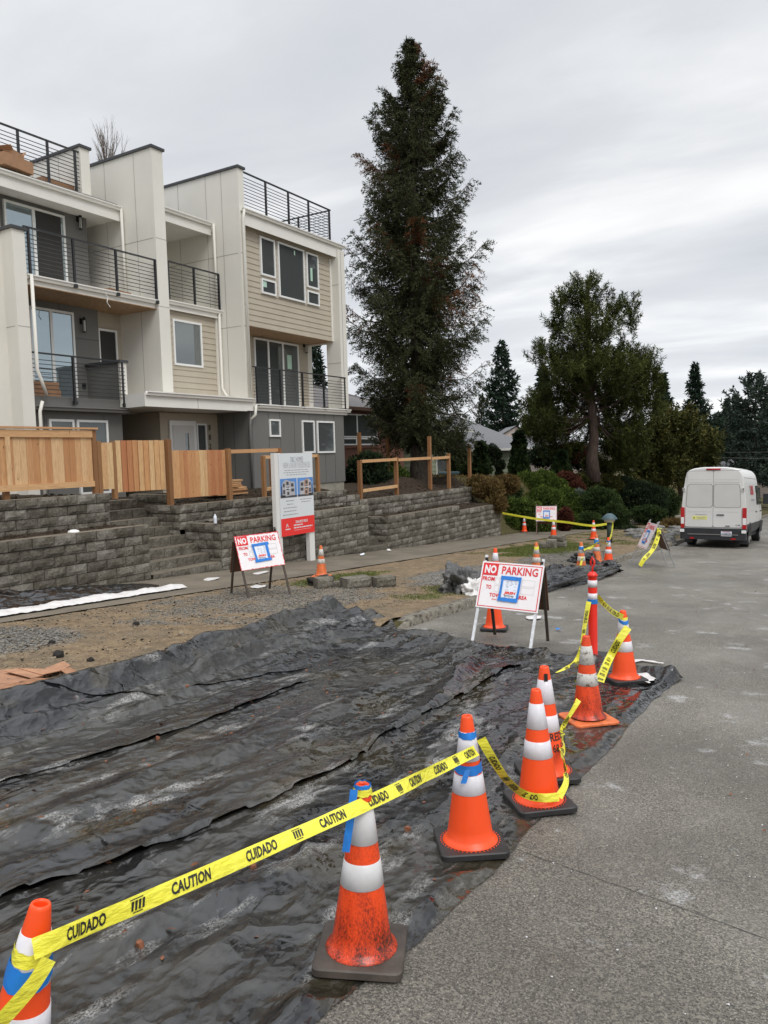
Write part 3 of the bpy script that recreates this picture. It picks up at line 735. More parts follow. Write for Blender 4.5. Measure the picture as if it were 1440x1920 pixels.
# soffits in wood
for x0, x1, y0, y1, z in ((-17.5, -16.34, 18.6, 23.5, 6.08), (-18.5, -16.95, 11.62, 15.7, 6.22)):
    mb = MB(); n_ = int((x1-x0)/.14)
    for i in range(n_+1):
        a = x0+i*.14; mb.box(a, min(x1, a+.134), y0, y1, z-.0, z+.02, 'soffit_wood', random.random())
    part(mb, 'soffit')
# floors, ceilings and roofs
mb = MB()
mb.box(XB, -16.06, 18.6, 23.89, 3.42, 3.64, 'white_trim'); mb.box(XB, -17.0, 16.1, 18.35, 6.4, 6.56, 'white_trim')
mb.box(XB, -16.98, 11.62, 15.7, 6.245, 6.46, 'white_trim'); mb.box(XB, -17.0, 11.62, 14.5, 3.27, 3.6, 'grey_panel'); part(mb, 'floor_slab')
mb = MB(); mb.box(XB, -16.08, 18.6, 23.92, 9.33, 9.50, 'white_trim'); mb.box(XB, -17.2, 16.1, 18.35, 9.0, 9.2, 'white_trim'); mb.box(XB, -18.2, 6, 15.7, 8.95, 9.15, 'white_trim'); part(mb, 'roof_slab')
mb = MB(); mb.box(XB, -16.25, 18.6, 23.8, 9.50, 9.66, 'roof_membrane'); mb.box(XB, -18.35, 6, 15.7, 9.15, 9.38, 'roof_membrane'); mb.box(XB, -17.3, 16.1, 18.35, 9.2, 9.3, 'roof_membrane'); part(mb, 'roof')
# left unit walls
mb = MB(); mb.box(XB, -17.22, 11.62, 14.5, -.1, 3.27, 'grey_panel'); joints_y(mb, -17.22, [12.1, 13.9], 0, 3.2, 'grey_joint'); part(mb, 'wall', label='grey panelled ground floor wall')
mb = MB(); mb.box(XB, -18.3, 6, 14.75, 3.6, 6.22, 'grey_panel'); joints_y(mb, -18.3, [13.5], 3.6, 6.2, 'grey_joint'); mb.box(-18.3, -18.297, 13.5, 14.75, 5.35, 5.366, 'grey_joint')
mb.box(XB, -19.0, 6, 15.1, 6.46, 8.95, 'grey_panel'); joints_y(mb, -19.0, [14.35], 6.5, 8.9, 'grey_joint'); mb.box(XB, -20.2, 15.1, 15.7, 6.46, 8.95, 'beige_panel'); part(mb, 'wall', label='grey panelled upper wall')
mb = MB(); mb.box(XB, -19.2, 16.1, 18.35, 6.56, 9.0, 'beige_panel'); part(mb, 'wall')
mb = MB(); mb.box(XB, -17.3, 5, 11.3, -.2, 9.0, 'beige_panel'); part(mb, 'wall')
# low wall with black coping at the end of the balcony
mb = MB(); mb.box(-18.3, -16.98, 14.28, 14.45, 3.6, 4.6, 'grey_panel'); mb.box(-16.98, -16.9, 14.26, 14.47, 3.4, 4.6, 'beige_panel'); part(mb, 'balcony_wall')
mb = MB(); mb.box(-18.3, -16.86, 14.22, 14.51, 4.6, 4.67, 'dark_cap'); part(mb, 'wall_cap')
# entrance canopy with a slanted end
mb = MB(); mb.prism([(-18.6, 14.52), (-16.95, 14.35), (-16.02, 14.27), (-16.02, 18.3), (-18.6, 18.3)], 3.38, 3.74, 'white_trim'); mb.box(-17.9, -16.02, 18.3, 18.6, 3.40, 3.75, 'white_trim')
mb.box(-16.02, -16.017, 16.2, 16.215, 3.38, 3.7, 'joint'); part(mb, 'canopy')
def gutter(x, y0, y1, z, name='gutter', mat='white_trim'):
    mb = MB(); prof = [(0, 0), (.0, -.11), (.07, -.11), (.085, -.06), (.115, -.03), (.115, 0), (.10, 0), (.09, -.025), (.02, -.09)]
    k = len(prof); vs = [(x+a, y, z+b) for y in (y0, y1) for a, b in prof]
    mb.add(vs, [(i, (i+1) % k, k+(i+1) % k, k+i) for i in range(k)]+[tuple(range(k-1, -1, -1)), tuple(range(k, 2*k))], mat); return part(mb, name)
gutter(-16.07, 18.4, 24.0, 9.56); gutter(-18.19, 5.5, 15.66, 9.25); gutter(-17.19, 16.12, 18.3, 9.25); gutter(-16.97, 11.64, 15.68, 6.47); gutter(-16.99, 16.12, 18.42, 6.55)
gutter(-16.05, 18.62, 24.0, 3.62); gutter(-16.015, 14.3, 18.6, 3.78); gutter(-16.99, 11.64, 14.5, 3.36, mat='grey_panel')
mb = MB(); mb.box(-16.11, -16.075, 18.6, 23.95, 9.08, 9.38, 'white_trim'); mb.box(-18.23, -18.19, 6, 15.66, 8.85, 9.16, 'white_trim'); mb.box(-17.23, -17.195, 16.12, 18.3, 8.88, 9.14, 'white_trim'); mb.box(-17.03, -16.99, 16.12, 18.4, 6.30, 6.43, 'white_trim'); mb.box(-17.02, -16.975, 11.64, 15.68, 6.24, 6.36, 'white_trim'); part(mb, 'fascia')
def spout(pts, r=.042, mat='beige_panel'):
    mb = MB(); mb.tube(pts, r, mat, 8); return part(mb, 'downspout', smooth=True)
spout([(-15.97, 18.48, 9.5), (-15.99, 18.44, 9.2), (-15.99, 18.44, 3.8)])
spout([(-17.05, 18.27, 9.2), (-17.05, 18.27, 6.6)]); spout([(-16.95, 18.24, 6.45), (-16.95, 18.24, 4.15), (-16.8, 18.2, 3.95), (-16.65, 18.15, 3.85)])
spout([(-18.12, 15.62, 9.2), (-18.1, 15.62, 6.5)])
spout([(-16.8, 11.70, 6.45), (-16.8, 11.70, 4.2), (-16.78, 11.78, 3.95), (-16.82, 11.93, 3.6)]); spout([(-16.82, 11.80, 3.45), (-16.82, 11.72, 3.2), (-16.82, 11.72, .1)])
spout([(-15.93, 18.62, 3.58), (-15.95, 18.60, 3.28), (-16.05, 18.48, 3.12)]); spout([(-16.05, 18.48, 3.12), (-16.07, 18.46, 2.95), (-16.07, 18.46, .85)], .04, 'grey_panel')
# windows: frame as a part, the pane as its sub-part
def window(X, y0, y1, z0, z1, glass='glass_dark', bars=(), name='window', fw=.06, stick=None, open_=None):
    mb = MB(); w_ = .05
    mb.box(X-.02, X+w_, y0, y0+fw, z0, z1, 'vinyl_white'); mb.box(X-.02, X+w_, y1-fw, y1, z0, z1, 'vinyl_white')
    mb.box(X-.02, X+w_-.001, y0+fw, y1-fw, z0, z0+fw, 'vinyl_white'); mb.box(X-.02, X+w_-.001, y0+fw, y1-fw, z1-fw, z1, 'vinyl_white')
    for b in bars: mb.box(X-.02, X+w_-.004, b-.04, b+.04, z0+fw, z1-fw, 'vinyl_white')
    f_ = part(mb, name)
    mb = MB(); mb.box(X+.006, X+.022, y0+fw, y1-fw, z0+fw, z1-fw, glass)
    if open_: mb.box(X+.022, X+.026, open_[0], open_[1], z0+fw, z1-fw, 'interior_dark')  # open leaf: flat dark sheet on the pane stands in for the unlit room
    if stick:
        for (a, b, c_, d_) in stick: mb.box(X+.022, X+.0235, a, b, c_, d_, 'sticker')
    mb.build('pane', f_); return f_
def wpx(X, p, q, **k):
    a, b = on(*p, 0, X), on(*q, 0, X); return window(X-.03, a[1], b[1], b[2], a[2], **k)
XS = -16.31
window(XS, 19.53, 20.27, 7.78, 9.0); window(XS, 19.53, 20.27, 7.2, 7.68, stick=[(19.6, 19.8, 7.42, 7.6)])
window(XS, 20.42, 21.85, 7.22, 9.02, stick=[(21.3, 21.36, 8.75, 8.9)]); window(XS, 21.97, 22.67, 7.8, 9.0, stick=[(22.2, 22.32, 8.05, 8.5)]); window(XS, 21.97, 22.67, 7.22, 7.7)
window(-16.12, 19.42, 19.98, 2.6, 3.17, 'glass_mid'); window(-16.12, 21.14, 21.85, 2.05, 3.17); window(-16.12, 22.0, 23.06, 2.04, 3.17)
window(-17.47, 20.4, 22.86, 3.72, 6.02, bars=(21.15, 21.95), name='sliding_door', stick=[(22.2, 22.45, 5.1, 5.6)])
wpx(-17.09, (323, 597), (381, 690), glass='glass_mid')
window(-18.27, 12.55, 13.9, 3.66, 6.02, 'glass_sky', bars=(13.2,), name='sliding_door')
window(-18.47, 14.83, 15.5, 3.7, 5.75, 'interior_dark', name='balcony_door')
window(-18.97, 12.5, 14.32, 6.5, 8.82, 'glass_sky', bars=(13.35,), name='sliding_door', open_=(13.42, 14.2))
window(-17.2, 12.19, 12.92, 1.9, 3.05); window(-17.2, 13.0, 13.97, 1.1, 3.05)
# entrance doors
mb = MB(); X = -17.47; mb.box(X, X+.05, 16.42, 17.5, .8, 3.12, 'vinyl_white'); d_ = part(mb, 'front_door')
mb = MB(); mb.box(X+.05, X+.07, 16.52, 17.38, .82, 2.98, 'door_white'); mb.box(X+.07, X+.074, 17.02, 17.15, 1.3, 2.75, 'glass_mid'); mb.build('door_leaf', d_)
window(-17.46, 17.52, 17.95, 1.2, 3.05, fw=.05)
# house numbers
def wallnum(s_, X, y, ztop, step, h):
    for i, ch in enumerate(s_):
        mb = MB(); put_text(mb, ch, 'old_wood', lambda u, v: (X, y+u, v), 0, ztop-i*step, h, sx=.8, bold=.02); part(mb, 'house_number')
wallnum('8828', -17.46, 18.13, 2.93, .30, .19); wallnum('8826', -17.212, 14.30, 2.45, .20, .15)
# wall lamps
def wall_lamp(X, y, z):
    mb = MB(); mb.box(X, X+.03, y-.06, y+.06, z-.02, z+.14, 'lamp_black'); mb.tube([(X+.03, y, z+.06), (X+.09, y, z+.10)], .02, 'lamp_black')
    mb.tube([(X+.11, y, z+.17), (X+.11, y, z+.08)], [.03, .055], 'lamp_black', 12); mb.tube([(X+.11, y, z-.22), (X+.11, y, z-.25)], .05, 'lamp_black', 12)
    for k in range(4):
        a = k*math.pi/2+.78; mb.tube([(X+.11+.047*math.cos(a), y+.047*math.sin(a), z+.09), (X+.11+.047*math.cos(a), y+.047*math.sin(a), z-.23)], .006, 'lamp_black', 5)
    o = part(mb, 'wall_lamp'); mb = MB(); mb.tube([(X+.11, y, z+.08), (X+.11, y, z-.22)], .033, 'lamp_glass', 12); mb.build('lamp_glass', o)
for X_, px_, py_ in ((-19.0, 146, 415), (-18.3, 153, 607), (-17.48, 570, 650)):
    q = on(px_, py_, 0, X_); wall_lamp(X_, q[1], q[2])
# railings
def railing(p, q, z0, h=1.07, posts=None, n=9, foot=True):
    mb = MB(); p, q = Vector((*p, z0)), Vector((*q, z0)); d = q-p; Lg = d.length
    for t in posts:
        a = p+d*t; mb.bar(a-Vector((0, 0, .12)), a+Vector((0, 0, h)), .055, .055, 'rail_black')
        if foot: mb.box(a.x-.04, a.x+.05, a.y-.05, a.y+.05, z0-.14, z0-.05, 'rail_black')
    mb.bar(p+Vector((0, 0, h)), q+Vector((0, 0, h)), .06, .035, 'rail_black')
    for i in range(n): z = .10+i*(h-.16)/n; mb.bar(p+Vector((0, 0, z)), q+Vector((0, 0, z)), .016, .016, 'rail_black')
    return part(mb, 'railing')
railing((-16.0, 18.62), (-16.0, 23.75), 3.7, posts=(.03, .26, .49, .73, .985))
railing((-17.0, 16.12), (-17.0, 18.42), 6.6, posts=(.05, .5, .96)); railing((-16.9, 11.62), (-16.9, 15.75), 6.5, posts=(.03, .33, .65, .98))
railing((-16.9, 11.62), (-16.9, 14.4), 3.55, posts=(.42, .97)); railing((-16.2, 18.55), (-16.2, 23.4), 9.66, posts=(.02, .26, .5, .73, .985), foot=False)
railing((-16.2, 23.4), (-21, 23.4), 9.66, posts=(.3, .6, .99), foot=False)
railing((-18.42, 6), (-18.42, 14.5), 9.42, posts=(.3, .5, .785, .885, .985), foot=True)
# small electrical box on the balcony wall
mb = MB(); mb.box(-18.3, -18.26, 14.1, 14.2, 4.0, 4.14, 'rail_black'); part(mb, 'outlet_cover')
mb = MB(); mb.tube([(-16.82, 13.83, 6.38), (-16.80, 13.9, 6.25), (-16.8, 13.86, 6.12), (-16.79, 13.95, 6.0)], .012, 'white_trim', 5); part(mb, 'hanging_string')
# boxes left on the balconies and the roof
def carton(x, y, z, sx_, sy_, sz_, rz, label, flaps=False, group=None):
    mb = MB(); mb.box(-sx_/2, sx_/2, -sy_/2, sy_/2, 0, sz_, 'cardboard'); mb.box(-sx_/2-.001, sx_/2+.001, -.03, .03, sz_-.001, sz_+.002, 'panel_brown')
    if flaps: mb.bar((0, sy_/2, sz_), (0, sy_/2+.10, sz_+.12), sx_, .01, 'cardboard'); mb.bar((0, -sy_/2, sz_), (0, -sy_/2-.10, sz_+.08), sx_, .01, 'cardboard')
    o = mb.build('cardboard_box'); o.location = (x, y, z); o.rotation_euler = (0, 0, rz); tag(o, label, 'box', group)
q = on(20, 318, 2, 9.42); carton(q[0], q[1], 9.38, .6, .9, .30, .15, 'long low cardboard box behind the roof railing at far left'); carton(q[0], q[1]+.05, 9.69, .4, .45, .15, .4, 'open cardboard box lying on top of the long roof box', True)
carton(-18.85, 13.95, 9.38, .5, 1.0, .22, .05, 'flat cardboard box at the right end of the roof railing')
carton(-17.35, 14.55, 6.46, .5, .8, .12, .1, 'flat cardboard box on the upper left balcony')
carton(-17.3, 12.1, 3.6, .5, .8, .18, .02, 'lower cardboard box of the pair on the first balcony'); carton(-17.32, 12.08, 3.785, .5, .78, .17, -.04, 'upper cardboard box of the pair on the first balcony')

# ------------------------------------------------------------------ cedar fences
def post(mb, x, y, z0, z1, w=.10, mat='cedar_post'): mb.box(x-w/2, x+w/2, y-w/2, y+w/2, z0, z1, mat, random.random())
def boards(mb, y0, y1, x, z0, z1, mat='cedar', bw=.14, th=.018, x2=None):
    n_ = max(1, round((y1-y0)/bw)); w_ = (y1-y0)/n_
    for i in range(n_):
        xx = x if x2 is None else lerp(x, x2, (i+.5)/n_)
        mb.box(xx-th/2+random.uniform(-.002, .002), xx+th/2+random.uniform(-.002, .002), y0+i*w_+.002, y0+(i+1)*w_-.002, z0, z1+(random.uniform(-.003, .003)), mat, random.random()**1.2)
fn = empty('cedar_fence', (-14, 9, 1.27), 'tall capped cedar board fence panel at far left on the upper wall', 'fence')
mb = MB(); boards(mb, 5.6, 10.92, -13.98, 1.42, 2.62); mb.build('board_panel', fn)
mb = MB(); mb.box(-13.965, -13.93, 5.6, 10.92, 2.47, 2.62, 'cedar_rail', .7); mb.box(-13.965, -13.93, 5.6, 10.92, 1.42, 1.54, 'cedar_rail', .8); mb.box(-13.965, -13.93, 8.92, 9.02, 1.54, 2.47, 'cedar', .9); mb.build('trim_board', fn)
mb = MB(); mb.box(-14.07, -13.90, 5.6, 11.05, 2.64, 2.68, 'cedar_rail', .1); mb.build('fence_cap', fn)
for y in (8.95, 10.98): mb = MB(); post(mb, -14.0 if y > 10 else -14.06, y, 1.2, 2.63); mb.build('fence_post', fn)
fn = empty('cedar_fence', (-14.2, 12, 1.2), 'short cedar fence of two panels at the top of the stairs', 'fence')
mb = MB(); boards(mb, 11.34, 11.66, -14.22, 1.33, 2.37, 'cedar_red'); boards(mb, 11.80, 13.10, -14.3, 1.24, 2.42, 'cedar_red', x2=-14.12); mb.build('board_panel', fn)
for y, x, z in ((11.27, -14.22, 1.1), (11.73, -14.3, 1.1)): mb = MB(); post(mb, x, y, z, 2.40); mb.build('fence_post', fn)
fn = empty('cedar_fence', (-14.1, 14, .86), 'half-height cedar fence panel on the wall right of the stairs', 'fence')
mb = MB(); boards(mb, 13.28, 15.16, -14.1, 1.0, 2.17, 'cedar_red', bw=.13); mb.build('board_panel', fn)
for y, z in ((13.18, 2.44), (15.25, 2.2)): mb = MB(); post(mb, -14.08, y, .84, z, .12); mb.build('fence_post', fn)
mb = MB(); mb.bar((-14.1, 15.3, 2.12), (-14.1, 17.35, 2.14), .04, .10, 'cedar_rail', .3); mb.build('fence_rail', fn)
mb = MB(); post(mb, -14.1, 17.4, 1.5, 2.2); mb.box(-14.15, -14.05, 17.35, 17.45, .86, 1.5, 'cedar_post', .2); mb.build('fence_post', fn)
# open frames
def px_post(px, ytop, ybot, X, w=.10):
    a = on(px, ybot, 0, X); b = on(px, ytop, 0, X); return a[1], b[2]
fn = empty('gate_frame', (-14.0, 17.5, .86), 'open cedar gate frame behind the real estate sign', 'fence frame')
yy = []
for px_, yt, X_ in ((496, 855, -13.9), (511, 858, -14.3), (597, 853, -13.95)):
    y, z = px_post(px_, yt, 930, X_); yy.append((X_, y, z)); mb = MB(); post(mb, X_, y, .84, z); mb.build('gate_post', fn)
mb = MB(); mb.bar((yy[0][0], yy[0][1], yy[0][2]-.03), (yy[2][0], yy[2][1], yy[0][2]-.03), .09, .09, 'cedar_rail', .8); mb.bar((yy[0][0], yy[0][1], 1.05), (yy[1][0], yy[1][1], 1.05), .05, .09, 'cedar_rail', .9); mb.build('gate_rail', fn)
fn = empty('fence_frame', (-14.0, 25, .47), 'open cedar post and rail frame on the wall before the spruce', 'fence frame')
P_ = []
for px_, yt, yb in ((676, 863, 935), (744, 857, 927), (807, 818, 920), (842, 850, 914), (881, 833, 912)):
    y, z = px_post(px_, yt, yb, -14.0); P_.append((y, z)); mb = MB(); post(mb, -14.0, y, .4, z, .12, 'cedar_rail' if False else 'cedar_post'); mb.build('fence_post', fn)
mb = MB()
for (a, za), (b, zb_) in ((P_[0], P_[1]), (P_[1], P_[2]), (P_[2], P_[3])): mb.bar((-13.96, a+.06, 1.72), (-13.96, b-.06, 1.72+.02), .09, .10, 'cedar_rail', .6)
mb.bar((-13.96, P_[0][0]+.06, .74), (-13.96, P_[1][0]-.06, .78), .09, .10, 'cedar_rail', .9); mb.build('fence_rail', fn)
for i, (px_, yt, yb) in enumerate(((676, 811, 905), (729, 810, 905))):
    X_ = -17.0+.2*i; y, z = px_post(px_, yt, yb, X_); mb = MB(); post(mb, X_, y, .7, z, .12)
    single(mb, 'cedar_post', ('lone cedar post standing before the dark shrub and brick house', 'lone cedar post standing in the yard left of the spruce trunk')[i], 'post')
# lumber stack
ls = empty('lumber_stack', (-15, 15.9, .9), 'stack of cut cedar boards lying in the yard', 'lumber stack')
for i in range(8):
    mb = MB()
    for j in range(3):
        a = random.uniform(-.06, .06); y0 = 15.45+random.uniform(-.1, .1); mb.bar((-15.15+j*.16, y0, .95+i*.052), (-15.15+j*.16+a, y0+1.35-i*.04+random.uniform(-.25, .15), .95+i*.052+.004), .14, .042, 'cedar_rail', random.random())
    mb.build('board', ls)

# ------------------------------------------------------------------ the black plastic sheeting on the ground
def pl_dist(x, y, pts):
    best = 9; side = 0; tt = 0
    for (x0, y0), (x1, y1) in zip(pts, pts[1:]):
        dx, dy = x1-x0, y1-y0; L2 = dx*dx+dy*dy; t = max(0, min(1, ((x-x0)*dx+(y-y0)*dy)/L2)); ex, ey = x-(x0+dx*t), y-(y0+dy*t); d = math.hypot(ex, ey)
        if d < best: best = d; side = 1 if dx*ey-dy*ex > 0 else -1; tt = t
    return best*side
def gp(*p): return [tuple(ground(*q)[:2]) for q in p]
SEAM1 = gp((-60, 1500), (0, 1480), (118, 1441), (278, 1396), (420, 1345), (600, 1270))
SEAM2 = gp((60, 1560), (104, 1545), (278, 1465), (400, 1420), (500, 1385), (640, 1330), (800, 1250))
SEAM3 = gp((-80, 1735), (0, 1702), (240, 1625), (430, 1550), (640, 1450), (760, 1375), (880, 1305), (1000, 1240))
CR = gp((700, 1400), (800, 1340), (862, 1275), (880, 1245)); CR2 = gp((380, 1272), (480, 1240), (600, 1205), (720, 1190)); CR3 = gp((150, 1800), (330, 1720), (560, 1640))
CR4 = gp((560, 1560), (590, 1640), (560, 1700)); CR5 = gp((820, 1370), (1000, 1290), (1120, 1240)); CR6 = gp((0, 1580), (160, 1560), (420, 1500), (640, 1400))
FOLDS = [(CR, .09, .10), (CR2, .07, .09), (CR3, .05, .10), (CR4, .04, .05), (CR5, .025, .05), (CR6, .03, .09), (SEAM2, .06, .13), (gp((0, 1385), (200, 1345), (420, 1290), (600, 1235)), .045, .08), (gp((350, 1250), (520, 1225), (650, 1215), (820, 1205)), .05, .08),
         (gp((20, 1640), (160, 1600), (300, 1540)), .05, .09), (gp((700, 1180), (760, 1215), (830, 1200)), .05, .08)]
def tarp_edge_l(y): return -6.10+.05*fbm(y, 1, 0, 1.2)-.22*sm(4.6, 6.4, y)-.40*sm(6.2, 9.2, y)
def tarp_edge_r(y): return -1.53+.035*fbm(y, 3, 0, 1.6)-.10*sm(3.5, 2, y)+.08*sm(7, 8.4, y)
def tarp_end(x):
    P = [(-6.9, 9.05), (-6.2, 9.35), (-5.6, 9.35), (-5.3, 9.0), (-4.55, 9.02), (-4.25, 8.70), (-3.4, 8.62), (-2.5, 8.62), (-1.4, 8.15)]
    for (a, b), (c_, d_) in zip(P, P[1:]):
        if a <= x <= c_: return lerp(b, d_, (x-a)/(c_-a))+.04*fbm(x, 5, 0, 3)
    return P[0][1] if x < P[0][0] else P[-1][1]
def rid(x, y, sx_, sy_, z, o=3):
    return 1-abs(noise.fractal(Vector((x*sx_, y*sy_, z)), .8, 2.1, o))*1.6
CONE_XY = gp((678, 1792), (882, 1588), (1011, 1510), (1025, 1455), (1103, 1352), (1171, 1277))
CONE_XY.append(tuple(on(70, 1703, 2, .712-.055*1.3)[:2]))
def tarp_z(x, y):
    base = road(y); bank = sm(-5.35, -5.95, x); base += bank*(.13 if y > 8.7 else lerp(.10, .13, sm(6, 8.7, y)))*1.0
    h = .010
    for pts, A, w_ in FOLDS:
        d = pl_dist(x, y, pts)
        if abs(d) < 4*w_: h += A*math.exp(-(d/w_)**2)*(.75+.5*noise.noise(Vector((x*2, y*2, A*50))))
    for pts, A in ((SEAM1, .012), (SEAM3, .02)):              # overlapping sheet edges: a lip on the house side
        d = pl_dist(x, y, pts)+.03*noise.noise(Vector((x*3, y*3, 2)))
        if 0 < d < .45: h += A*math.exp(-d/.16)
    q = x-tarp_edge_l(y)                                      # rolled edge over the bank
    h += (.20+.05*fbm(y, 0, 7, .9))*math.exp(-((q-.20)/.15)**2)+(.07+.03*fbm(y, 2, 7, .9))*math.exp(-((q-.55)/.08)**2)+.035*math.exp(-((q-.82)/.05)**2)+.02*math.exp(-((q-.30)/.16)**2)*noise.noise(Vector((x*8, y*5, 1)))
    q = tarp_edge_r(y)-x
    h += .030*math.exp(-((q-.10)/.05)**2)
    e_ = tarp_end(x)-y
    h += .045*math.exp(-((e_-.12)/.09)**2)*(1+.8*noise.noise(Vector((x*2.2, y, 3))))
    if x > -2.3: h += .07*math.exp(-(((x+1.5)/.30)**2+((y-8.1)/.28)**2))
    amp = .55+.9*max(0, fbm(x, y, 5, .8))
    u = x*math.cos(.12)+y*math.sin(.12); v = -x*math.sin(.12)+y*math.cos(.12)
    h += .042*amp*max(0, rid(u, v, 1.35, .28, 0, 2)-.62)*1.8
    h += .020*amp*max(0, rid(u, v, 3.4, .9, 4, 2)-.55)*1.8
    h += .008*amp*max(0, rid(u, v, 6.5, 4.5, 8, 2)-.5)
    if y > 7.8 and x < -3: h += .05*max(0, fbm(x, y, 2, 1.6))
    k = min(1, max(0, min(x-tarp_edge_l(y), tarp_edge_r(y)-x, tarp_end(x)-y)/.06))
    dc = min(math.hypot(x-a, y-b) for a, b in CONE_XY)
    if dc < .42: h = lerp(.008, h, sm(.22, .42, dc))
    return base+max(.006, h*(.25+.75*k))
def tarp_mesh(name, nu, nv, ylo, label):
    vs, fs = [], []
    for j in range(nv+1):
        t = j/nv; t = t**1.35
        for i in range(nu+1):
            u = i/nu; y = ylo+(8.8-ylo)*t; x = lerp(tarp_edge_l(y), tarp_edge_r(y), u)
            y = ylo+(tarp_end(x)-ylo)*t; x = lerp(tarp_edge_l(y), tarp_edge_r(y), u)
            vs.append((x, y, tarp_z(x, y)))
    fs = [(j*(nu+1)+i, j*(nu+1)+i+1, (j+1)*(nu+1)+i+1, (j+1)*(nu+1)+i) for j in range(nv) for i in range(nu)]
    v = np.array(vs)
    return np_mesh(name, v, np.array(fs), 'tarp_plastic', None, None, True)
def flap(pts, wid, lift, label, seed):
    P = [Vector((*p, 0)) for p in pts]; Ls = [0]
    for a, b in zip(P, P[1:]): Ls.append(Ls[-1]+(b-a).length)
    nv, nu = 260, 14; vs = []
    for j in range(nv+1):
        s_ = Ls[-1]*j/nv; i = max(k for k in range(len(P)-1) if Ls[k] <= s_+1e-6); t = (s_-Ls[i])/(Ls[i+1]-Ls[i]); p = P[i].lerp(P[i+1], t); d = (P[min(len(P)-1, i+1)]-P[i]).normalized(); n_ = Vector((-d.y, d.x, 0))
        ends = min(1, j/nv/.06, (1-j/nv)/.10); jag = .028*noise.noise(Vector((s_*1.5, seed, 0)))+.005*noise.noise(Vector((s_*9, seed, 4)))
        for k in range(nu+1):
            u = k/nu; q = p+n_*(wid*u+jag*(1-u)); zl = lift*(.55+.9*abs(noise.noise(Vector((s_*1.7, seed, 9)))))*ends*(math.exp(-u*3.2))
            lip = -.012*math.exp(-u*14); crk = .006*noise.noise(Vector((s_*9, u*4, seed)))*(1-u)
            vs.append((q.x, q.y, tarp_z(q.x, q.y)+.004+zl+lip+crk-(.016 if k == nu else 0)))
    fs = [(j*(nu+1)+k, j*(nu+1)+k+1, (j+1)*(nu+1)+k+1, (j+1)*(nu+1)+k) for j in range(nv) for k in range(nu)]
    return tag(np_mesh('plastic_sheet', np.array(vs), np.array(fs), 'tarp_plastic', None, None, True), label, 'plastic sheet')
o = tarp_mesh('plastic_sheet', 330, 430, .35, '')
flap(SEAM3, .46, .055, 'nearest long overlapping edge of black sheeting, running just behind the taut caution tape', 3)
flap(SEAM1, .32, .04, 'furthest long overlapping edge of black sheeting, near the soil bank', 7)
flap(gp((60, 1345), (240, 1322), (420, 1290), (600, 1250)), .22, .03, 'short overlapping sheet edge close to the rolled border of the sheeting', 11)
tag(o, 'wide wrinkled black plastic sheeting spread over the driveway and road', 'plastic sheet')
# sheet heap by the wall at the left, with a white liner edge
def heap(name, outline_fn, zf, mat, nu, nv, label, cat, solid=False):
    vs = []
    for j in range(nv+1):
        for i in range(nu+1):
            x, y = outline_fn(i/nu, j/nv); vs.append((x, y, zf(x, y, i/nu, j/nv)))
    fs = [(j*(nu+1)+i, j*(nu+1)+i+1, (j+1)*(nu+1)+i+1, (j+1)*(nu+1)+i) for j in range(nv) for i in range(nu)]
    o = np_mesh(name, np.array(vs), np.array(fs), mat, None, None, True); return tag(o, label, cat)
def oh(u, v):
    y = 4.5+v*5.9; x0 = -12.4+.0*v; x1 = -10.75-.10*v; c_ = lerp(x0, x1, u); k = math.sqrt(max(0, 1-max(0, (v-.55)/.45)**2)); return (-11.75+(c_+11.75)*(.12+.88*k), y)
def zh(x, y, u, v):
    e_ = math.sin(math.pi*u)**.6*math.sin(math.pi*min(1, v*.5+.5))**.7
    return gz(x, y)+.03+e_*(.17+.08*fbm(x, y, 0, 1.2)+.12*max(0, rid(x, y, 2.2, .9, 0)-.3)+.025*rid(x, y, 6, 3, 3))
heap('plastic_sheet', oh, zh, 'tarp_clean', 70, 160, 'crumpled black plastic sheet heaped on the pavement against the lower left wall', 'plastic sheet')
def oh2(u, v):
    y = 4.6+v*5.7; x = lerp(-10.95-.12*v, -10.42-.25*v+.05*fbm(y, 0, 0, 2), u); return (x, y)
heap('liner_strip', oh2, lambda x, y, u, v: gz(x, y)+.035+.05*math.sin(math.pi*u)*(1+.6*fbm(x, y, 0, 3))+.01*rid(x, y, 9, 5, 0), 'plastic_white', 12, 140, 'white plastic liner strip along the edge of the crumpled black sheet', 'plastic sheet')

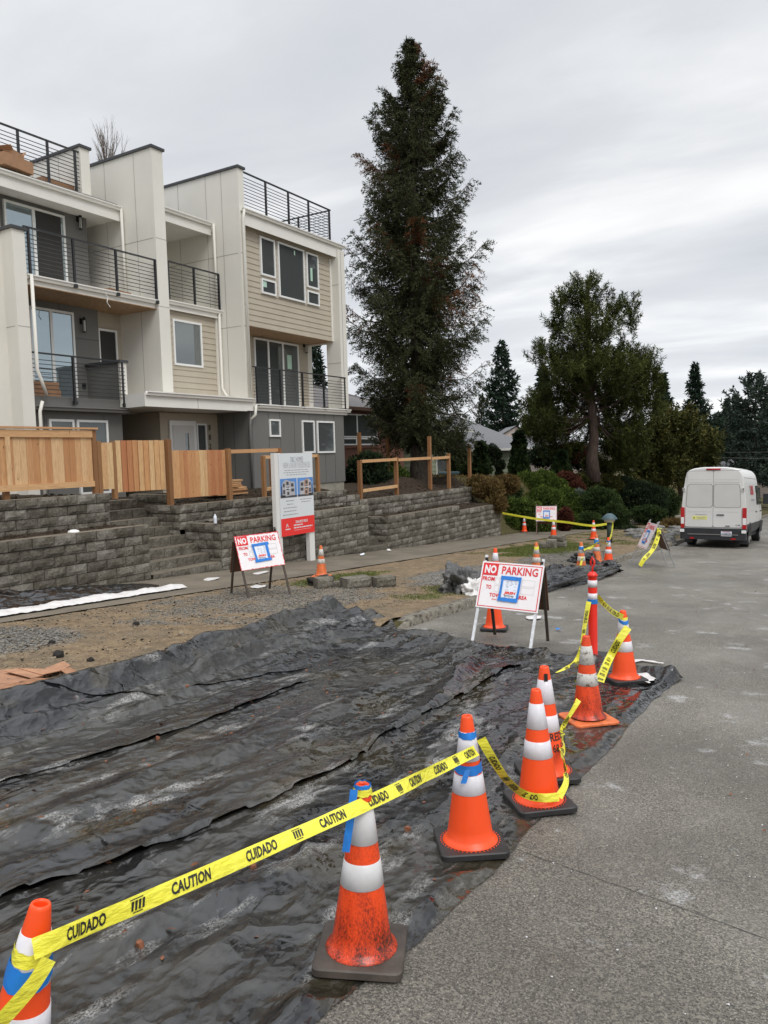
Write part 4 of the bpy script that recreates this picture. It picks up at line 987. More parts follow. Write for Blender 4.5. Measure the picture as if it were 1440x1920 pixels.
# ------------------------------------------------------------------ traffic cones
CONES = 'orange traffic cones along the work area'
def cone(x, y, label, style='new', rz=.3, h=.71, z=None, tilt=(0, 0), base='rubber_black', wrap=None, k=1.0):
    o = empty('traffic_cone', (x, y, z if z is not None else gz(x, y)+.014), label, 'traffic cone', CONES); o.rotation_euler = (tilt[0]-.04, tilt[1], rz)
    body = {'new': 'cone_orange', 'dirty': 'cone_dirty', 'faded': 'cone_faded'}[style]; col = {'new': 'collar_white', 'dirty': 'collar_worn', 'faded': 'collar_scuffed'}[style]
    if style == 'scuffed': pass
    bm_ = base; rb, rt_ = .128, .029; hb = .032
    mb = MB()
    if bm_ == 'orange':
        mb.rbox(.195, .195, 0, .02, .04, 'cone_faded')
    else: mb.rbox(.182, .182, 0, hb, .035, bm_)
    mb.build('cone_base', o, local=True)
    def r(z_): return lerp(rb, rt_, (z_-hb)/(h-hb))
    mb = MB(); prof = [(rb+.022, hb+.001), (rb+.020, hb+.006), (rb+.006, hb+.018)]+[(r(z_), z_) for z_ in np.linspace(hb+.03, h-.012, 14)]+[(rt_-.001, h-.003), (rt_-.006, h), (rt_-.009, h-.01), (rt_-.009, h-.12)]
    mb.lathe(prof, body, 40); mb.build('cone_body', o, smooth=True, local=True)
    if style != 'plain':
        for z0, z1 in ((.475, .625), (.30, .40)):
            s_ = h/.71; z0 *= s_; z1 *= s_
            mb = MB(); mb.lathe([(r(z0)+.0004, z0-.001), (r(z0)+.0022, z0), (r(z1)+.0022, z1), (r(z1)+.0004, z1+.001)], col, 40); mb.build('reflective_collar', o, smooth=True, local=True)
    if base == 'rubber_black' and style == 'new':             # ring of little studs round the foot
        mb = MB()
        for i in range(44): a = i*2*math.pi/44; cx_, cy_ = .160*math.cos(a), .160*math.sin(a); mb.box(cx_-.0028, cx_+.0028, cy_-.0028, cy_+.0028, hb, hb+.003, 'cone_orange')
        q = mb.build('stud_ring', o, local=True)
    if wrap:
        for (z0, z1, m_, sl_) in wrap:
            mb = MB(); n_ = 28; vs = []
            for j in range(4):
                for i in range(n_):
                    a = 2*math.pi*i/n_; z_ = lerp(z0, z1, j/3)+sl_*math.sin(a)+.006*noise.noise(Vector((math.cos(a)*3, math.sin(a)*3, j+z0*9)))
                    rr = r(z_)+.005+.004*noise.noise(Vector((math.cos(a)*6, math.sin(a)*6, j*2+z0*9))); vs.append((rr*math.cos(a), rr*math.sin(a), z_))
            mb.add(vs, [(j*n_+i, j*n_+(i+1) % n_, (j+1)*n_+(i+1) % n_, (j+1)*n_+i) for j in range(3) for i in range(n_)], m_); mb.build('tape_wrap', o, smooth=True, local=True)
    o.scale = (k, k, k)
    return o
def tail(o, pts, w_, mat):                                   # a hanging end of tape, local coordinates
    mb = MB(); vs = []
    for i, p in enumerate(pts): vs += [(p[0]-w_/2, p[1]+.002*i, p[2]), (p[0]+w_/2, p[1], p[2])]
    mb.add(vs, [(2*i, 2*i+1, 2*i+3, 2*i+2) for i in range(len(pts)-1)], mat); mb.build('tape_tail', o, local=True)
B_ = 'tape_blue'; Y_ = 'tape_yellow'
pA = ground(70, 1703, .712); gA = (pA[0], pA[1])
gA2 = (gA[0]-RT[0]*.15, gA[1]-RT[1]*.15)
cA = cone(*gA2, 'bright cone with blue and yellow tape round its neck at the lower left edge', rz=.548, tilt=(0, .21), wrap=[(.49, .56, B_, .025), (.56, .60, Y_, .02)])
g = ground(678, 1792); gB = g
cB = cone(g[0], g[1], 'dirty cone with grimy skirt and a blue tape tail, nearest in the foreground', 'dirty', .45, tilt=(-.015, .03), base='rubber_dusty', wrap=[(.672, .70, Y_, .006), (.695, .712, B_, .0)])
tail(cB, [(-.03, -.045, .70), (-.036, -.066, .62), (-.046, -.084, .54), (-.055, -.10, .465)], .032, B_)
g = ground(882, 1588); gC = g
cC = cone(g[0], g[1], 'bright cone with blue tape bands, caution tape tied at its top', rz=.62, wrap=[(.595, .63, B_, .004), (.42, .47, B_, .015)])
tail(cC, [(-.015, -.075, .44), (-.03, -.088, .41), (-.045, -.098, .375)], .03, B_)
g = ground(1011, 1510); gD = g; cD = cone(g[0], g[1], 'bright cone with caution tape looped round its skirt', rz=.72)
g = ground(1025, 1455); cE = cone(g[0], g[1], 'cone with black stencilled letters standing right behind another cone', rz=.6, k=1.04)
mb = MB()
def cyl(r_, a0): return lambda u, v: (r_(v)*math.cos(a0+u/r_(v)), r_(v)*math.sin(a0+u/r_(v)), v)
rr_ = lambda v: lerp(.128, .029, (v-.032)/.678)+.0015
put_text(mb, 'REDI', 'ink_black', cyl(rr_, -.95), 0, .27, .05, sx=.8, bold=.02); mb.build('stencil', cE, local=True); mb = MB(); put_text(mb, '68-5', 'ink_black', cyl(rr_, -.95), 0, .20, .05, sx=.8, bold=.02); mb.build('stencil', cE, local=True); mb = MB(); mb.box(-.014, .010, -.046, -.044, .62, .67, 'ink_black'); mb.build('tape_patch', cE, local=True)
g = ground(1103, 1352); gF = g
cF = cone(g[0], g[1], 'grimy fat cone with scuffed white collars on an orange square base', 'dirty', .75, base='orange', k=1.0)
for ch in cF.children:
    if ch.name.startswith('reflective'): ch.data.materials.clear(); ch.data.materials.append(MATS['collar_scuffed'])
g = ground(1171, 1277); gG = g
cG = cone(g[0], g[1], 'bright cone beside the red tube post at the corner of the sheeting', rz=.7, wrap=[(.60, .635, B_, .03), (.635, .66, Y_, .02)])
g = ground(927, 1181); cH = cone(g[0], g[1], 'cone half hidden behind the large no parking sign on the road', rz=.3)
# at the back, by the rolled sheeting
far = [(1090, 1078, 'faded cone with blue neck tape in front of the rolled black sheeting', 'faded', .2, [(.56, .62, B_, .01)], 1.04), (1119, 1062, 'cone between two others behind the rolled black sheeting', 'faded', .4, [(.50, .60, B_, .02)], .98),
       (1141, 1060, 'bright cone at the kerb beside the rolled black sheeting', 'new', .3, [(.60, .64, B_, .01)], 1.0), (1113, 1012, 'bright cone on the grass before the garden lamp', 'new', .1, None, 1.0),
       (1038, 1008, 'cone in front of the far no parking sign at the pavement', 'new', .2, None, 1.0), (983, 998, 'cone left of the far no parking sign, at the foot of the hedge', 'new', .1, [(.66, .70, Y_, .0)], .98),
       (1006, 1082, 'cone with yellow tape seen above the right corner of the large sign', 'faded', .1, [(.58, .64, Y_, .02)], 1.0), (929, 1100, 'cone with only its tip showing above the large no parking sign', 'new', .1, None, 1.0)]
FC = []
for px_, py_, lb, stl, rz_, wr, k_ in far:
    g = ground(px_, py_); FC.append(g); cone(g[0], g[1], lb, stl, rz_, wrap=wr, k=k_)
g = ground(603, 1083); cone(g[0], g[1], 'faded cone with worn top draped over rubble beside the grey blocks', 'plain' if False else 'faded', .3, z=gz(g[0], g[1])+.03, base='orange', k=.92)
# tube delineator
g = ground(1112, 1236); gT = g
dl = empty('delineator_post', (g[0], g[1], gz(g[0], g[1])+.01), 'tall red tube delineator with white bands and loop handle', 'delineator post')
mb = MB(); mb.rbox(.24, .24, 0, .03, .04, 'rubber_black'); mb.build('post_base', dl, local=True)
HT = 1.0
mb = MB(); mb.lathe([(.062, .03), (.052, .06), (.050, .9), (.050, .95), (.058, .955), (.058, .97), (.035, 1.0), (.018, 1.005)], 'delineator_red', 28, cap1=True); mb.build('tube', dl, smooth=True, local=True)
for z0, z1 in ((.68, .76), (.83, .91)): mb = MB(); mb.lathe([(.0505, z0), (.053, z0), (.053, z1), (.0505, z1)], 'collar_white', 28); mb.build('reflective_band', dl, smooth=True, local=True)
mb = MB(); mb.lathe([(.051, .64), (.056, .64), (.056, .69), (.051, .69)], 'tape_blue', 20); mb.build('tape_wrap', dl, local=True)
mb = MB(); mb.tube([(0, 0, 1.0), (.0, 0, 1.05), (.022, 0, 1.09), (.022, 0, 1.13), (0, 0, 1.17), (-.02, 0, 1.12), (-.015, 0, 1.07)], .011, 'delineator_red', 8); mb.build('handle', dl, smooth=True, local=True)

# ------------------------------------------------------------------ caution tape
def ribbon(pts, w_=.076, label='', text=True, phase=0.0, twist=None, nseg=None, wv=.004, textw=1.0, sag=0.0):
    P = [Vector(p) for p in pts]; Ls = [0]
    for a, b in zip(P, P[1:]): Ls.append(Ls[-1]+(b-a).length)
    T = Ls[-1]; camv = Vector((0, 0, CH))
    def cat(s_):
        s_ = max(0, min(T-1e-6, s_)); i = max(k for k in range(len(P)-1) if Ls[k] <= s_); t = (s_-Ls[i])/(Ls[i+1]-Ls[i])
        p0 = P[max(0, i-1)]; p1 = P[i]; p2 = P[i+1]; p3 = P[min(len(P)-1, i+2)]
        q = .5*((2*p1)+(p2-p0)*t+(2*p0-5*p1+4*p2-p3)*t*t+(3*p1-p0-3*p2+p3)*t**3) if len(P) > 2 else p1.lerp(p2, t)
        q = q-Vector((0, 0, sag*4*(s_/T)*(1-s_/T))); return q
    def frame(s_):
        p = cat(s_); d = (cat(s_+.01)-cat(s_-.01)).normalized(); look = (p-camv).normalized()
        wd = d.cross(look).normalized(); wd = wd if wd.z >= 0 or abs(wd.z) < .2 else -wd
        n_ = wd.cross(d).normalized()
        n_ = n_ if n_.dot(look) < 0 else -n_
        tw = twist(s_/T) if twist else 0
        if tw: wd = (wd*math.cos(tw)+n_*math.sin(tw)); n_ = wd.cross(d).normalized(); n_ = n_ if n_.dot(look) < 0 else -n_
        return p, d, wd, n_
    def F(u, v, off=0):
        p, d, wd, n_ = frame(u); ww = wv*(noise.noise(Vector((u*6, v*10, phase)))+.6*math.sin(v/w_*3.1+u*2)); return p+wd*v+n_*(ww+off)
    mb = MB(); n_ = nseg or max(6, int(T/.03)); m_ = 5; vs = [F(T*i/n_, w_*(j/m_-.5)) for i in range(n_+1) for j in range(m_+1)]
    mb.add(vs, [(i*(m_+1)+j, i*(m_+1)+j+1, (i+1)*(m_+1)+j+1, (i+1)*(m_+1)+j) for i in range(n_) for j in range(m_)], 'tape_yellow')
    if text:
        s_ = .10+phase; k = 1; right = (cat(T)-cat(0)).dot(Vector(RT)) > 0
        while s_ < T-.18:
            w1 = 'CAUTION' if k % 3 == 0 else ('CUIDADO' if k % 3 == 1 else None)
            sg = 1 if right else -1
            if w1:
                c_ = s_+.085
                if c_+.08 < T: put_text(mb, w1, 'ink_black', (lambda u, v, c_=c_: F(c_+sg*u, v, .0022)), 0, 0, w_*.66, width=.128, shear=.10, bold=.035)
                s_ += .27 if k % 3 == 0 else .22
            else:
                c_ = s_+.02
                for q in range(4):
                    a = -.018+q*.011
                    mb.add([F(c_+sg*(a), -.014, .0022), F(c_+sg*(a+.006), -.014, .0022), F(c_+sg*(a+.012), .014, .0022), F(c_+sg*(a+.004), .014, .0022)], [(0, 1, 2, 3)], 'ink_black')
                mb.add([F(c_-sg*.018, .018, .0022), F(c_+sg*.022, .018, .0022), F(c_+sg*.022, .021, .0022), F(c_-sg*.018, .021, .0022)], [(0, 1, 2, 3)], 'ink_black')
                mb.add([F(c_-sg*.014, -.021, .0022), F(c_+sg*.016, -.021, .0022), F(c_+sg*.016, -.018, .0022), F(c_-sg*.014, -.018, .0022)], [(0, 1, 2, 3)], 'ink_black')
                s_ += .105
            k += 1
    o = mb.build('caution_tape', None, True); return tag(o, label, 'caution tape', 'strands of yellow caution tape')
def at_cone(g_, px, py, out=.0):
    """point on the picture ray of (px,py) at the camera distance of a cone, nudged towards the camera"""
    d = (np.array([g_[0], g_[1], 0])@FW*1.0-np.array([0, 0, CH])@FW*0); dd = (np.array([g_[0], g_[1], gz(g_[0], g_[1])+.4])-np.array([0, 0, CH]))@FW
    return depth(px, py, dd-out)
a0 = at_cone(gA, 62, 1780, .07); b0 = at_cone(gB, 704, 1499, -.02); c0 = at_cone(gC, 893, 1407, .06)
ribbon([a0, (np.array(a0)+np.array(b0))/2+np.array([0, 0, -.004]), b0, (np.array(b0)+np.array(c0))/2, c0], .058, 'long taut caution tape across the foreground from the left cone to the third', phase=.02, wv=.006, twist=lambda t: .28*math.sin(t*11)+.12*math.sin(t*27))
ribbon([at_cone(gA, 92, 1798, .08), at_cone(gA, 66, 1840, .11), at_cone(gA, 20, 1895, .14), at_cone(gA, -30, 1950, .15)], .05, 'slack caution tape hanging from the cone at the lower left edge', phase=.1, twist=lambda t: .5)
ribbon([at_cone(gC, 902, 1385, .05), at_cone(gC, 922, 1420, .02), at_cone(gC, 950, 1462, -.1), at_cone(gD, 985, 1490, .13), at_cone(gD, 1018, 1496, .17), at_cone(gD, 1048, 1494, .13)], .05, 'sagging caution tape from the third cone round the front of the fourth', phase=.0, twist=lambda t: .55*math.sin(t*3))
ribbon([at_cone(gD, 1048, 1494, .13), at_cone(gD, 1062, 1462, .02), at_cone(gD, 1054, 1415, -.2), at_cone(gF, 1054, 1370, .3), at_cone(gF, 1066, 1345, .2), at_cone(gF, 1085, 1312, .12)], .045, 'crumpled caution tape rising from the fourth cone to the grimy fat cone', phase=.05, twist=lambda t: 1.0*math.sin(t*9), wv=.008)
ribbon([at_cone(gT, 1104, 1128, .06), at_cone(gT, 1096, 1175, .1), at_cone(gT, 1090, 1215, .15), at_cone(gT, 1078, 1243, .2), ground(1058, 1256, .04), ground(1044, 1264, .02)], .055, 'loose caution tape hanging from the red tube post down onto the sheeting', twist=lambda t: .6*math.sin(t*5))
ribbon([at_cone(gT, 1119, 1117, .06), at_cone(gT, 1132, 1132, -.05), at_cone(gG, 1150, 1148, .1), at_cone(gG, 1168, 1157, .06)], .055, 'short caution tape between the red tube post and the bright cone beside it', twist=lambda t: .2)
ribbon([at_cone(gG, 1178, 1176, .08), at_cone(gG, 1160, 1202, .1), at_cone(gG, 1140, 1240, .1), at_cone(gF, 1124, 1278, -.12)], .075, 'caution tape running down from the bright corner cone behind the grimy fat cone', phase=.05)
wallp = np.array([-12.35, 30.1, -.45]); K_ = FC[2]
lampg = ground(1143, 1018)
seq = [depth(942, 962, 31), depth(1000, 972, 29.5), depth(1060, 979, 28.5), depth(1110, 985.5, 27.5), depth(1149, 980, 27.2)]
ribbon(seq, .08, 'long thin caution tape strung from the wall end past the far sign to the lamp', text=False)
ribbon([seq[-1], depth(1147, 1000, 24), at_cone(K_, 1141, 1015, .1)], .07, 'caution tape dropping from the garden lamp to the kerbside cone', text=False, twist=lambda t: .8)
ribbon([at_cone(K_, 1140, 1020, .1), at_cone(FC[1], 1122, 1017, .1), at_cone(FC[1], 1108, 1027, .2), at_cone(FC[0], 1094, 1030, .1)], .07, 'slack caution tape draped between the cones behind the rolled sheeting', text=False, twist=lambda t: 1.2*math.sin(t*6))
ribbon([at_cone(FC[0], 1092, 1045, .15), at_cone(FC[0], 1087, 1065, .25), at_cone(FC[0], 1078, 1078, .35), at_cone(FC[0], 1068, 1086, .45)], .06, 'caution tape end trailing down the faded cone to the white liner', text=False, twist=lambda t: .7*math.sin(t*7))
ribbon([ground(836, 1143, .03), ground(845, 1138, .05), ground(856, 1140, .02), ground(870, 1136, .015), ground(884, 1134, .015)], .05, 'scrap of caution tape lying on the road at the kerb left of the large sign', text=False, twist=lambda t: 1.1*math.sin(t*8))

# ------------------------------------------------------------------ no parking signs on A-frames
def a_sign(x, y, rz, label, kind='metal', pw=.76, ph=.61, top=1.04, spread=.46, roll=0.0, worn=False, gap=.0):
    o = empty('no_parking_sign', (x, y, gz(x, y)+.01), label, 'sign', 'no parking signs on A-frames'); o.rotation_euler = (-.055*math.cos(rz), roll, rz)
    lean = math.atan2(spread, top); hx = pw/2-.03
    def F(u, v, off=0):                                  # the slanting front plane: v = height along the leg
        return (u, -spread+v*math.sin(lean)-off*math.cos(lean), v*math.cos(lean)+off*math.sin(lean))
    Lg = math.hypot(spread, top)
    legm, backm = {'metal': ('galv_white', 'old_wood'), 'steel': ('galvanised', 'galvanised'), 'wood': ('stand_wood' if not worn else 'old_wood', 'old_wood')}[kind]
    for sx_ in (-1, 1):
        mb = MB(); a, b = Vector(F(sx_*hx, 0, -.02)), Vector(F(sx_*hx, Lg+.06, -.02)); mb.bar(a, b, .034, .022, legm, random.random(), up=(0, -1, 0)); mb.build('leg', o, local=True)
        mb = MB(); mb.bar((sx_*hx*.97, spread, 0), (sx_*hx*.97, .0, top+.02), .036, .024, backm, random.random(), up=(0, 1, 0)); mb.build('leg', o, local=True)
    v0 = Lg-.03-ph; v1 = Lg-.03
    mb = MB(); mb.add([F(-pw/2, v0, -.004), F(pw/2, v0, -.004), F(pw/2, v1, -.004), F(-pw/2, v1, -.004), F(-pw/2, v0, .004), F(pw/2, v0, .004), F(pw/2, v1, .004), F(-pw/2, v1, .004)],
           [(3, 2, 1, 0), (0, 1, 5, 4), (1, 2, 6, 5), (2, 3, 7, 6), (3, 0, 4, 7)], 'sign_white' if not worn else 'sign_pink')
    mb.add([F(-pw/2, v0, .004), F(pw/2, v0, .004), F(pw/2, v1, .004), F(-pw/2, v1, .004)], [(0, 1, 2, 3)], 'sign_white')
    sc = pw/.76; sv = ph/.61
    def G(off): return lambda u, v: F(u*sc, v0+ph/2+v*sv, off)
    def rect(u0, u1, w0, w1, off, mat): g_ = G(off); mb.add([g_(u0, w0), g_(u1, w0), g_(u1, w1), g_(u0, w1)], [(0, 1, 2, 3)], mat)
    rd = 'sign_red'
    if worn:
        for i in range(26):
            t0, t1 = i/26, (i+1)/26; q = lambda: random.uniform(.004, .014)
            rect(-.38+.76*t0, -.38+.76*t1, .305-q()-.004, .305, .006, rd); rect(-.38+.76*t0, -.38+.76*t1, -.305, -.305+q(), .006, rd); rect(-.38, -.38+q(), -.305+.61*t0, -.305+.61*t1, .006, rd); rect(.38-q(), .38, -.305+.61*t0, -.305+.61*t1, .006, rd)
    else:
        m_ = .018; t = .010
        for (u0, u1, w0, w1) in ((-.38+m_, .38-m_, .305-m_-t, .305-m_), (-.38+m_, .38-m_, -.305+m_, -.305+m_+t), (-.38+m_, -.38+m_+t, -.305+m_+t, .305-m_-t), (.38-m_-t, .38-m_, -.305+m_+t, .305-m_-t)): rect(u0, u1, w0, w1, .006, rd)
    rect(-.355, -.17, .125, .285, .0075, rd)
    T = lambda s_, mat, u, v, h, w_, off, bold=.02, shear=0: put_text(mb, s_, mat, G(off), u, v, h, width=w_, bold=bold, shear=shear)
    T('NO', 'sign_white', -.263, .205, .112, .145, .009, .045); T('PARKING', rd, .098, .205, .105, .44, .008, .02)
    T('FROM', rd, -.27, .078, .055, .15, .008, .03); T('TO', rd, -.255, -.03, .055, .068, .008, .03); T('TOW-AWAY AREA', rd, .0, -.13, .05, .46, .008, .03)
    if not worn: T('PHONE', rd, -.13, -.185, .022, .12, .008, .0)
    for w0 in (.015, -.085):
        for (u0, u1) in ((-.185, -.13), (.145, .30)):
            for a, b, c_, d_ in ((u0, u1, w0, w0+.003), (u0, u1, w0+.082, w0+.085), (u0, u0+.003, w0, w0+.085), (u1-.003, u1, w0, w0+.085)): rect(a, b, c_, d_, .007, 'ink_grey' if worn else 'sign_line')
    pn = mb.build('sign_panel', o, local=True)
    # paper notice taped over it
    mb = MB(); mb.add([G(.012)(-.085, -.165), G(.012)(.115, -.165), G(.014)(.115, .09), G(.012)(-.085, .09)], [(0, 1, 2, 3)], 'paper')
    for i in range(9):
        w_ = .075-i*.016; a = -.05+random.uniform(0, .015)
        for q in range(3):
            if random.random() < .75: rect(a+q*.05, a+q*.05+random.uniform(.02, .042), w_, w_+.004, .0155, 'ink_grey')
    put_text(mb, 'JIREH', 'ink_red', G(.016), .015, -.093, .045, width=.135, bold=.05, shear=.22); rect(-.05, .07, -.128, -.121, .016, 'ink_black')
    for a in (-.045, .0, .04): rect(a, a+.03, -.142, -.138, .016, 'ink_black')
    mb.build('paper_notice', o, local=True)
    mb = MB()
    def tp(c_, nu=6):
        (u0, w0), (u1, w1), hw = c_; d_ = Vector((u1-u0, w1-w0)).normalized(); n_ = Vector((-d_.y, d_.x)); vs = []
        for i in range(nu+1):
            t = i/nu; c2 = Vector((lerp(u0, u1, t), lerp(w0, w1, t))); k = hw*(1+random.uniform(-.1, .1))
            for s_ in (-1, 1): q = c2+n_*k*s_; vs.append(G(.018+random.uniform(0, .003))(q.x, q.y))
        mb.add(vs, [(2*i, 2*i+1, 2*i+3, 2*i+2) for i in range(nu)], 'tape_blue')
    if worn: tp(((-.125, .105), (.17, .115), .024)); tp(((-.12, -.175), (.165, -.165), .024)); tp(((-.105, .08), (-.085, -.155), .016)); tp(((.125, .10), (.13, -.13), .024))
    else: tp(((-.115, .105), (.135, .10), .024)); tp(((-.12, -.175), (.125, -.18), .024)); tp(((-.095, .085), (-.10, -.16), .014)); tp(((.122, .085), (.115, -.16), .014))
    mb.build('tape_frame', o, local=True)
    # rear board
    mb = MB(); bl = math.atan2(spread, top)
    for (za, zb_) in ((.42, .98),):
        q = lambda u, z, off: (u, spread*(1-z/top)+off, z)
        mb.add([q(-pw/2, za, .02), q(pw/2, za, .02), q(pw/2, zb_, .02), q(-pw/2, zb_, .02), q(-pw/2, za, .03), q(pw/2, za, .03), q(pw/2, zb_, .03), q(-pw/2, zb_, .03)],
               [(0, 1, 2, 3), (7, 6, 5, 4), (0, 4, 5, 1), (1, 5, 6, 2), (2, 6, 7, 3), (3, 7, 4, 0)], 'panel_brown')
    mb.build('rear_board', o, local=True)
    return o
f1, f2 = ground(879, 1212), ground(990, 1224); b1, b2 = ground(930, 1192), ground(1033, 1205)
cx_, cy_ = (f1[0]+f2[0]+b1[0]+b2[0])/4, (f1[1]+f2[1]+b1[1]+b2[1])/4
a_sign(cx_, cy_, .06, 'large no parking sign standing on the road, its paper framed in blue tape', 'metal', .80, .60, 1.04, .42, roll=.035)
q = [ground(*p) for p in ((430, 1114), (471, 1124), (510, 1106), (541, 1117))]
a_sign(sum(p[0] for p in q)/4, sum(p[1] for p in q)/4, R(66), 'weathered no parking sign with flaking red edge on dark wooden legs', 'wood', .84, .62, 1.10, .40, roll=-.03, worn=True)
g = ground(1025, 1002); a_sign(g[0], g[1], .30, 'distant no parking sign on thin wooden legs beside the green hedge', 'wood', .86, .66, 1.22, .42)
q = [ground(*p) for p in ((1178, 1058), (1198, 1064), (1248, 1060), (1268, 1064))]
a_sign(sum(p[0] for p in q)/4, sum(p[1] for p in q)/4, R(-60), 'no parking sign seen nearly edge-on by the kerb, with yellow tape knotted on it', 'steel', .72, .68, 1.12, .48)
sg = np.array([sum(p[0] for p in q)/4, sum(p[1] for p in q)/4, 0])
ribbon([at_cone(sg, 1236, 990, .3), at_cone(sg, 1234, 1005, .45), at_cone(sg, 1224, 1030, .5), at_cone(sg, 1208, 1048, .55), at_cone(sg, 1200, 1061, .55)], .11, 'bunched caution tape hanging from the edge-on sign by the kerb', twist=lambda t: .5*math.sin(t*8), phase=.03)

# ------------------------------------------------------------------ real estate sign
es = empty('real_estate_sign', (-12.3, 15.7, -.9), 'tall white and red real estate sign on two white posts before the wall', 'sign')
pL, pR = on(521, 855, 0, -12.3), on(582, 850, 0, -12.3); y0, y1 = on(513, 852, 0, -12.3)[1], on(588, 1058, 0, -12.3)[1]
zt = 2.03; zb_ = -.07
for nm, a, b in (('l', 14.96, 15.17), ('r', 16.30, 16.52)):
    mb = MB(); mb.box(-12.40, -12.28, a, b, -1.0, zt+.01, 'post_white'); mb.build('sign_post', es)
mb = MB(); X = -12.255; ya, yb = 15.10, 16.50; mb.box(X-.02, X, ya, yb, zb_, zt, 'board_white')
FS = lambda off: (lambda u, v: (X+off, lerp(ya, yb, u), lerp(zb_, zt, v)))
def r_(u0, u1, v0, v1, mat, off=.003): g_ = FS(off); mb.add([g_(u0, v0), g_(u1, v0), g_(u1, v1), g_(u0, v1)], [(0, 1, 2, 3)], mat)
def t_(s_, mat, u, v, h, wd, bold=0, off=.006):
    H_ = zt-zb_; W_ = yb-ya; put_text(mb, s_, mat, lambda a, b: (X+off, ya+u*W_+a, zb_+v*H_+b), 0, 0, h, width=wd, bold=bold)
r_(0, 1, 0, .215, 'board_red')
t_('D&C HOMES', 'ink_grey', .52, .925, .13, .52, -.01); t_('NEW LUXURY RESIDENCES', 'ink_silver', .52, .855, .14, 1.12, -.01)
for i, wd in enumerate((.70, .76, .60)):
    a = .5-wd/2; v = .79-i*.028
    while a < .5+wd/2-.02: b = min(.5+wd/2, a+random.uniform(.04, .11)); r_(a, b, v, v+.007, 'ink_grey'); a = b+.018
for (u0, u1, fl) in ((.01, .49, 0), (.515, .99, 1)):
    r_(u0, u1, .465, .695, 'pic_sky', .004); k = u1-u0; g_ = FS(.006); P = lambda pts, mat, off=.006: mb.add([FS(off)(u0+(1-a if fl else a)*k, .465+b*.23) for a, b in pts], [tuple(range(len(pts)))], mat)
    P([(.0, 0), (1, 0), (1, .10), (0, .14)], 'pic_dark'); P([(.12, .08), (.30, .06), (.32, .95), (.12, .78)], 'pic_wall'); P([(.30, .06), (.60, .10), (.58, .86), (.32, .95)], 'pic_tan' if fl else 'pic_wall', .007)
    P([(.58, .10), (.88, .10), (.86, .80), (.58, .86)], 'pic_wall', .0075); P([(.04, .1), (.11, .1), (.09, .62), (.05, .6)], 'pic_dark', .0078)
    for a, b, c_, d_ in ((.36, .5, .66, .84), (.36, .52, .40, .56), (.64, .80, .56, .74), (.64, .82, .30, .46), (.40, .52, .14, .30), (.16, .26, .56, .74), (.16, .27, .2, .42)): P([(a, c_), (b, c_), (b, d_), (a, d_)], 'pic_dark', .009)
    P([(.28, .48), (.62, .46), (.62, .50), (.28, .53)], 'board_white', .010)
for i, (u, wd) in enumerate(((.28, .24), (.28, .18), (.28, .40), (.28, .38), (.28, .44))):
    a = u-wd/2; v = .42-i*.042
    while a < u+wd/2-.02: b = min(u+wd/2, a+random.uniform(.03, .09)); r_(a, b, v, v+.009, 'ink_grey'); a = b+.014
for i, wd in enumerate((.36, .30)):
    a = .76-wd/2; v = .425-i*.032
    while a < .76+wd/2-.02: b = min(.76+wd/2, a+random.uniform(.03, .09)); r_(a, b, v, v+.008, 'ink_grey'); a = b+.014
t_('206.893.9835', 'board_white', .60, .158, .075, .52, .02)
for i, (u0, wd) in enumerate(((.36, .27), (.36, .57))):
    a = u0; v = .112-i*.033
    while a < u0+wd-.02: b = min(u0+wd, a+random.uniform(.04, .10)); r_(a, b, v, v+.014, 'board_white', .004); a = b+.012
r_(.36, .87, .055, .058, 'board_white', .004); r_(.12, .26, .075, .087, 'board_white', .004)
g_ = FS(.004); mb.add([g_(.13, .105), g_(.145, .105), g_(.18, .145), g_(.165, .15)], [(0, 1, 2, 3)], 'board_white'); mb.add([g_(.21, .105), g_(.195, .105), g_(.165, .15), g_(.18, .15)], [(0, 1, 2, 3)], 'board_white', .5)
mb.build('sign_board', es)

# ------------------------------------------------------------------ rolled black sheeting, bag, blocks, rubbish
def roll_path():
    return [ground(*p) for p in ((905, 1112), (940, 1098), (985, 1085), (1030, 1075), (1085, 1068), (1150, 1066))]
RP = roll_path()
def lump(name, cx_, cy_, rx, ry, h, rz, mat, label, cat, nu=64, nv=26, rough=.35, seed=0, group=None):
    vs = []; cr_, sr_ = math.cos(rz), math.sin(rz)
    for j in range(nv+1):
        ph_ = math.pi/2*j/nv
        for i in range(nu):
            th = 2*math.pi*i/nu; d_ = Vector((math.cos(th)*math.sin(ph_), math.sin(th)*math.sin(ph_), math.cos(ph_)))
            f = 1+rough*(noise.fractal(d_*1.6+Vector((seed, 0, 0)), .8, 2.1, 3))+.22*rough*(1-abs(noise.fractal(d_*4+Vector((seed, 3, 0)), .8, 2, 3))*2)
            x, y = d_.x*rx*f, d_.y*ry*f; X_, Y__ = cx_+x*cr_-y*sr_, cy_+x*sr_+y*cr_
            vs.append((X_, Y__, gz(X_, Y__)+max(0, d_.z*h*f)+(.012 if j < nv else -.01)))
    fs = [(j*nu+i, j*nu+(i+1) % nu, (j+1)*nu+(i+1) % nu, (j+1)*nu+i) for j in range(nv) for i in range(nu)]
    o = np_mesh(name, np.array(vs), np.array(fs), mat, None, None, True); return tag(o, label, cat, group)
r0_, r1_ = ground(915, 1112), ground(1150, 1070); c_ = (r0_+r1_)/2; RZ = math.atan2(-(r1_-r0_)[0], (r1_-r0_)[1]); RL = math.hypot(*(r1_-r0_)[:2])/2
lump('rolled_sheet', c_[0], c_[1], .40, RL*.85, .24, RZ, 'tarp_clean', 'long bundle of rolled black plastic sheeting along the kerb', 'plastic sheet', 80, 30, .40, 4)
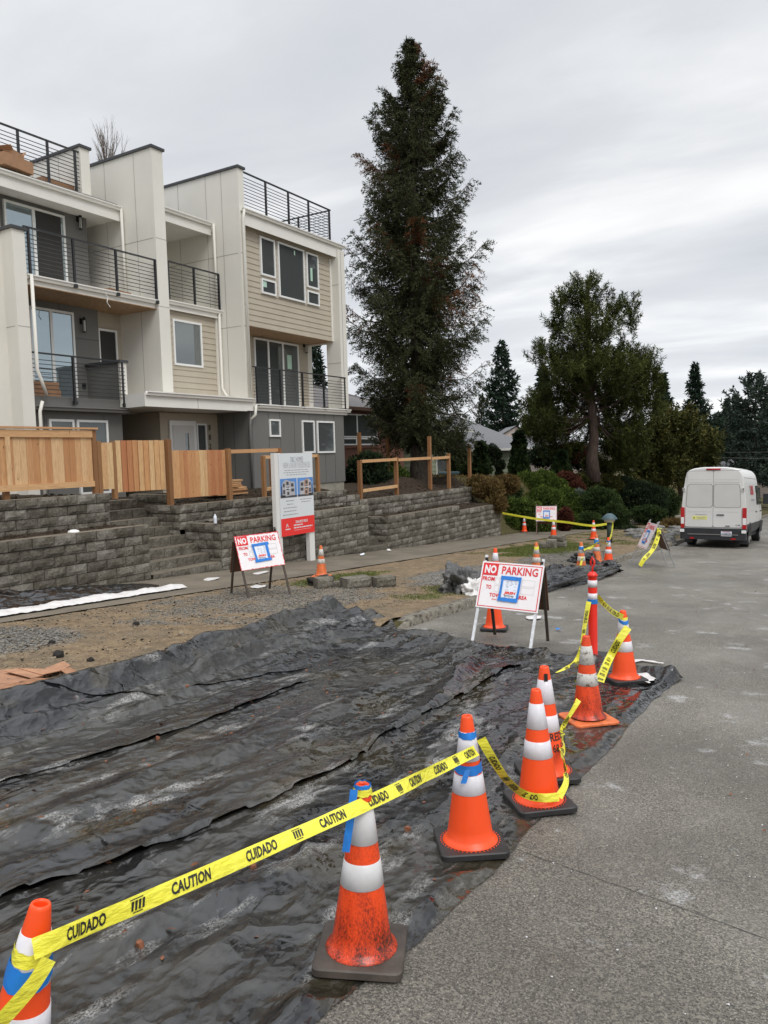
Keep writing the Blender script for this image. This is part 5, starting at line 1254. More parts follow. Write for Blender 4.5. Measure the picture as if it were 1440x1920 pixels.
c_ = ground(1118, 1066); lump('rolled_sheet', c_[0], c_[1], .40, .8, .20, .9, 'tarp_clean', 'short flap of black plastic sheeting at the far end of the long bundle', 'plastic sheet', 60, 24, .6, 9)
c_ = ground(868, 1106); lump('debris_bag', c_[0], c_[1], .34, .60, .42, .1, 'tarp_grey', 'grey crumpled plastic bundle on the gravel by the kerb', 'plastic bundle', 72, 30, .5, 2)
c_ = ground(886, 1108); lump('plastic_film', c_[0]+.15, c_[1]-.25, .20, .28, .20, .1, 'plastic_white', 'clear whitish plastic film beside the grey bundle', 'plastic film', 50, 20, .6, 5)
def strip_on(name, pts, w0, w1, mat, label, cat, amp=.03, nu=10, nv=90, up=.02):
    P = [Vector(p) for p in pts]; vs = []
    for j in range(nv+1):
        t = j/nv*(len(P)-1); i = min(len(P)-2, int(t)); p = P[i].lerp(P[i+1], t-i); d_ = (P[i+1]-P[i]).normalized(); n_ = Vector((-d_.y, d_.x, 0)); w_ = lerp(w0, w1, j/nv)*(1+.35*noise.noise(Vector((j*.09, w0, 3))))
        for k in range(nu+1):
            u = k/nu-.5; q = p+n_*w_*u; vs.append((q.x, q.y, gz(q.x, q.y)+up+abs(amp*noise.noise(Vector((q.x*6, q.y*4, 2))))*math.cos(math.pi*u)))
    fs = [(j*(nu+1)+k, j*(nu+1)+k+1, (j+1)*(nu+1)+k+1, (j+1)*(nu+1)+k) for j in range(nv) for k in range(nu)]
    return tag(np_mesh(name, np.array(vs), np.array(fs), mat, None, None, True), label, cat)
strip_on('liner_strip', [ground(*p) for p in ((915, 1130), (960, 1112), (1010, 1098), (1060, 1085), (1130, 1074))], .28, .7, 'plastic_white', 'white plastic liner lying along the rolled black sheeting on the road', 'plastic sheet', .06)
strip_on('liner_strip', [ground(*p) for p in ((1090, 1250), (1160, 1250), (1200, 1240), (1245, 1247))], .16, .03, 'plastic_white', 'thin white liner strip trailing past the corner cone on the road', 'plastic sheet', .03)
strip_on('liner_strip', [ground(*p) for p in ((1188, 1280), (1215, 1272), (1240, 1268))], .30, .16, 'plastic_white', 'folded pale patch of liner beside the corner cone', 'plastic sheet', .09, up=.03)
def concrete_block(px, py, sx_, sy_, sz_, rz, label, dz=0, dx=0, dy=0):
    g = ground(px, py); mb = MB(); x, y = g[0]+dx, g[1]+dy
    M = Matrix.Translation((x, y, gz(x, y)+dz)) @ Matrix.Rotation(rz, 4, 'Z'); nu = 8; vs = []
    for face in range(2):
        for j in range(5):
            for i in range(nu+1):
                u = lerp(-sx_/2, sx_/2, i/nu); w_ = sz_*j/4; ed = i in (0, nu) or j in (0, 4); b = 0 if ed else .015+.03*abs(noise.noise(Vector((u*9+x, w_*9, 0))))
                vs.append(M @ Vector((u, (-sy_/2-b) if face == 0 else sy_/2, w_)))
    n_ = 5*(nu+1)
    fs = [(j*(nu+1)+i, j*(nu+1)+i+1, (j+1)*(nu+1)+i+1, (j+1)*(nu+1)+i) for j in range(4) for i in range(nu)]+[(n_+j*(nu+1)+i, n_+(j+1)*(nu+1)+i, n_+(j+1)*(nu+1)+i+1, n_+j*(nu+1)+i+1) for j in range(4) for i in range(nu)]
    fs += [tuple([4*(nu+1)+i for i in range(nu+1)]+[n_+4*(nu+1)+i for i in range(nu, -1, -1)]), tuple([j*(nu+1) for j in range(5)]+[n_+j*(nu+1) for j in range(4, -1, -1)])[::-1], tuple([j*(nu+1)+nu for j in range(5)]+[n_+j*(nu+1)+nu for j in range(4, -1, -1)])]
    mb.add(vs, fs, 'split_block', random.uniform(.6, .9)); return single(mb, 'concrete_block', label, 'concrete block', 'loose grey concrete blocks')
concrete_block(607, 1102, .32, .24, .2, 1.0, 'small concrete block nearest the faded cone, left of the large block')
concrete_block(667, 1101, .52, .30, .2, 1.1, 'large concrete block in the middle of the row beside the gravel')
concrete_block(720, 1100, .40, .25, .2, 1.0, 'smooth concrete block at the right end of the row beside the gravel')
concrete_block(637, 1100, .35, .2, .1, .7, 'low dark broken block between the small and the large block')
concrete_block(1019, 1028, .2, .2, .2, .2, 'small upright block at the left of the stack on the grass'); concrete_block(1034, 1028, .3, .25, .28, .1, 'tall block standing in the stack on the grass')
concrete_block(1048, 1026, .5, .3, .2, .3, 'lower block of the stack on the grass'); concrete_block(1046, 1026, .45, .25, .18, .0, 'topmost block of the stack on the grass', dz=.2)
# rubble under the faded cone
g = ground(600, 1094); lump('rubble_heap', g[0], g[1], .28, .4, .12, .3, 'clod_black', 'dark broken rubble under the faded cone', 'rubble', 30, 12, .6, 3)
# concrete slab lying at the edge of the sheeting
mb = MB(); c4 = [ground(*p) for p in ((393, 1216), (455, 1197), (500, 1200), (445, 1222))]
mb.add([(p[0], p[1], gz(p[0], p[1])+z) for z in (.0, .05) for p in c4], [(3, 2, 1, 0), (4, 5, 6, 7), (0, 1, 5, 4), (1, 2, 6, 5), (2, 3, 7, 6), (3, 0, 4, 7)], 'slab_concrete'); single(mb, 'concrete_slab', 'flat pale concrete slab half under the edge of the black sheeting', 'concrete slab')
# wet cardboard pieces at the left
def board_piece(pts, dz, label, th=.006):
    mb = MB(); P = [ground(*p) for p in pts]; n_ = len(P); cx2 = np.mean(P, axis=0); vs = []
    for z in (0, th):
        for i, p in enumerate(P): vs.append((p[0], p[1], gz(p[0], p[1])+dz+z+.02*noise.noise(Vector((p[0]*3, p[1]*3, dz*50)))))
    mb.add(vs, [tuple(range(n_-1, -1, -1)), tuple(range(n_, 2*n_))]+[(i, (i+1) % n_, n_+(i+1) % n_, n_+i) for i in range(n_)], 'cardboard_wet'); return single(mb, 'cardboard_piece', label, 'cardboard', 'torn wet cardboard pieces')
board_piece(((-60, 1330), (-50, 1265), (40, 1258), (98, 1268), (68, 1288), (0, 1303)), .02, 'large flat cardboard sheet under the others at the left edge')
board_piece(((-30, 1320), (0, 1304), (68, 1290), (150, 1284), (132, 1296), (60, 1312), (10, 1322)), .03, 'long cardboard strip beside the black sheeting edge')
board_piece(((8, 1268), (34, 1263), (82, 1280), (60, 1284)), .045, 'small torn cardboard piece with ragged lower edge'); board_piece(((34, 1264), (82, 1264), (120, 1272), (80, 1283)), .055, 'cardboard flap with a slot lying on the sheet'); board_piece(((84, 1262), (120, 1250), (133, 1258), (112, 1270)), .05, 'cardboard flap furthest from the black sheeting')
board_piece(((114, 1284), (132, 1271), (170, 1280), (145, 1288)), .06, 'curled cardboard corner at the right end of the pieces')
# stones and clods lying about on the soil
for i, (px_, py_, s_, m_, lb) in enumerate(((256, 1172, .045, 'clod_black', 'black clod on the bare soil below the white liner strip'), (98, 1207, .04, 'clod_black', 'black clod above the cardboard pieces'), (98, 1240, .05, 'cobble', 'rounded pale cobble above the cardboard pieces'), (110, 1232, .07, 'clod_black', 'black gravel lump beside the pale cobble'),
        (170, 1240, .035, 'clod_black', 'black clod right of the cardboard pieces'), (314, 1236, .035, 'clod_black', 'black clod near the edge of the sheeting'), (340, 1192, .05, 'cobble', 'pale broken stone left of the flat slab'), (5, 1238, .05, 'cobble', 'half-buried cobble at the left edge'))):
    g = ground(px_, py_); lump('stone', g[0], g[1], s_, s_*.8, s_*.8, i, m_, lb, 'stone', 18, 8, .35, i)
g = ground(476, 1638); g = (g[0], g[1]); mb = MB()
# litter by the walls
def litter(px, py, s_, mat, label, h=.02, X=None):
    g = ground(px, py) if X is None else on(px, py, 0, X); mb = MB(); n_ = 7; z0 = gz(g[0], g[1])+.02 if X is None else g[2]
    vs = [(g[0]+s_*math.cos(a*6.283/n_)*random.uniform(.6, 1), g[1]+1.3*s_*math.sin(a*6.283/n_)*random.uniform(.6, 1), z0+random.uniform(0, h)) for a in range(n_)]+[(g[0], g[1], z0+h)]
    mb.add(vs, [(i, (i+1) % n_, n_) for i in range(n_)], mat); return single(mb, 'litter', label, 'litter')
litter(680, 1044, .09, 'paper', 'crumpled blue and white wrapper at the foot of the wall', .08); litter(730, 1035, .08, 'plastic_white', 'white scrap at the small recess of steps', .08)
litter(488, 1076, .22, 'plastic_white', 'flat white scrap behind the weathered sign'); litter(485, 1102, .18, 'plastic_white', 'white scrap on the grass under the weathered sign'); litter(560, 1186, .03, 'tape_blue', 'tiny blue scrap') if False else None
litter(1047, 1183, .05, 'tape_blue', 'small blue tape scrap on the road behind the red tube post'); litter(1000, 1161, .16, 'plastic_white', 'flat white scrap on the road under the large sign')
litter(395, 1088, .20, 'plastic_white', 'flat pale scrap on the pavement at the bottom of the stairs')
def bottle(px, py, X, label):
    p = on(px, py, 0, X); mb = MB(); mb.lathe([(.035, 0), (.038, .02), (.036, .1), (.04, .12), (.036, .17), (.014, .20), (.014, .225)], 'paper', 14, (p[0], p[1], .43), True, True); single(mb, 'water_bottle', label, 'bottle', smooth=True)
bottle(404, 985, -12.70, 'small clear water bottle standing on the lower wall right of the stairs')
p = on(138, 996, 2, .62); mb = MB(); mb.lathe([(.11, 0), (.10, .03), (.05, .05), (.0, .055)], 'vinyl_white', 18, (p[0], p[1], .60)); single(mb, 'white_cap', 'white cap lying on the terrace of the lower left wall', 'cap', smooth=True)
# wet leaves on and around the sheeting
LV = []
while len(LV) < 420:
    if random.random() < .45: x, y = random.uniform(-6.3, -1.7), random.uniform(2, 8.6); z = tarp_z(x, y)+.004
    elif random.random() < .6: x, y = random.uniform(-5, 3), random.uniform(1.5, 22); z = road(y)+.008
    else: x, y = random.uniform(-10, -5.6), random.uniform(5, 24); z = gz(x, y)+.02
    LV.append((x, y, z))
LV = np.array(LV); d_ = RNG.normal(size=(len(LV), 3))*np.array([1, 1, .15]); v, f = leaf_quads(LV, d_, .035*(.5+RNG.random(len(LV))), .022); v[:, 2] = np.maximum(v[:, 2], np.repeat(LV[:, 2], 4)-.001)
o = np_mesh('fallen_leaves', v, f, 'leaf_litter', None, None); o['kind'] = 'stuff'
for px_, py_, lb in ((296, 1391, 'reddish leaf clump on the upper part of the sheeting'), (352, 1304, 'brown leaf clump on the sheeting near its upper edge'), (476, 1638, 'small pinkish stone on the sheeting under the caution tape'), (764, 1563, 'reddish leaf on the sheeting right of the dirty cone'), (263, 1785, 'dark red leaf on the sheeting near the left cone')):
    g = ground(px_, py_); lump('leaf_clump', g[0], g[1], .018, .014, .012, 0, 'leaf_litter', lb, 'leaf', 14, 6, .5, px_)
    bpy.context.scene.collection.objects[-1].location.z += tarp_z(g[0], g[1])-gz(g[0], g[1])
# garden lamp, planter bin
gl = empty('garden_lamp', (lampg[0], lampg[1], gz(lampg[0], lampg[1])), 'squat garden lamp on a green post at the end of the grass', 'garden lamp')
X_, Y__, Z_ = gl.location; mb = MB(); mb.tube([(X_, Y__, Z_), (X_, Y__, Z_+.72)], .09, 'lantern_green', 12); mb.build('post', gl, True)
mb = MB(); mb.lathe([(.12, .72), (.16, .74), (.19, .80), (.20, .84)], 'lamp_glass', 20, (X_, Y__, Z_)); mb.build('lamp_body', gl, True)
mb = MB(); mb.lathe([(.27, .84), (.26, .87), (.17, .97), (.08, 1.03), (.0, 1.04)], 'teal_plastic', 20, (X_, Y__, Z_)); mb.build('lamp_hood', gl, True)
pb = depth(846, 912, 37); bn = empty('planter_bin', (pb[0], pb[1], pb[2]), 'teal plastic bin and cart in the yard right of the spruce trunk', 'bin')
X_, Y__, Z_ = pb; A_ = math.atan2(RT[1], RT[0]); M = Matrix.Translation((X_, Y__, Z_)) @ Matrix.Rotation(A_, 4, 'Z')
mb = MB(); mb.add([M @ Vector(p) for p in ((-.5, -.3, 0), (.25, -.3, 0), (.25, .3, 0), (-.5, .3, 0), (-.55, -.35, .62), (.35, -.35, .62), (.35, .35, .62), (-.55, .35, .62))], [(0, 1, 5, 4), (1, 2, 6, 5), (2, 3, 7, 6), (3, 0, 4, 7), (4, 5, 6, 7)], 'teal_plastic'); mb.box(-.58, .38, -.38, .38, .62, .70, 'teal_plastic', M=M); mb.build('bin_body', bn)
mb = MB(); mb.box(.35, 1.05, -.3, .3, .18, .30, 'rubber_black', M=M); mb.build('cart', bn)
for a in (.45, .95): mb = MB(); mb.tube([M @ Vector((a, -.34, .1)), M @ Vector((a, -.28, .1))], .1, 'tyre', 14); mb.build('wheel', bn)
g = depth(832, 906, 36.2); 

# ------------------------------------------------------------------ the white van
vx, vy = -4.02, 27.9; slope = math.atan(.055)
VN = empty('delivery_van', (vx, vy, road(vy)), 'white high-roof work van parked at the kerb, seen from behind', 'van'); VN.rotation_euler = (-slope, 0, 0)
def vpart(mb, name, par=VN, smooth=False): return mb.build(name, par, smooth, local=True)
half = [(0.0, 2.74), (.35, 2.735), (.62, 2.70), (.78, 2.64), (.86, 2.55), (.905, 2.38), (.945, 2.1), (.985, 1.75), (1.01, 1.4), (1.025, 1.1), (1.02, .80), (1.0, .55), (.96, .48), (0, .48)]
def section(y, sx_=1, top=2.74, zk=None):
    out = []
    for x, z in half: out.append((x*sx_, z if z < 1.3 else 1.3+(z-1.3)*(top-1.3)/1.44))
    return [(x, y, z) for x, z in out]+[(-x, y, z) for x, z in out[-2:0:-1]]
secs = [section(0, .985, 2.70), section(.05, 1, 2.735), section(.15), section(2.0, 1, 2.76), section(3.9, 1, 2.76), section(4.4, .99, 2.68), section(4.75, .975, 2.45), section(5.15, .965, 1.95), section(5.45, .96, 1.50), section(5.75, .92, 1.32), section(5.98, .84, 1.15)]
mb = MB(); n_ = len(secs[0]); vs = [p for s_ in secs for p in s_]
mb.add(vs, [(i*n_+j, (i+1)*n_+j, (i+1)*n_+(j+1) % n_, i*n_+(j+1) % n_) for i in range(len(secs)-1) for j in range(n_)], 'van_paint'); vbody = vpart(mb, 'body', smooth=True)
mb = MB(); mb.add(secs[0], [tuple(range(n_))], 'van_paint'); vpart(mb, 'end_panel'); mb = MB(); mb.add(secs[-1], [tuple(range(n_-1, -1, -1))], 'van_paint'); vpart(mb, 'front_panel')
def rrect(x0, x1, z0, z1, r, n=5, bul=0):
    P = []
    for cx_, cz_, a0 in ((x1-r, z1-r, 0), (x0+r, z1-r, 90), (x0+r, z0+r, 180), (x1-r, z0+r, 270)):
        for k in range(n): a = R(a0+90*k/(n-1)); P.append((cx_+r*math.cos(a), cz_+r*math.sin(a)))
    return P
for sgn in (-1, 1):                                    # the two rear doors
    mb = MB(); a, b = (.006, .90) if sgn > 0 else (-.90, -.006)
    P = [(x*(1-.10*max(0, (z-1.4))/1.25) if abs(x) > .1 else x, z) for x, z in rrect(a, b, .70, 2.60, .07)]
    P2 = [(x*.995, z) for x, z in P]; mb.add([(x, -.004, z) for x, z in P]+[(x, -.022, z) for x, z in P2], [tuple(range(len(P)))[::-1], tuple(len(P)+i for i in range(len(P)))][1:]+[(i, (i+1) % len(P), len(P)+(i+1) % len(P), len(P)+i) for i in range(len(P))], 'van_paint')
    dr = vpart(mb, 'rear_door')
    a, b = (.012, .87) if sgn > 0 else (-.87, -.012)
    P = [(x*(1-.06*max(0, (z-1.4))/.8) if abs(x) > .1 else x, z) for x, z in rrect(a, b, 1.36, 2.16, .09)]
    mb = MB(); mb.add([(x, -.0235, z) for x, z in P], [tuple(range(len(P)))], 'van_seam'); Q = [(x+(-.012 if x > (a+b)/2 else .012), z+(-.012 if z > 1.7 else .012)) for x, z in P]; mb.add([(x, -.026, z) for x, z in Q], [tuple(range(len(Q)))], 'van_panel')
    mb.build('window_panel', dr, local=True)
    for z, h__ in ((2.30, .012), (2.21, .02), (1.22, .008)): mb = MB(); mb.box(a+.02 if sgn > 0 else a+.06, b-.06 if sgn > 0 else b-.02, -.027, -.02, z, z+h__, 'van_panel'); mb.build('crease', dr, local=True)
    for z in (1.98,): mb = MB(); mb.box(sgn*.93-.04, sgn*.93+.04, -.05, .03, z-.055, z+.055, 'van_paint'); mb.box(sgn*.93-.02, sgn*.93+.02, -.055, -.05, z-.035, z+.035, 'van_seam'); mb.build('hinge', dr, local=True)
# dark seams round the doors
mb = MB(); mb.box(-.005, .005, -.012, -.001, .70, 2.60, 'van_seam')
mb.box(-.84, .84, -.003, -.001, 2.60, 2.612, 'van_seam'); mb.box(-.92, .92, -.003, -.001, .685, .70, 'van_seam'); vpart(mb, 'door_seam')
mb = MB(); mb.tube([(-.22, -.02, 2.655), (.22, -.02, 2.655)], .028, 'lamp_red', 10); vpart(mb, 'brake_light', smooth=True)
for sgn in (-1, 1):
    o = None; mb = MB(); X0, X1 = (.91, 1.03) if sgn > 0 else (-1.03, -.91)
    mb.box(X0, X1, -.035, .12, .62, 1.36, 'lamp_red'); o = vpart(mb, 'tail_light')
    mb = MB(); mb.box(X0+.01, X1+(.002 if sgn > 0 else -.012)+(.0 if sgn > 0 else .0), -.04, -.03, .80, 1.02, 'lamp_clear'); mb.build('clear_lens', o, local=True)
mb = MB(); mb.rbox(1.04, .13, .28, .66, .05, 'bumper_black'); mb.rbox(.80, .16, .44, .47, .03, 'van_seam'); b_ = vpart(mb, 'bumper'); b_.location = (0, .04, 0)
for sgn in (-1, 1):
    mb = MB(); mb.box(sgn*.97-.07, sgn*.97+.07, -.12, -.09, .52, .62, 'lamp_clear'); vpart(mb, 'bumper_corner'); mb = MB(); mb.box(sgn*.65-.07, sgn*.65+.07, -.105, -.09, .295, .345, 'lamp_red'); vpart(mb, 'reflector')
mb = MB(); mb.box(.27, .60, -.112, -.10, .41, .57, 'plate_white'); put_text(mb, 'C69837B', 'plate_blue', lambda u, v: (.435+u, -.1135, .485+v), 0, 0, .075, width=.28, bold=.02); mb.box(.32, .55, -.1135, -.112, .545, .562, 'logo_red'); vpart(mb, 'licence_plate')
mb = MB(); mb.box(-.66, -.18, -.026, -.021, .95, 1.075, 'sticker_yellow')
for (x0, x1, z) in ((-.52, -.25, 1.03), (-.54, -.22, 1.0), (-.48, -.30, .97)): mb.box(x0, x1, -.0275, -.026, z, z+.012, 'ink_grey')
mb.add([(-.63, -.0275, .985), (-.57, -.0275, .985), (-.60, -.0275, 1.045)], [(0, 1, 2)], 'ink_black'); vpart(mb, 'warning_sticker')
mb = MB(); mb.box(-.56, -.10, -.0265, -.022, 1.115, 1.135, 'van_seam') if False else None
for i in range(11): mb.box(-.56+i*.033, -.56+i*.033+.024, -.0265, -.022, 1.11, 1.135, 'galvanised')
vpart(mb, 'lettering')
mb = MB(); put_text(mb, 'C45', 'ink_black', lambda u, v: (.78+u, -.024, .775+v), 0, 0, .05, width=.15, bold=.02); vpart(mb, 'fleet_number')
mb = MB(); mb.rbox(.12, .015, 0, .035, .01, 'ink_black'); h_ = vpart(mb, 'door_handle'); h_.location = (.23, -.03, 1.10)
mb = MB(); mb.rbox(.07, .012, 0, .03, .01, 'van_seam'); h_ = vpart(mb, 'door_handle'); h_.location = (.46, -.028, .735)
# right side: seams, lower cladding, window, lettering, wheels
def sx(z):
    for (xa, za), (xb, zb2) in zip(half[4:], half[5:]):
        if zb2 <= z <= za: return lerp(xb, xa, (z-zb2)/(za-zb2))
    return 1.02
def side_quad(mb, y0, y1, z0, z1, mat, off=.004):
    k = 4; vs = []
    for i in range(k+1): z = lerp(z0, z1, i/k); vs += [(sx(z)+off, y0, z), (sx(z)+off, y1, z)]
    mb.add(vs, [(2*i, 2*i+1, 2*i+3, 2*i+2) for i in range(k)], mat)
mb = MB(); side_quad(mb, .05, 5.6, .50, .80, 'bumper_black', .008); vpart(mb, 'side_cladding')
mb = MB(); side_quad(mb, 3.3, 4.25, 1.42, 2.12, 'glass_dark', .006); vpart(mb, 'side_window')
mb = MB(); side_quad(mb, 4.3, 4.9, 1.42, 2.05, 'glass_dark', .006); vpart(mb, 'cab_window')
mb = MB()
for y in (1.0, 3.2, 4.28): side_quad(mb, y, y+.015, .8, 2.2, 'van_seam', .003)
side_quad(mb, .3, 4.3, 2.36, 2.375, 'van_seam', .003); side_quad(mb, .5, 3.2, 1.22, 1.235, 'van_panel', .004); vpart(mb, 'side_seam')
mb = MB(); put_text(mb, 'USI', 'logo_red', lambda u, v: (sx(1.95+v)+.012, 2.0+u, 1.95+v), 0, 0, .34, width=.95, bold=.05)
put_text(mb, 'Crane Rental', 'ink_grey', lambda u, v: (sx(1.62+v)+.012, 2.1+u, 1.62+v), 0, 0, .09, width=1.0, bold=.03); vpart(mb, 'side_lettering')
for y in (2.9, 4.45): mb = MB(); mb.box(1.02, 1.05, y, y+.24, 1.15, 1.19, 'ink_black'); vpart(mb, 'door_handle')
mb = MB(); mb.tube([(1.0, 4.75, 1.45), (1.16, 4.72, 1.55)], .02, 'bumper_black', 6); mb.box(1.10, 1.30, 4.66, 4.76, 1.42, 1.82, 'bumper_black'); vpart(mb, 'wing_mirror')
for y, s_ in ((1.15, 1), (1.15, -1), (4.75, 1), (4.75, -1)):
    mb = MB(); xo = s_*1.0; xi = s_*.72; mb.tube([(xi, y, .35), (xi+s_*.02, y, .35), (xo-s_*.02, y, .35), (xo, y, .35)], [.31, .345, .345, .31], 'tyre', 28); w_ = vpart(mb, 'wheel')
    mb = MB(); mb.tube([(xo-s_*.01, y, .35), (xo+s_*.006, y, .35)], .21, 'rim_grey', 20); mb.build('rim', w_, local=True)
    mb = MB(); k = 14; arc = [(s_*(1.028), y+.42*math.cos(R(180*i/k)), .38+.42*math.sin(R(180*i/k))) for i in range(k+1)]; mb.add(arc, [tuple(range(k+1))], 'tyre'); mb.add([(s_*1.03, y+r__*math.cos(R(180*i/k)), .38+r__*math.sin(R(180*i/k))) for i in range(k+1) for r__ in (.42, .47)], [(2*i, 2*i+1, 2*i+3, 2*i+2) for i in range(k)], 'bumper_black'); vpart(mb, 'wheel_arch')
for s_ in (-1, 1): mb = MB(); mb.box(s_*.88-.13, s_*.88+.13, .62, .64, .12, .42, 'bumper_black'); vpart(mb, 'mud_flap')
mb = MB(); mb.box(-.9, .9, .1, 5.5, .30, .5, 'tyre'); mb.tube([(-.45, .0, .32), (-.45, .5, .34)], .035, 'galvanised', 8); vpart(mb, 'underbody')

# ------------------------------------------------------------------ trees
def tree_root(name, x, y, z, label, cat, group=None): return empty(name, (x, y, z), label, cat, group)
def conifer(root, h, prof, nb=170, base=.08, droop=.35, up=0.0, leaf='spruce_needles', bark='bark', tw=14, sp=10, ln=.16, lw=.05, trunk=.3, seed=1, skip=None, lean=0, hang=.5, brown=0.0, gap=.0, start_z=0.0, inner=.15):
    """prof: crown radius as a list of (height fraction, radius)"""
    rg = np.random.default_rng(seed); rnd = random.Random(seed); O = np.array(root.location)
    def rad(t):
        for (a, ra), (b, rb_) in zip(prof, prof[1:]):
            if a <= t <= b: return lerp(ra, rb_, (t-a)/(b-a))
        return prof[-1][1]
    mb = MB(); k = 14
    mb.tube([(O[0]+lean*i/k+.05*rnd.uniform(-1, 1)*(0 < i < k), O[1], O[2]-.2+(h+.2)*i/k*.985) for i in range(k+1)], [trunk*(1.25 if i == 0 else 1)*(1-i/k)**.85+.012 for i in range(k+1)], bark, 12)
    cen, dr, tn = [], [], []
    for b in range(nb):
        t = base+(1-base)*((b+rnd.random())/nb)**1.0*.995; az = b*2.39996+rnd.uniform(-.5, .5); Lb = rad(t)*rnd.uniform(.58, 1.15)
        if gap and rnd.random() < gap: Lb *= rnd.uniform(.2, .55)
        if Lb < .12: Lb = .12
        p0 = O+np.array([lean*t, 0, h*t]); e0 = up+(.55*(t-.35)); n_ = 7; pts = []; hd = np.array([math.cos(az), math.sin(az), 0])
        for i in range(n_+1):
            s_ = i/n_; pts.append(p0+hd*Lb*s_+np.array([0, 0, Lb*(e0*s_-droop*math.sin(s_*math.pi*.8)+.28*max(0, s_-.7)*1.5)]))
        mb.tube(pts, [max(.006, .022*Lb*(1-s_/n_)+.006) for s_ in range(n_+1)], 'twig' if rnd.random() < .3 else bark, 4, cap=False)
        pts = np.array(pts); isb = rnd.random() < brown; dens_ = rnd.uniform(.6, 1.25)
        m_ = int(max(5, tw*dens_*min(1.3, .45+Lb/2.2)))
        for q in range(m_):
            s_ = inner+(1-inner)*(q+rnd.random())/m_; i = min(n_-1, int(s_*n_)); f = s_*n_-i; p = pts[i]*(1-f)+pts[i+1]*f; tan = norm(pts[i+1]-pts[i])
            side = np.cross(tan, [0, 0, 1]); side = side/max(1e-6, np.linalg.norm(side))*(1 if q % 2 else -1); l2 = Lb*.42*(1-s_*.62)*rnd.uniform(.6, 1.2)+.12
            d2 = norm(side*(.75)+tan*.75+np.array([0, 0, -hang*rnd.uniform(.3, 1.3)+up*.5])); c_ = int(max(4, sp*(.5+l2)))
            ss = (np.arange(c_)+rg.random(c_))/c_; base_p = p+d2*l2*ss[:, None]+np.array([0, 0, -hang*.22*l2])*ss[:, None]**2
            cen.append(base_p+rg.normal(size=(c_, 3))*.025); dr.append(d2*.8+rg.normal(size=(c_, 3))*.55+np.array([0, 0, .15*up])); tn.append(np.clip((.86+.14*rg.random(c_)) if isb else (rg.random(c_)*.55+.25*rnd.random()), 0, 1))
    mb.build('trunk', root, True)
    cen = np.concatenate(cen); dr = np.concatenate(dr); tn = np.concatenate(tn); n_ = len(cen)
    v, f = leaf_quads(cen, dr, ln*(.6+.8*rg.random(n_)), lw*(.6+.8*rg.random(n_)))
    return np_mesh('crown', v, f, leaf, tn, root)
# the tall spruce
g = depth(785, 893, 32.8); SPX = (g[0], g[1], terr(g[0], g[1])-.1)
SP = tree_root('spruce_tree', *SPX, 'tall ragged spruce behind the open cedar frame, highest tree in the picture', 'tree')
conifer(SP, 18.15, [(0, 1.6), (.08, 2.1), (.16, 2.45), (.26, 2.55), (.36, 2.75), (.45, 2.95), (.55, 2.55), (.62, 2.5), (.73, 2.1), (.80, 1.75), (.86, 1.35), (.92, .88), (.97, .42), (1, .10)], nb=300, base=.11, droop=.26, up=.12, tw=28, sp=34, ln=.135, lw=.030, trunk=.38, seed=5, hang=.95, brown=.09, gap=.2, lean=.12, inner=.16)
# pine on the lawn
def pine(root, h, blobs, leaf, bark, trunk=.3, seed=2, dens_=60, ln=.2, lw=.05, clump=.30, tpts=None, nb_per=14):
    rg = np.random.default_rng(seed); rnd = random.Random(seed); O = np.array(root.location); mb = MB()
    tp = tpts or [(0, 0, -.2), (.1, 0, h*.2), (-.05, 0, h*.5), (.05, 0, h*.75), (0, 0, h*.92)]
    mb.tube([O+np.array(p) for p in tp], [trunk*1.2]+[trunk*(1-.8*i/(len(tp)-1)) for i in range(1, len(tp))], bark, 12)
    cen, dr, tn = [], [], []
    for (bx, by, bz, rx, rz_, n_) in blobs:
        for q in range(n_):
            d_ = norm(rg.normal(size=3)); rr = rnd.random()**.45; tip = O+np.array([bx, by, bz])+d_*np.array([rx, rx, rz_])*rr
            if rr > .55 or rnd.random() < .25:
                z0 = max(h*.30, min(h*.93, tip[2]-O[2]-.45*math.hypot(tip[0]-O[0], tip[1]-O[1]))); st_ = O+np.array([0, 0, z0]); mid = (st_+tip)/2+np.array([0, 0, -.15*rx]); mb.tube([st_, mid, tip], [.045, .03, .012], bark, 4, cap=False) if rnd.random() < .15 else None
            k = dens_; upd = norm(np.array([d_[0]*.7, d_[1]*.7, .9])); t_ = rg.random(k)[:, None]
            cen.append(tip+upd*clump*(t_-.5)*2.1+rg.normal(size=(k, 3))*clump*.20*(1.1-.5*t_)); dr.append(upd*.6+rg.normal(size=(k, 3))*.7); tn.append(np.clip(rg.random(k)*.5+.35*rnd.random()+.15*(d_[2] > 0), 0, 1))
    mb.build('trunk', root, True); cen = np.concatenate(cen); dr = np.concatenate(dr); tn = np.concatenate(tn); n_ = len(cen)
    v, f = leaf_quads(cen, dr, ln*(.6+.8*rg.random(n_)), lw*(.6+.8*rg.random(n_))); return np_mesh('crown', v, f, leaf, tn, root)
def cam_off(px, py, dist, O):      # metres to the right of / above a root, as seen at its distance
    return ((px-O[0])*dist/FPX, (O[1]-py)*dist/FPX)
def blobs_px(root_px, dist, L_):
    out = []
    for (px, py, rpx, rzpx, n_, dd) in L_:
        a, b = cam_off(px, py, dist, root_px); v = RT*a; out.append((v[0]+FW[0]*dd, v[1]+FW[1]*dd, b, rpx*dist/FPX, rzpx*dist/FPX, n_))
    return out
dP = 43.0; g = depth(1112, 894, dP); PN = tree_root('pine_tree', g[0], g[1], g[2], 'broad pine with upturned branch tips and thick leaning trunk on the lawn', 'tree')
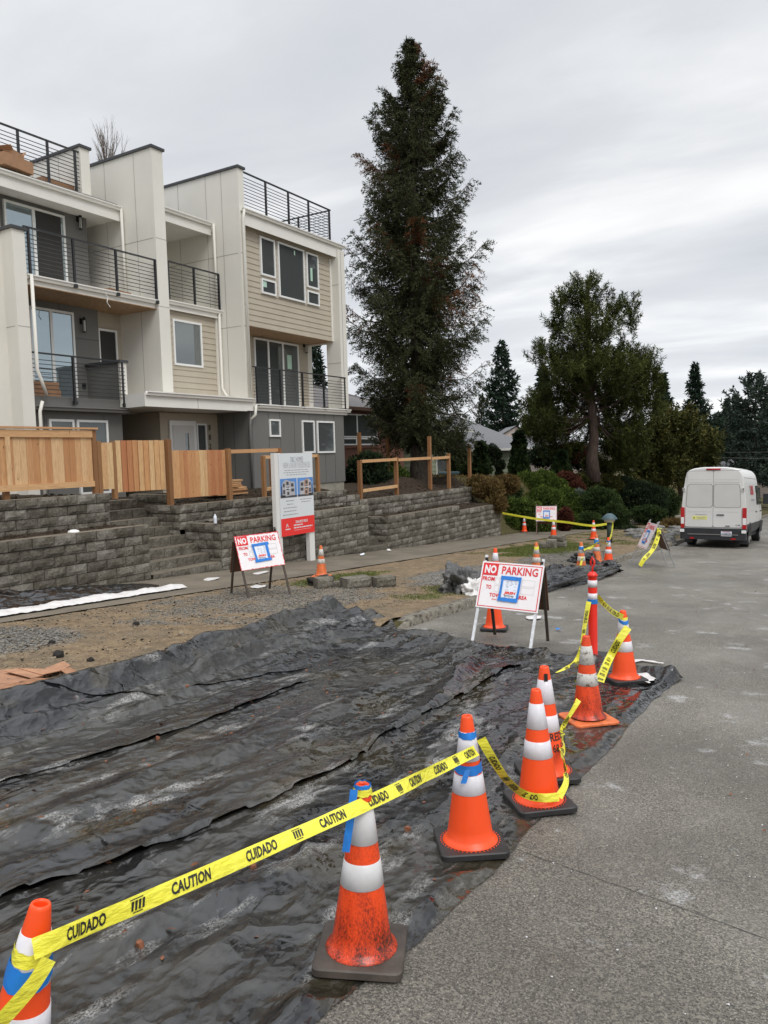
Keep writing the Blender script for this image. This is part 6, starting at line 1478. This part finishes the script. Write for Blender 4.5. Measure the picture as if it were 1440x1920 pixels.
PB = [(1105, 640, 50, 60, 37, -1.6), (1100, 700, 60, 34, 59, -1.6), (1150, 715, 60, 30, 51, -1.4), (1060, 705, 50, 30, 42, -1.2), (1020, 790, 44, 30, 42, .2), (1200, 760, 44, 50, 68, 0), (1185, 830, 50, 40, 76, .3), (1100, 560, 45, 34, 55, 0), (1052, 575, 26, 30, 16, 0), (1040, 600, 22, 34, 13, 0), (1150, 590, 38, 26, 26, 0), (1185, 580, 16, 22, 6, 0), (1183, 612, 26, 22, 11, 0), (1100, 625, 60, 44, 68, 0), (1035, 668, 46, 24, 31, 0), (1010, 662, 22, 16, 7, 0), (1165, 668, 40, 30, 31, 0),
      (1100, 690, 80, 50, 144, 1), (1190, 690, 48, 34, 68, 0), (1060, 740, 62, 46, 102, 1.5), (1150, 750, 72, 50, 127, 1), (1215, 720, 34, 40, 42, 0), (1050, 800, 66, 34, 85, 1.2), (1005, 808, 34, 18, 28, 0), (1165, 812, 60, 44, 102, 1.2), (1000, 755, 20, 26, 11, .5), (1070, 845, 44, 24, 42, 1.5), (1180, 855, 50, 34, 68, 1.2)]
o = pine(PN, 11.0, blobs_px((1112, 894), dP, PB), 'pine_needles', 'bark_red', .36, 3, 105, .21, .036, .36, tpts=[(0, 0, -.3), (-.05, 0, 1.2), (.08, 0, 2.2), (-.06, 0, 4.2), (-.15, 0, 6.5), (-.2, 0, 9.5), (-.25, 0, 10.8)])
# olive-green leafy evergreen right of the pine
dO = 50.0; g = depth(1285, 930, dO); OT = tree_root('evergreen_tree', g[0], g[1], g[2], 'wide olive-green tree with hanging foliage between the pine and the van', 'tree')
OB = [(1270, 790, 44, 24, 60, 0), (1240, 830, 50, 34, 90, 0), (1300, 830, 46, 40, 100, 0), (1325, 870, 26, 34, 50, 0), (1260, 870, 60, 36, 120, 0), (1200, 860, 40, 40, 80, .5), (1220, 905, 50, 26, 70, .5), (1310, 905, 34, 22, 40, .5), (1235, 800, 26, 20, 24, 0)]
pine(OT, 6, blobs_px((1285, 930), dO, OB), 'olive_leaves', 'bark', .32, 4, 46, .26, .09, .42, tpts=[(0, 0, -.3), (-.3, 0, 1.0), (.1, 0, 2.2), (.3, 0, 3.4)])
# firs and other trees further off
def far_tree(px, ytop, ybase, dist, wpx, label, seed, kind='fir_needles', **k):
    g = depth(px, ybase, dist); h = (ybase-ytop)*dist/FPX; r = wpx/2*dist/FPX; root = tree_root('fir_tree', g[0], g[1], g[2], label, 'tree', 'fir trees beyond the houses')
    pr = k.pop('prof', [(0, .9), (.2, 1.0), (.45, .8), (.7, .5), (.88, .22), (1, .03)]); pr = [(a, b*r) for a, b in pr]
    conifer(root, h, pr, leaf=kind, seed=seed, **dict(dict(nb=140, tw=15, sp=9, ln=.38, lw=.15, trunk=.22, droop=.25, up=.05, hang=.5, base=.05, gap=.1), **k))
far_tree(945, 641, 905, 88, 78, 'slender dark fir standing alone between the spruce and the pine', 21, prof=[(0, .7), (.2, .9), (.5, 1.0), (.72, .62), (.88, .35), (1, .03)], nb=120)
far_tree(1020, 690, 900, 66, 95, 'blue-green fir half hidden behind the left side of the pine', 22, 'fir_needles', nb=90)
far_tree(1243, 703, 900, 84, 70, 'dark fir directly right of the pine crown', 23); far_tree(1303, 684, 900, 88, 92, 'tallest dark fir to the right of the pine', 24, nb=130, prof=[(0, 1), (.3, 1), (.5, .9), (.66, .55), (.72, .35), (.9, .2), (1, .02)])
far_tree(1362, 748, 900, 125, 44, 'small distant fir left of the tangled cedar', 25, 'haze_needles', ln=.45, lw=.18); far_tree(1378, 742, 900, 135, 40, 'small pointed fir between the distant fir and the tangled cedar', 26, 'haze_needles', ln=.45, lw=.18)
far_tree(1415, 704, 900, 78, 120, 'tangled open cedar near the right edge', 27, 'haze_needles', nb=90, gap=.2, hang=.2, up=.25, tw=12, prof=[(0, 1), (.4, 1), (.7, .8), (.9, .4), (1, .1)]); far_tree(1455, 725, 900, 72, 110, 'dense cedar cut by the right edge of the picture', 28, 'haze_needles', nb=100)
for i, (px_, yt, w_, d_) in enumerate(((1345, 775, 84, 105), (1388, 765, 96, 100), (1432, 770, 110, 95), (1330, 790, 80, 98))): far_tree(px_, yt, 905, d_, w_, ('dark fir low behind the far grey roof, left', 'dark fir low behind the far grey roof, middle', 'dark fir low behind the far grey roof, right', 'dark fir just right of the olive-green tree')[i], 30+i, 'fir_needles', nb=80)
for i, (px_, yt, w_, d_) in enumerate(((985, 780, 30, 120), (600, 622, 62, 46), (965, 790, 60, 110), (905, 740, 50, 95))): far_tree(px_, yt, 900, d_, w_, ('little distant fir above the pink gable', 'fir seen through the open corner of the balcony', 'low bushy fir behind the grey hip roof', 'dark fir at the right flank of the spruce')[i], 40+i, 'fir_needles', nb=90, ln=.26, lw=.1)
# a treeline closing the far end of the valley
TLc, TLd, TLt = [], [], []
for i in range(300):
    a = random.uniform(-62, 42); dist = random.uniform(150, 230); az = R(a); x, y = -math.sin(R(31.4)-az)*dist, math.cos(R(31.4)-az)*dist
    zb0 = road(y)+6*sm(-20, -150, x)-1; h = random.uniform(7, 13); n_ = 90
    t_ = RNG.random(n_); rr = (1-t_)*h*.22*RNG.random(n_)**.4; th = RNG.random(n_)*6.283
    TLc.append(np.stack([x+rr*np.cos(th), y+rr*np.sin(th), zb0+t_*h], 1)); TLd.append(np.stack([np.cos(th), np.sin(th), -.5+0*th], 1)); TLt.append(RNG.random(n_))
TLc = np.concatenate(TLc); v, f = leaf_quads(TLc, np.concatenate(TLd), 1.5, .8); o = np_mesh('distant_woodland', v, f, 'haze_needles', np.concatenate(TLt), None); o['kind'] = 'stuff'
# bare tree behind the townhouses
g = depth(205, 330, 60); BT = tree_root('bare_tree', g[0], g[1], g[2]-7, 'leafless upright tree whose twigs show above the townhouse roof', 'tree'); rnd = random.Random(9)
mb = MB(); O = np.array(BT.location); mb.tube([O, O+np.array([0, 0, 5.0])], [.25, .16], 'bark', 8)
def twig(p, d_, l, r0, n_):
    q = p+d_*l; mid = p+d_*l*.5+np.array([rnd.uniform(-.05, .05)*l, rnd.uniform(-.05, .05)*l, 0]); mb.tube([p, mid, q], [r0, r0*.8, r0*.55], 'twig', 4, cap=False)
    if n_ > 0:
        for _ in range(4 if n_ > 1 else 3):
            s_ = rnd.uniform(.35, 1); dd = norm(d_+np.array([rnd.uniform(-.32, .32), rnd.uniform(-.32, .32), .25])); twig(p+d_*l*s_, dd, l*rnd.uniform(.5, .75), r0*.55, n_-1)
for px_, sh in ((188, .0), (196, .05), (216, .0), (226, .1), (176, .1), (205, 0)):
    a, _b = cam_off(px_, 0, 60, (205, 0)); twig(O+np.array([0, 0, 4.6]), norm(RT*a*.5+np.array([0, 0, 3.2])), 3.3-sh*6, .05, 3)
mb.build('branches', BT, True)

# ------------------------------------------------------------------ hedges, shrubs, garden conifers
def bush(name, blobs, leaf, label, cat, n=9000, ln=.07, lw=.035, seed=1, shell=.82, group=None, flow=None):
    """foliage over a cluster of ellipsoids (world centre, radii), leaves mostly near the surface"""
    rg = np.random.default_rng(seed); root = None; W_ = np.array([b[3]*b[4]+b[3]*b[5]+b[4]*b[5] for b in blobs]); W_ = W_/W_.sum(); C_, D_, T_ = [], [], []
    for b, w_ in zip(blobs, W_):
        k = int(n*w_); d_ = norm(rg.normal(size=(k, 3))); bumps = np.array([noise.fractal(Vector(tuple(q*2.6+seed)), .9, 2.0, 4) for q in d_]); rr = (shell+(1-shell)*rg.random(k))*(1+.16*bumps)
        rr = np.where(rg.random(k) < .12, rr*(.6+.4*rg.random(k)), rr)
        p = d_*rr[:, None]*np.array(b[3:6])+np.array(b[:3]); C_.append(p); nrm_ = norm(d_/np.array(b[3:6])); up_ = np.array([0, 0, .5])
        D_.append(nrm_*.9+rg.normal(size=(k, 3))*.6+up_+(np.array(flow) if flow else 0)); T_.append(np.clip(.18+.45*rg.random(k)+.9*bumps*.45+.10*(d_[:, 2] > .3), 0, 1))
    C_ = np.concatenate(C_); D_ = np.concatenate(D_); T_ = np.concatenate(T_); k = len(C_)
    # inner dark mass of leaves so that the shrub is not hollow
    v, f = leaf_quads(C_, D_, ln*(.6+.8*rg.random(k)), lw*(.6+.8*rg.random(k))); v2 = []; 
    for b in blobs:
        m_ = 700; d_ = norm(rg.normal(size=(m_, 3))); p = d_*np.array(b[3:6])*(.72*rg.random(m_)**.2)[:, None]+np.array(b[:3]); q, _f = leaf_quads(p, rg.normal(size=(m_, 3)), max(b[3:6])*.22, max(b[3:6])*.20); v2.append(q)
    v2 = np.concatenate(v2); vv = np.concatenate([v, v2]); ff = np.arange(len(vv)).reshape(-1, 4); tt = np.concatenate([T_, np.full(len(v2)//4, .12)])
    return tag(np_mesh(name, vv, ff, leaf, tt, None), label, cat, group)
def wb(px, py, dist, wpx, hpx, depth_m=None):
    c_ = depth(px, py, dist); k = dist/FPX; return (c_[0], c_[1], c_[2], wpx/2*k, (depth_m if depth_m else wpx/2*k), hpx/2*k)
H = 'hedge_leaves'
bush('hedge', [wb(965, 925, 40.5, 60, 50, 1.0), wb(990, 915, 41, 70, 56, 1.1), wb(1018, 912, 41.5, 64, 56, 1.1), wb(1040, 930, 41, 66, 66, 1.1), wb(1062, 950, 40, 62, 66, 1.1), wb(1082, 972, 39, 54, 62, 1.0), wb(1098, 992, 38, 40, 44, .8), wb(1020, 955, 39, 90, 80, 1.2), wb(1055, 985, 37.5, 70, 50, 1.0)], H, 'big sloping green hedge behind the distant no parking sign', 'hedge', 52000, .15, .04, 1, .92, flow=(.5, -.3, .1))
bush('hedge', [wb(975, 965, 35.6, 90, 60, .8), wb(1010, 985, 35.2, 50, 44, .6), wb(955, 985, 35.0, 40, 36, .5)], H, 'low rounded green hedge directly at the end of the block wall', 'hedge', 14000, .11, .04, 2, .9)
bush('shrub', [wb(1060, 903, 41.5, 52, 34, .8), wb(1080, 915, 40.5, 30, 26, .6)], 'red_leaves', 'dark red clipped shrub above the big sloping hedge', 'shrub', 6000, .09, .05, 3, .88)
bush('shrub', [wb(1060, 975, 35.4, 26, 46, .5)], 'red_leaves', 'small reddish shrub beside the distant no parking sign', 'shrub', 2500, .10, .05, 4, .8)
bush('hedge', [wb(1095, 905, 43.5, 60, 36, .9), wb(1135, 910, 44.5, 64, 40, .9)], 'olive_leaves', 'clipped olive-brown hedge at the foot of the pine', 'hedge', 9000, .10, .05, 5, .9)
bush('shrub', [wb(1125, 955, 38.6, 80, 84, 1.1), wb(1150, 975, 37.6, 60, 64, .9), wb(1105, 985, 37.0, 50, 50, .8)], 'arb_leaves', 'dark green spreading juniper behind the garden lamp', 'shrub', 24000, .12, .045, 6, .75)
bush('shrub', [wb(1085, 935, 40.0, 34, 36, .6), wb(1110, 950, 40.1, 26, 30, .5)], 'grey_leaves', 'grey-green shrub between the big hedge and the juniper', 'shrub', 4000, .10, .05, 7, .75)
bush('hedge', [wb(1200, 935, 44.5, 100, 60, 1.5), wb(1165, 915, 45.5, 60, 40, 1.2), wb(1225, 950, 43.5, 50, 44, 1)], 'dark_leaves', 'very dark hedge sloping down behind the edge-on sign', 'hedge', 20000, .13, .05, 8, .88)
bush('shrub', [wb(1245, 945, 45.5, 60, 60, 1.2), wb(1215, 965, 41.5, 70, 34, 1.0)], 'arb_leaves', 'green ground-hugging shrub left of the van', 'shrub', 10000, .12, .05, 9, .7)
bush('shrub', [wb(1262, 985, 38.6, 50, 26, .6), wb(1240, 992, 38.1, 30, 18, .5)], 'brown_leaves', 'dry pinkish-brown shrub at the kerb left of the van', 'shrub', 5000, .12, .03, 10, .6)
bush('shrub', [wb(1180, 1000, 36.6, 60, 26, .8), wb(1150, 1005, 35.6, 34, 18, .5)], 'dark_leaves', 'low dark mat of plants behind the edge-on sign', 'shrub', 5000, .09, .04, 11, .7)
bush('shrub', [wb(915, 918, 32.5, 60, 40, .8), wb(950, 908, 34.5, 50, 36, .7), wb(895, 905, 33, 36, 26, .6), wb(930, 945, 32, 40, 36, .6)], 'brown_leaves', 'ochre and brown ornamental shrub at the end of the upper wall', 'shrub', 14000, .12, .035, 12, .6)
bush('shrub', [wb(935, 940, 36.6, 50, 40, .8), wb(958, 925, 37.6, 40, 40, .8)], 'arb_leaves', 'dark green shrub between the ochre shrub and the big hedge', 'shrub', 8000, .11, .045, 13, .7)
bush('shrub', [wb(1112, 870, 47, 40, 34, 1), wb(1140, 878, 47, 30, 26, 1)], 'olive_leaves', 'light olive shrub in the garden behind the pine trunk', 'shrub', 4000, .14, .07, 14, .7)
bush('shrub', [wb(1070, 850, 50, 60, 40, 1.2)], 'red_leaves', 'dark maroon shrub beyond the small pointed garden conifer', 'shrub', 3500, .15, .08, 15, .6)
bush('shrub', [wb(1018, 855, 52, 60, 46, 1.2), wb(1095, 860, 52, 60, 50, 1.2)], 'dark_leaves', 'dark leafy shrub in front of the pink house wall', 'shrub', 6000, .16, .08, 16, .6)
bush('shrub', [wb(690, 880, 31.0, 70, 60, .9), wb(665, 895, 31.2, 40, 36, .6), wb(710, 900, 30.5, 50, 36, .6)], 'dark_leaves', 'dark glossy rhododendron before the brick house', 'shrub', 8000, .16, .06, 17, .7)
bush('shrub', [wb(745, 895, 31.5, 40, 34, .5), wb(735, 875, 33, 20, 30, .4)], 'hedge_leaves', 'light green leafy shrub left of the spruce trunk', 'shrub', 2200, .16, .07, 18, .5)
def arb(px, ytop, ybase, dist, wpx, label, seed):
    g = depth(px, ybase, dist); h = (ybase-ytop)*dist/FPX; r = wpx/2*dist/FPX; rg = np.random.default_rng(seed); n_ = 6000
    t_ = 1-np.sqrt(rg.random(n_)); th = rg.random(n_)*6.283; rad_ = r*np.minimum(1, (1-t_)**.75*1.12)*(.82+.18*rg.random(n_))*(1+.10*np.sin(th*5+t_*9)); p = np.stack([g[0]+rad_*np.cos(th), g[1]+rad_*np.sin(th), g[2]+t_*h], 1)
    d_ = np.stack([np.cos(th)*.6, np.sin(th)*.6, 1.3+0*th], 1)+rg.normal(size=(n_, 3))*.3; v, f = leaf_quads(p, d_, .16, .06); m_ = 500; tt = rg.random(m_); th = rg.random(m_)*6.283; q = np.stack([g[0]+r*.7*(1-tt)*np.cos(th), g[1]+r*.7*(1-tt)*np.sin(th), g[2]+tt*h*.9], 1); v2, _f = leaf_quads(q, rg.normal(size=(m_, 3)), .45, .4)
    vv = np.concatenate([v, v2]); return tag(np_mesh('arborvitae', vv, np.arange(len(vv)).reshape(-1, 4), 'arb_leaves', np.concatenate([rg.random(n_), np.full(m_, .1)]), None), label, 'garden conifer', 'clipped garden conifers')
arb(903, 830, 890, 42, 32, 'pointed conifer left of the clipped ball shrub, before the green garage', 1); arb(974, 806, 894, 42, 36, 'tall narrow conifer at the corner of the green garage', 2); arb(1052, 845, 892, 43, 36, 'small pointed conifer left of the pine trunk', 3)
arb(861, 818, 890, 40, 36, 'broad conifer against the green house, right of the spruce trunk', 4)
for i, (px_, py_, w_) in enumerate(((922, 846, 26), (919, 865, 16), (937, 872, 20), (936, 888, 14), (932, 852, 18))):
    bush('topiary_ball', [wb(px_, py_, 42.5, w_, w_)], 'dark_leaves', ('largest clipped ball, top left of the group', 'small clipped ball, left of the group', 'round clipped ball at the right of the group', 'lowest clipped ball of the group', 'clipped ball at the top right of the group')[i]+' before the green garage', 'topiary', 1600, .07, .04, 30+i, .9, 'clipped ball shrubs')
# rocks of the bank
for i in range(22):
    px_, py_ = random.choice([(random.uniform(1180, 1290), random.uniform(990, 1022)), (random.uniform(1180, 1285), random.uniform(985, 1020))])
    g = ground(px_, py_); s_ = random.uniform(.12, .30); lump('bank_rock', g[0], g[1], s_, s_*1.3, s_*.5, i, 'rock', 'flat grey rock in the low bank between wall end and van', 'rock', 16, 7, .4, i, 'rocks of the low bank')

# ------------------------------------------------------------------ the neighbours' houses
def hip_house(root, x0, x1, y0, y1, z0, ze, zr, wallm, roofm, eave=.5, ridge_in=None, lap=True):
    mb = MB(); mb.box(x0, x1, y0, y1, z0, ze, wallm); mb.build('wall', root)
    if lap:
        mb = MB(); z = z0
        while z < ze-.02:
            mb.add([(x1+.03, y0, z), (x1+.03, y1, z), (x1+.005, y1, z+.26), (x1+.005, y0, z+.26), (x0, y0-.03, z), (x1+.03, y0-.03, z), (x1+.005, y0-.005, z+.26), (x0, y0-.005, z+.26)], [(0, 1, 2, 3), (4, 5, 6, 7)], wallm, random.random()); z += .27
        mb.build('siding', root)
    e_ = eave; a = ridge_in if ridge_in is not None else (x1-x0)/2; X0, X1, Y0, Y1 = x0-e_, x1+e_, y0-e_, y1+e_; xm = (X0+X1)/2
    r0, r1 = (xm, Y0+a, zr), (xm, Y1-a, zr); v = [(X0, Y0, ze), (X1, Y0, ze), (X1, Y1, ze), (X0, Y1, ze), r0, r1]; v2 = [(p[0], p[1], p[2]-.16) for p in v[:4]]
    mb = MB(); mb.add(v+v2, [(0, 1, 4), (1, 2, 5, 4), (2, 3, 5), (3, 0, 4, 5)], roofm); mb.add(v[:4]+v2, [(0, 4, 5, 1), (1, 5, 6, 2), (2, 6, 7, 3), (3, 7, 4, 0), (4, 7, 6, 5)], 'white_trim' if roofm == 'shingle' else 'panel_brown'); return mb.build('roof', root)
BK = empty('brick_house', (-22, 34, .9), 'low brick house with brown shingle hip roof behind the spruce', 'house')
hip_house(BK, -31, -21.0, 30.6, 36.6, .7, 4.25, 6.0, 'brick', 'shingle_brown', .55, 4.5, lap=False)
def hwin(root, X, y0, y1, z0, z1, bars=(), glass='glass_dark'):
    mb = MB(); mb.box(X, X+.05, y0, y1, z0, z1, 'vinyl_white'); w_ = mb.build('window', root); mb = MB(); ys_ = [y0]+list(bars)+[y1]
    for a, b in zip(ys_, ys_[1:]): mb.box(X+.05, X+.056, a+.06, b-.06, z0+.07, z1-.07, glass)
    mb.build('pane', w_)
a, b = on(651, 822, 0, -20.95), on(702, 833, 0, -20.95); hwin(BK, -20.99, 30.7, b[1]+.4, 2.42, 2.78, (31.9,)); hwin(BK, -20.99, 30.7, b[1]+.3, 2.80, 3.95, (32.0,), 'glass_dark')
mb = MB(); mb.box(-21.0, -20.93, 30.65, b[1]+.6, 2.28, 2.40, 'brick'); mb.build('sill', BK)
GH = empty('green_house', (-21, 42, .3), 'pale green lap-sided house between the spruce and the clipped conifers', 'house')
hip_house(GH, -29, -20.6, 38.0, 43.4, -.2, 3.3, 5.0, 'green_lap', 'shingle', .5, 3.6)
p0, p1 = on(818, 852, 0, -20.55), on(878, 880, 0, -20.55); hwin(GH, -20.58, p0[1], min(p1[1], 43.3), .4, 1.75, ((p0[1]+p1[1])/2,), 'glass_mid')
GG = empty('green_garage', (-20.5, 48, 0), 'pale green garage wing with grey shingle hip roof', 'garage')
hip_house(GG, -27.6, -20.2, 44.5, 53.0, -.6, 2.12, 4.35, 'green_lap', 'shingle', .6, 3.2)
mb = MB(); mb.box(-20.2, -20.1, 52.85, 53.05, -.6, 2.12, 'panel_brown'); mb.build('corner_post', GG); hwin(GG, -20.17, 45.3, 45.6, -.3, 1.7)
PH = empty('pink_house', (-20.5, 60, -.5), 'pale pink sided house partly hidden behind the pine', 'house')
hip_house(PH, -26, -17.5, 57, 66, -1.4, 1.7, 3.2, 'pink_lap', 'shingle', .5, 3.5); hwin(PH, -17.47, 58.2, 59.6, -.3, .9)
P2 = empty('pink_house', (-28, 72, 0), 'small pink gable end above the green garage roof', 'house')
c_ = depth(968, 812, 74); mb = MB(); x, y, z = c_; a = A_; M = Matrix.Translation((x, y, z)) @ Matrix.Rotation(A_, 4, 'Z'); mb.add([M @ Vector(p) for p in ((-2.2, 0, -3), (2.6, 0, -3), (2.6, 0, -.7), (0, 0, .6), (-2.2, 0, -.6), (-2.2, 6, -3), (2.6, 6, -3), (2.6, 6, -.7), (0, 6, .6), (-2.2, 6, -.6))], [(0, 1, 2, 3, 4), (9, 8, 7, 6, 5), (1, 6, 7, 2), (0, 4, 9, 5)], 'pink_lap'); mb.build('wall', P2)
mb = MB(); mb.add([M @ Vector(p) for p in ((-2.6, -.2, -.75), (0, -.2, .72), (3.0, -.2, -.85), (-2.6, 6.2, -.75), (0, 6.2, .72), (3.0, 6.2, -.85))], [(0, 1, 4, 3), (1, 2, 5, 4)], 'shingle'); mb.build('roof', P2)
FH = empty('grey_roofed_house', (-9, 82, -4), 'distant house of which only the grey hip roof shows above the van', 'house')
c_ = depth(1385, 880, 82); hip_house(FH, c_[0]-3.6, c_[0]+3.6, c_[1], c_[1]+8, c_[2]-3, c_[2]+.2, c_[2]+1.35, 'pink_lap', 'shingle', .5, 1.9)
# overhead wires at the right
for i, (ya_, yb_) in enumerate(((842, 840), (850, 853), (846, 858))):
    mb = MB(); p, q = depth(1180, ya_, 60), depth(1600, yb_, 60); P = [p*(1-t)+q*t-np.array([0, 0, 1.2*t*(1-t)]) for t in np.linspace(0, 1, 14)]
    mb.tube(P, .009, 'rail_black', 5); single(mb, 'overhead_wire', ('highest overhead wire crossing the trees above the van', 'middle overhead wire crossing the trees above the van', 'lowest overhead wire crossing the trees above the van')[i], 'wire', 'overhead wires')
# one tree across the street, seen only as a reflection in the window panes
r2 = SP.copy(); C.objects.link(r2); r2.location = (9.5, 54, road(54)); r2.scale = (1.75, 1.75, 1.7); r2['label'] = 'dark conifer across the street'; r2.rotation_euler = (0, 0, 1)
for ch in list(SP.children): c_ = ch.copy(); C.objects.link(c_); c_.parent = r2
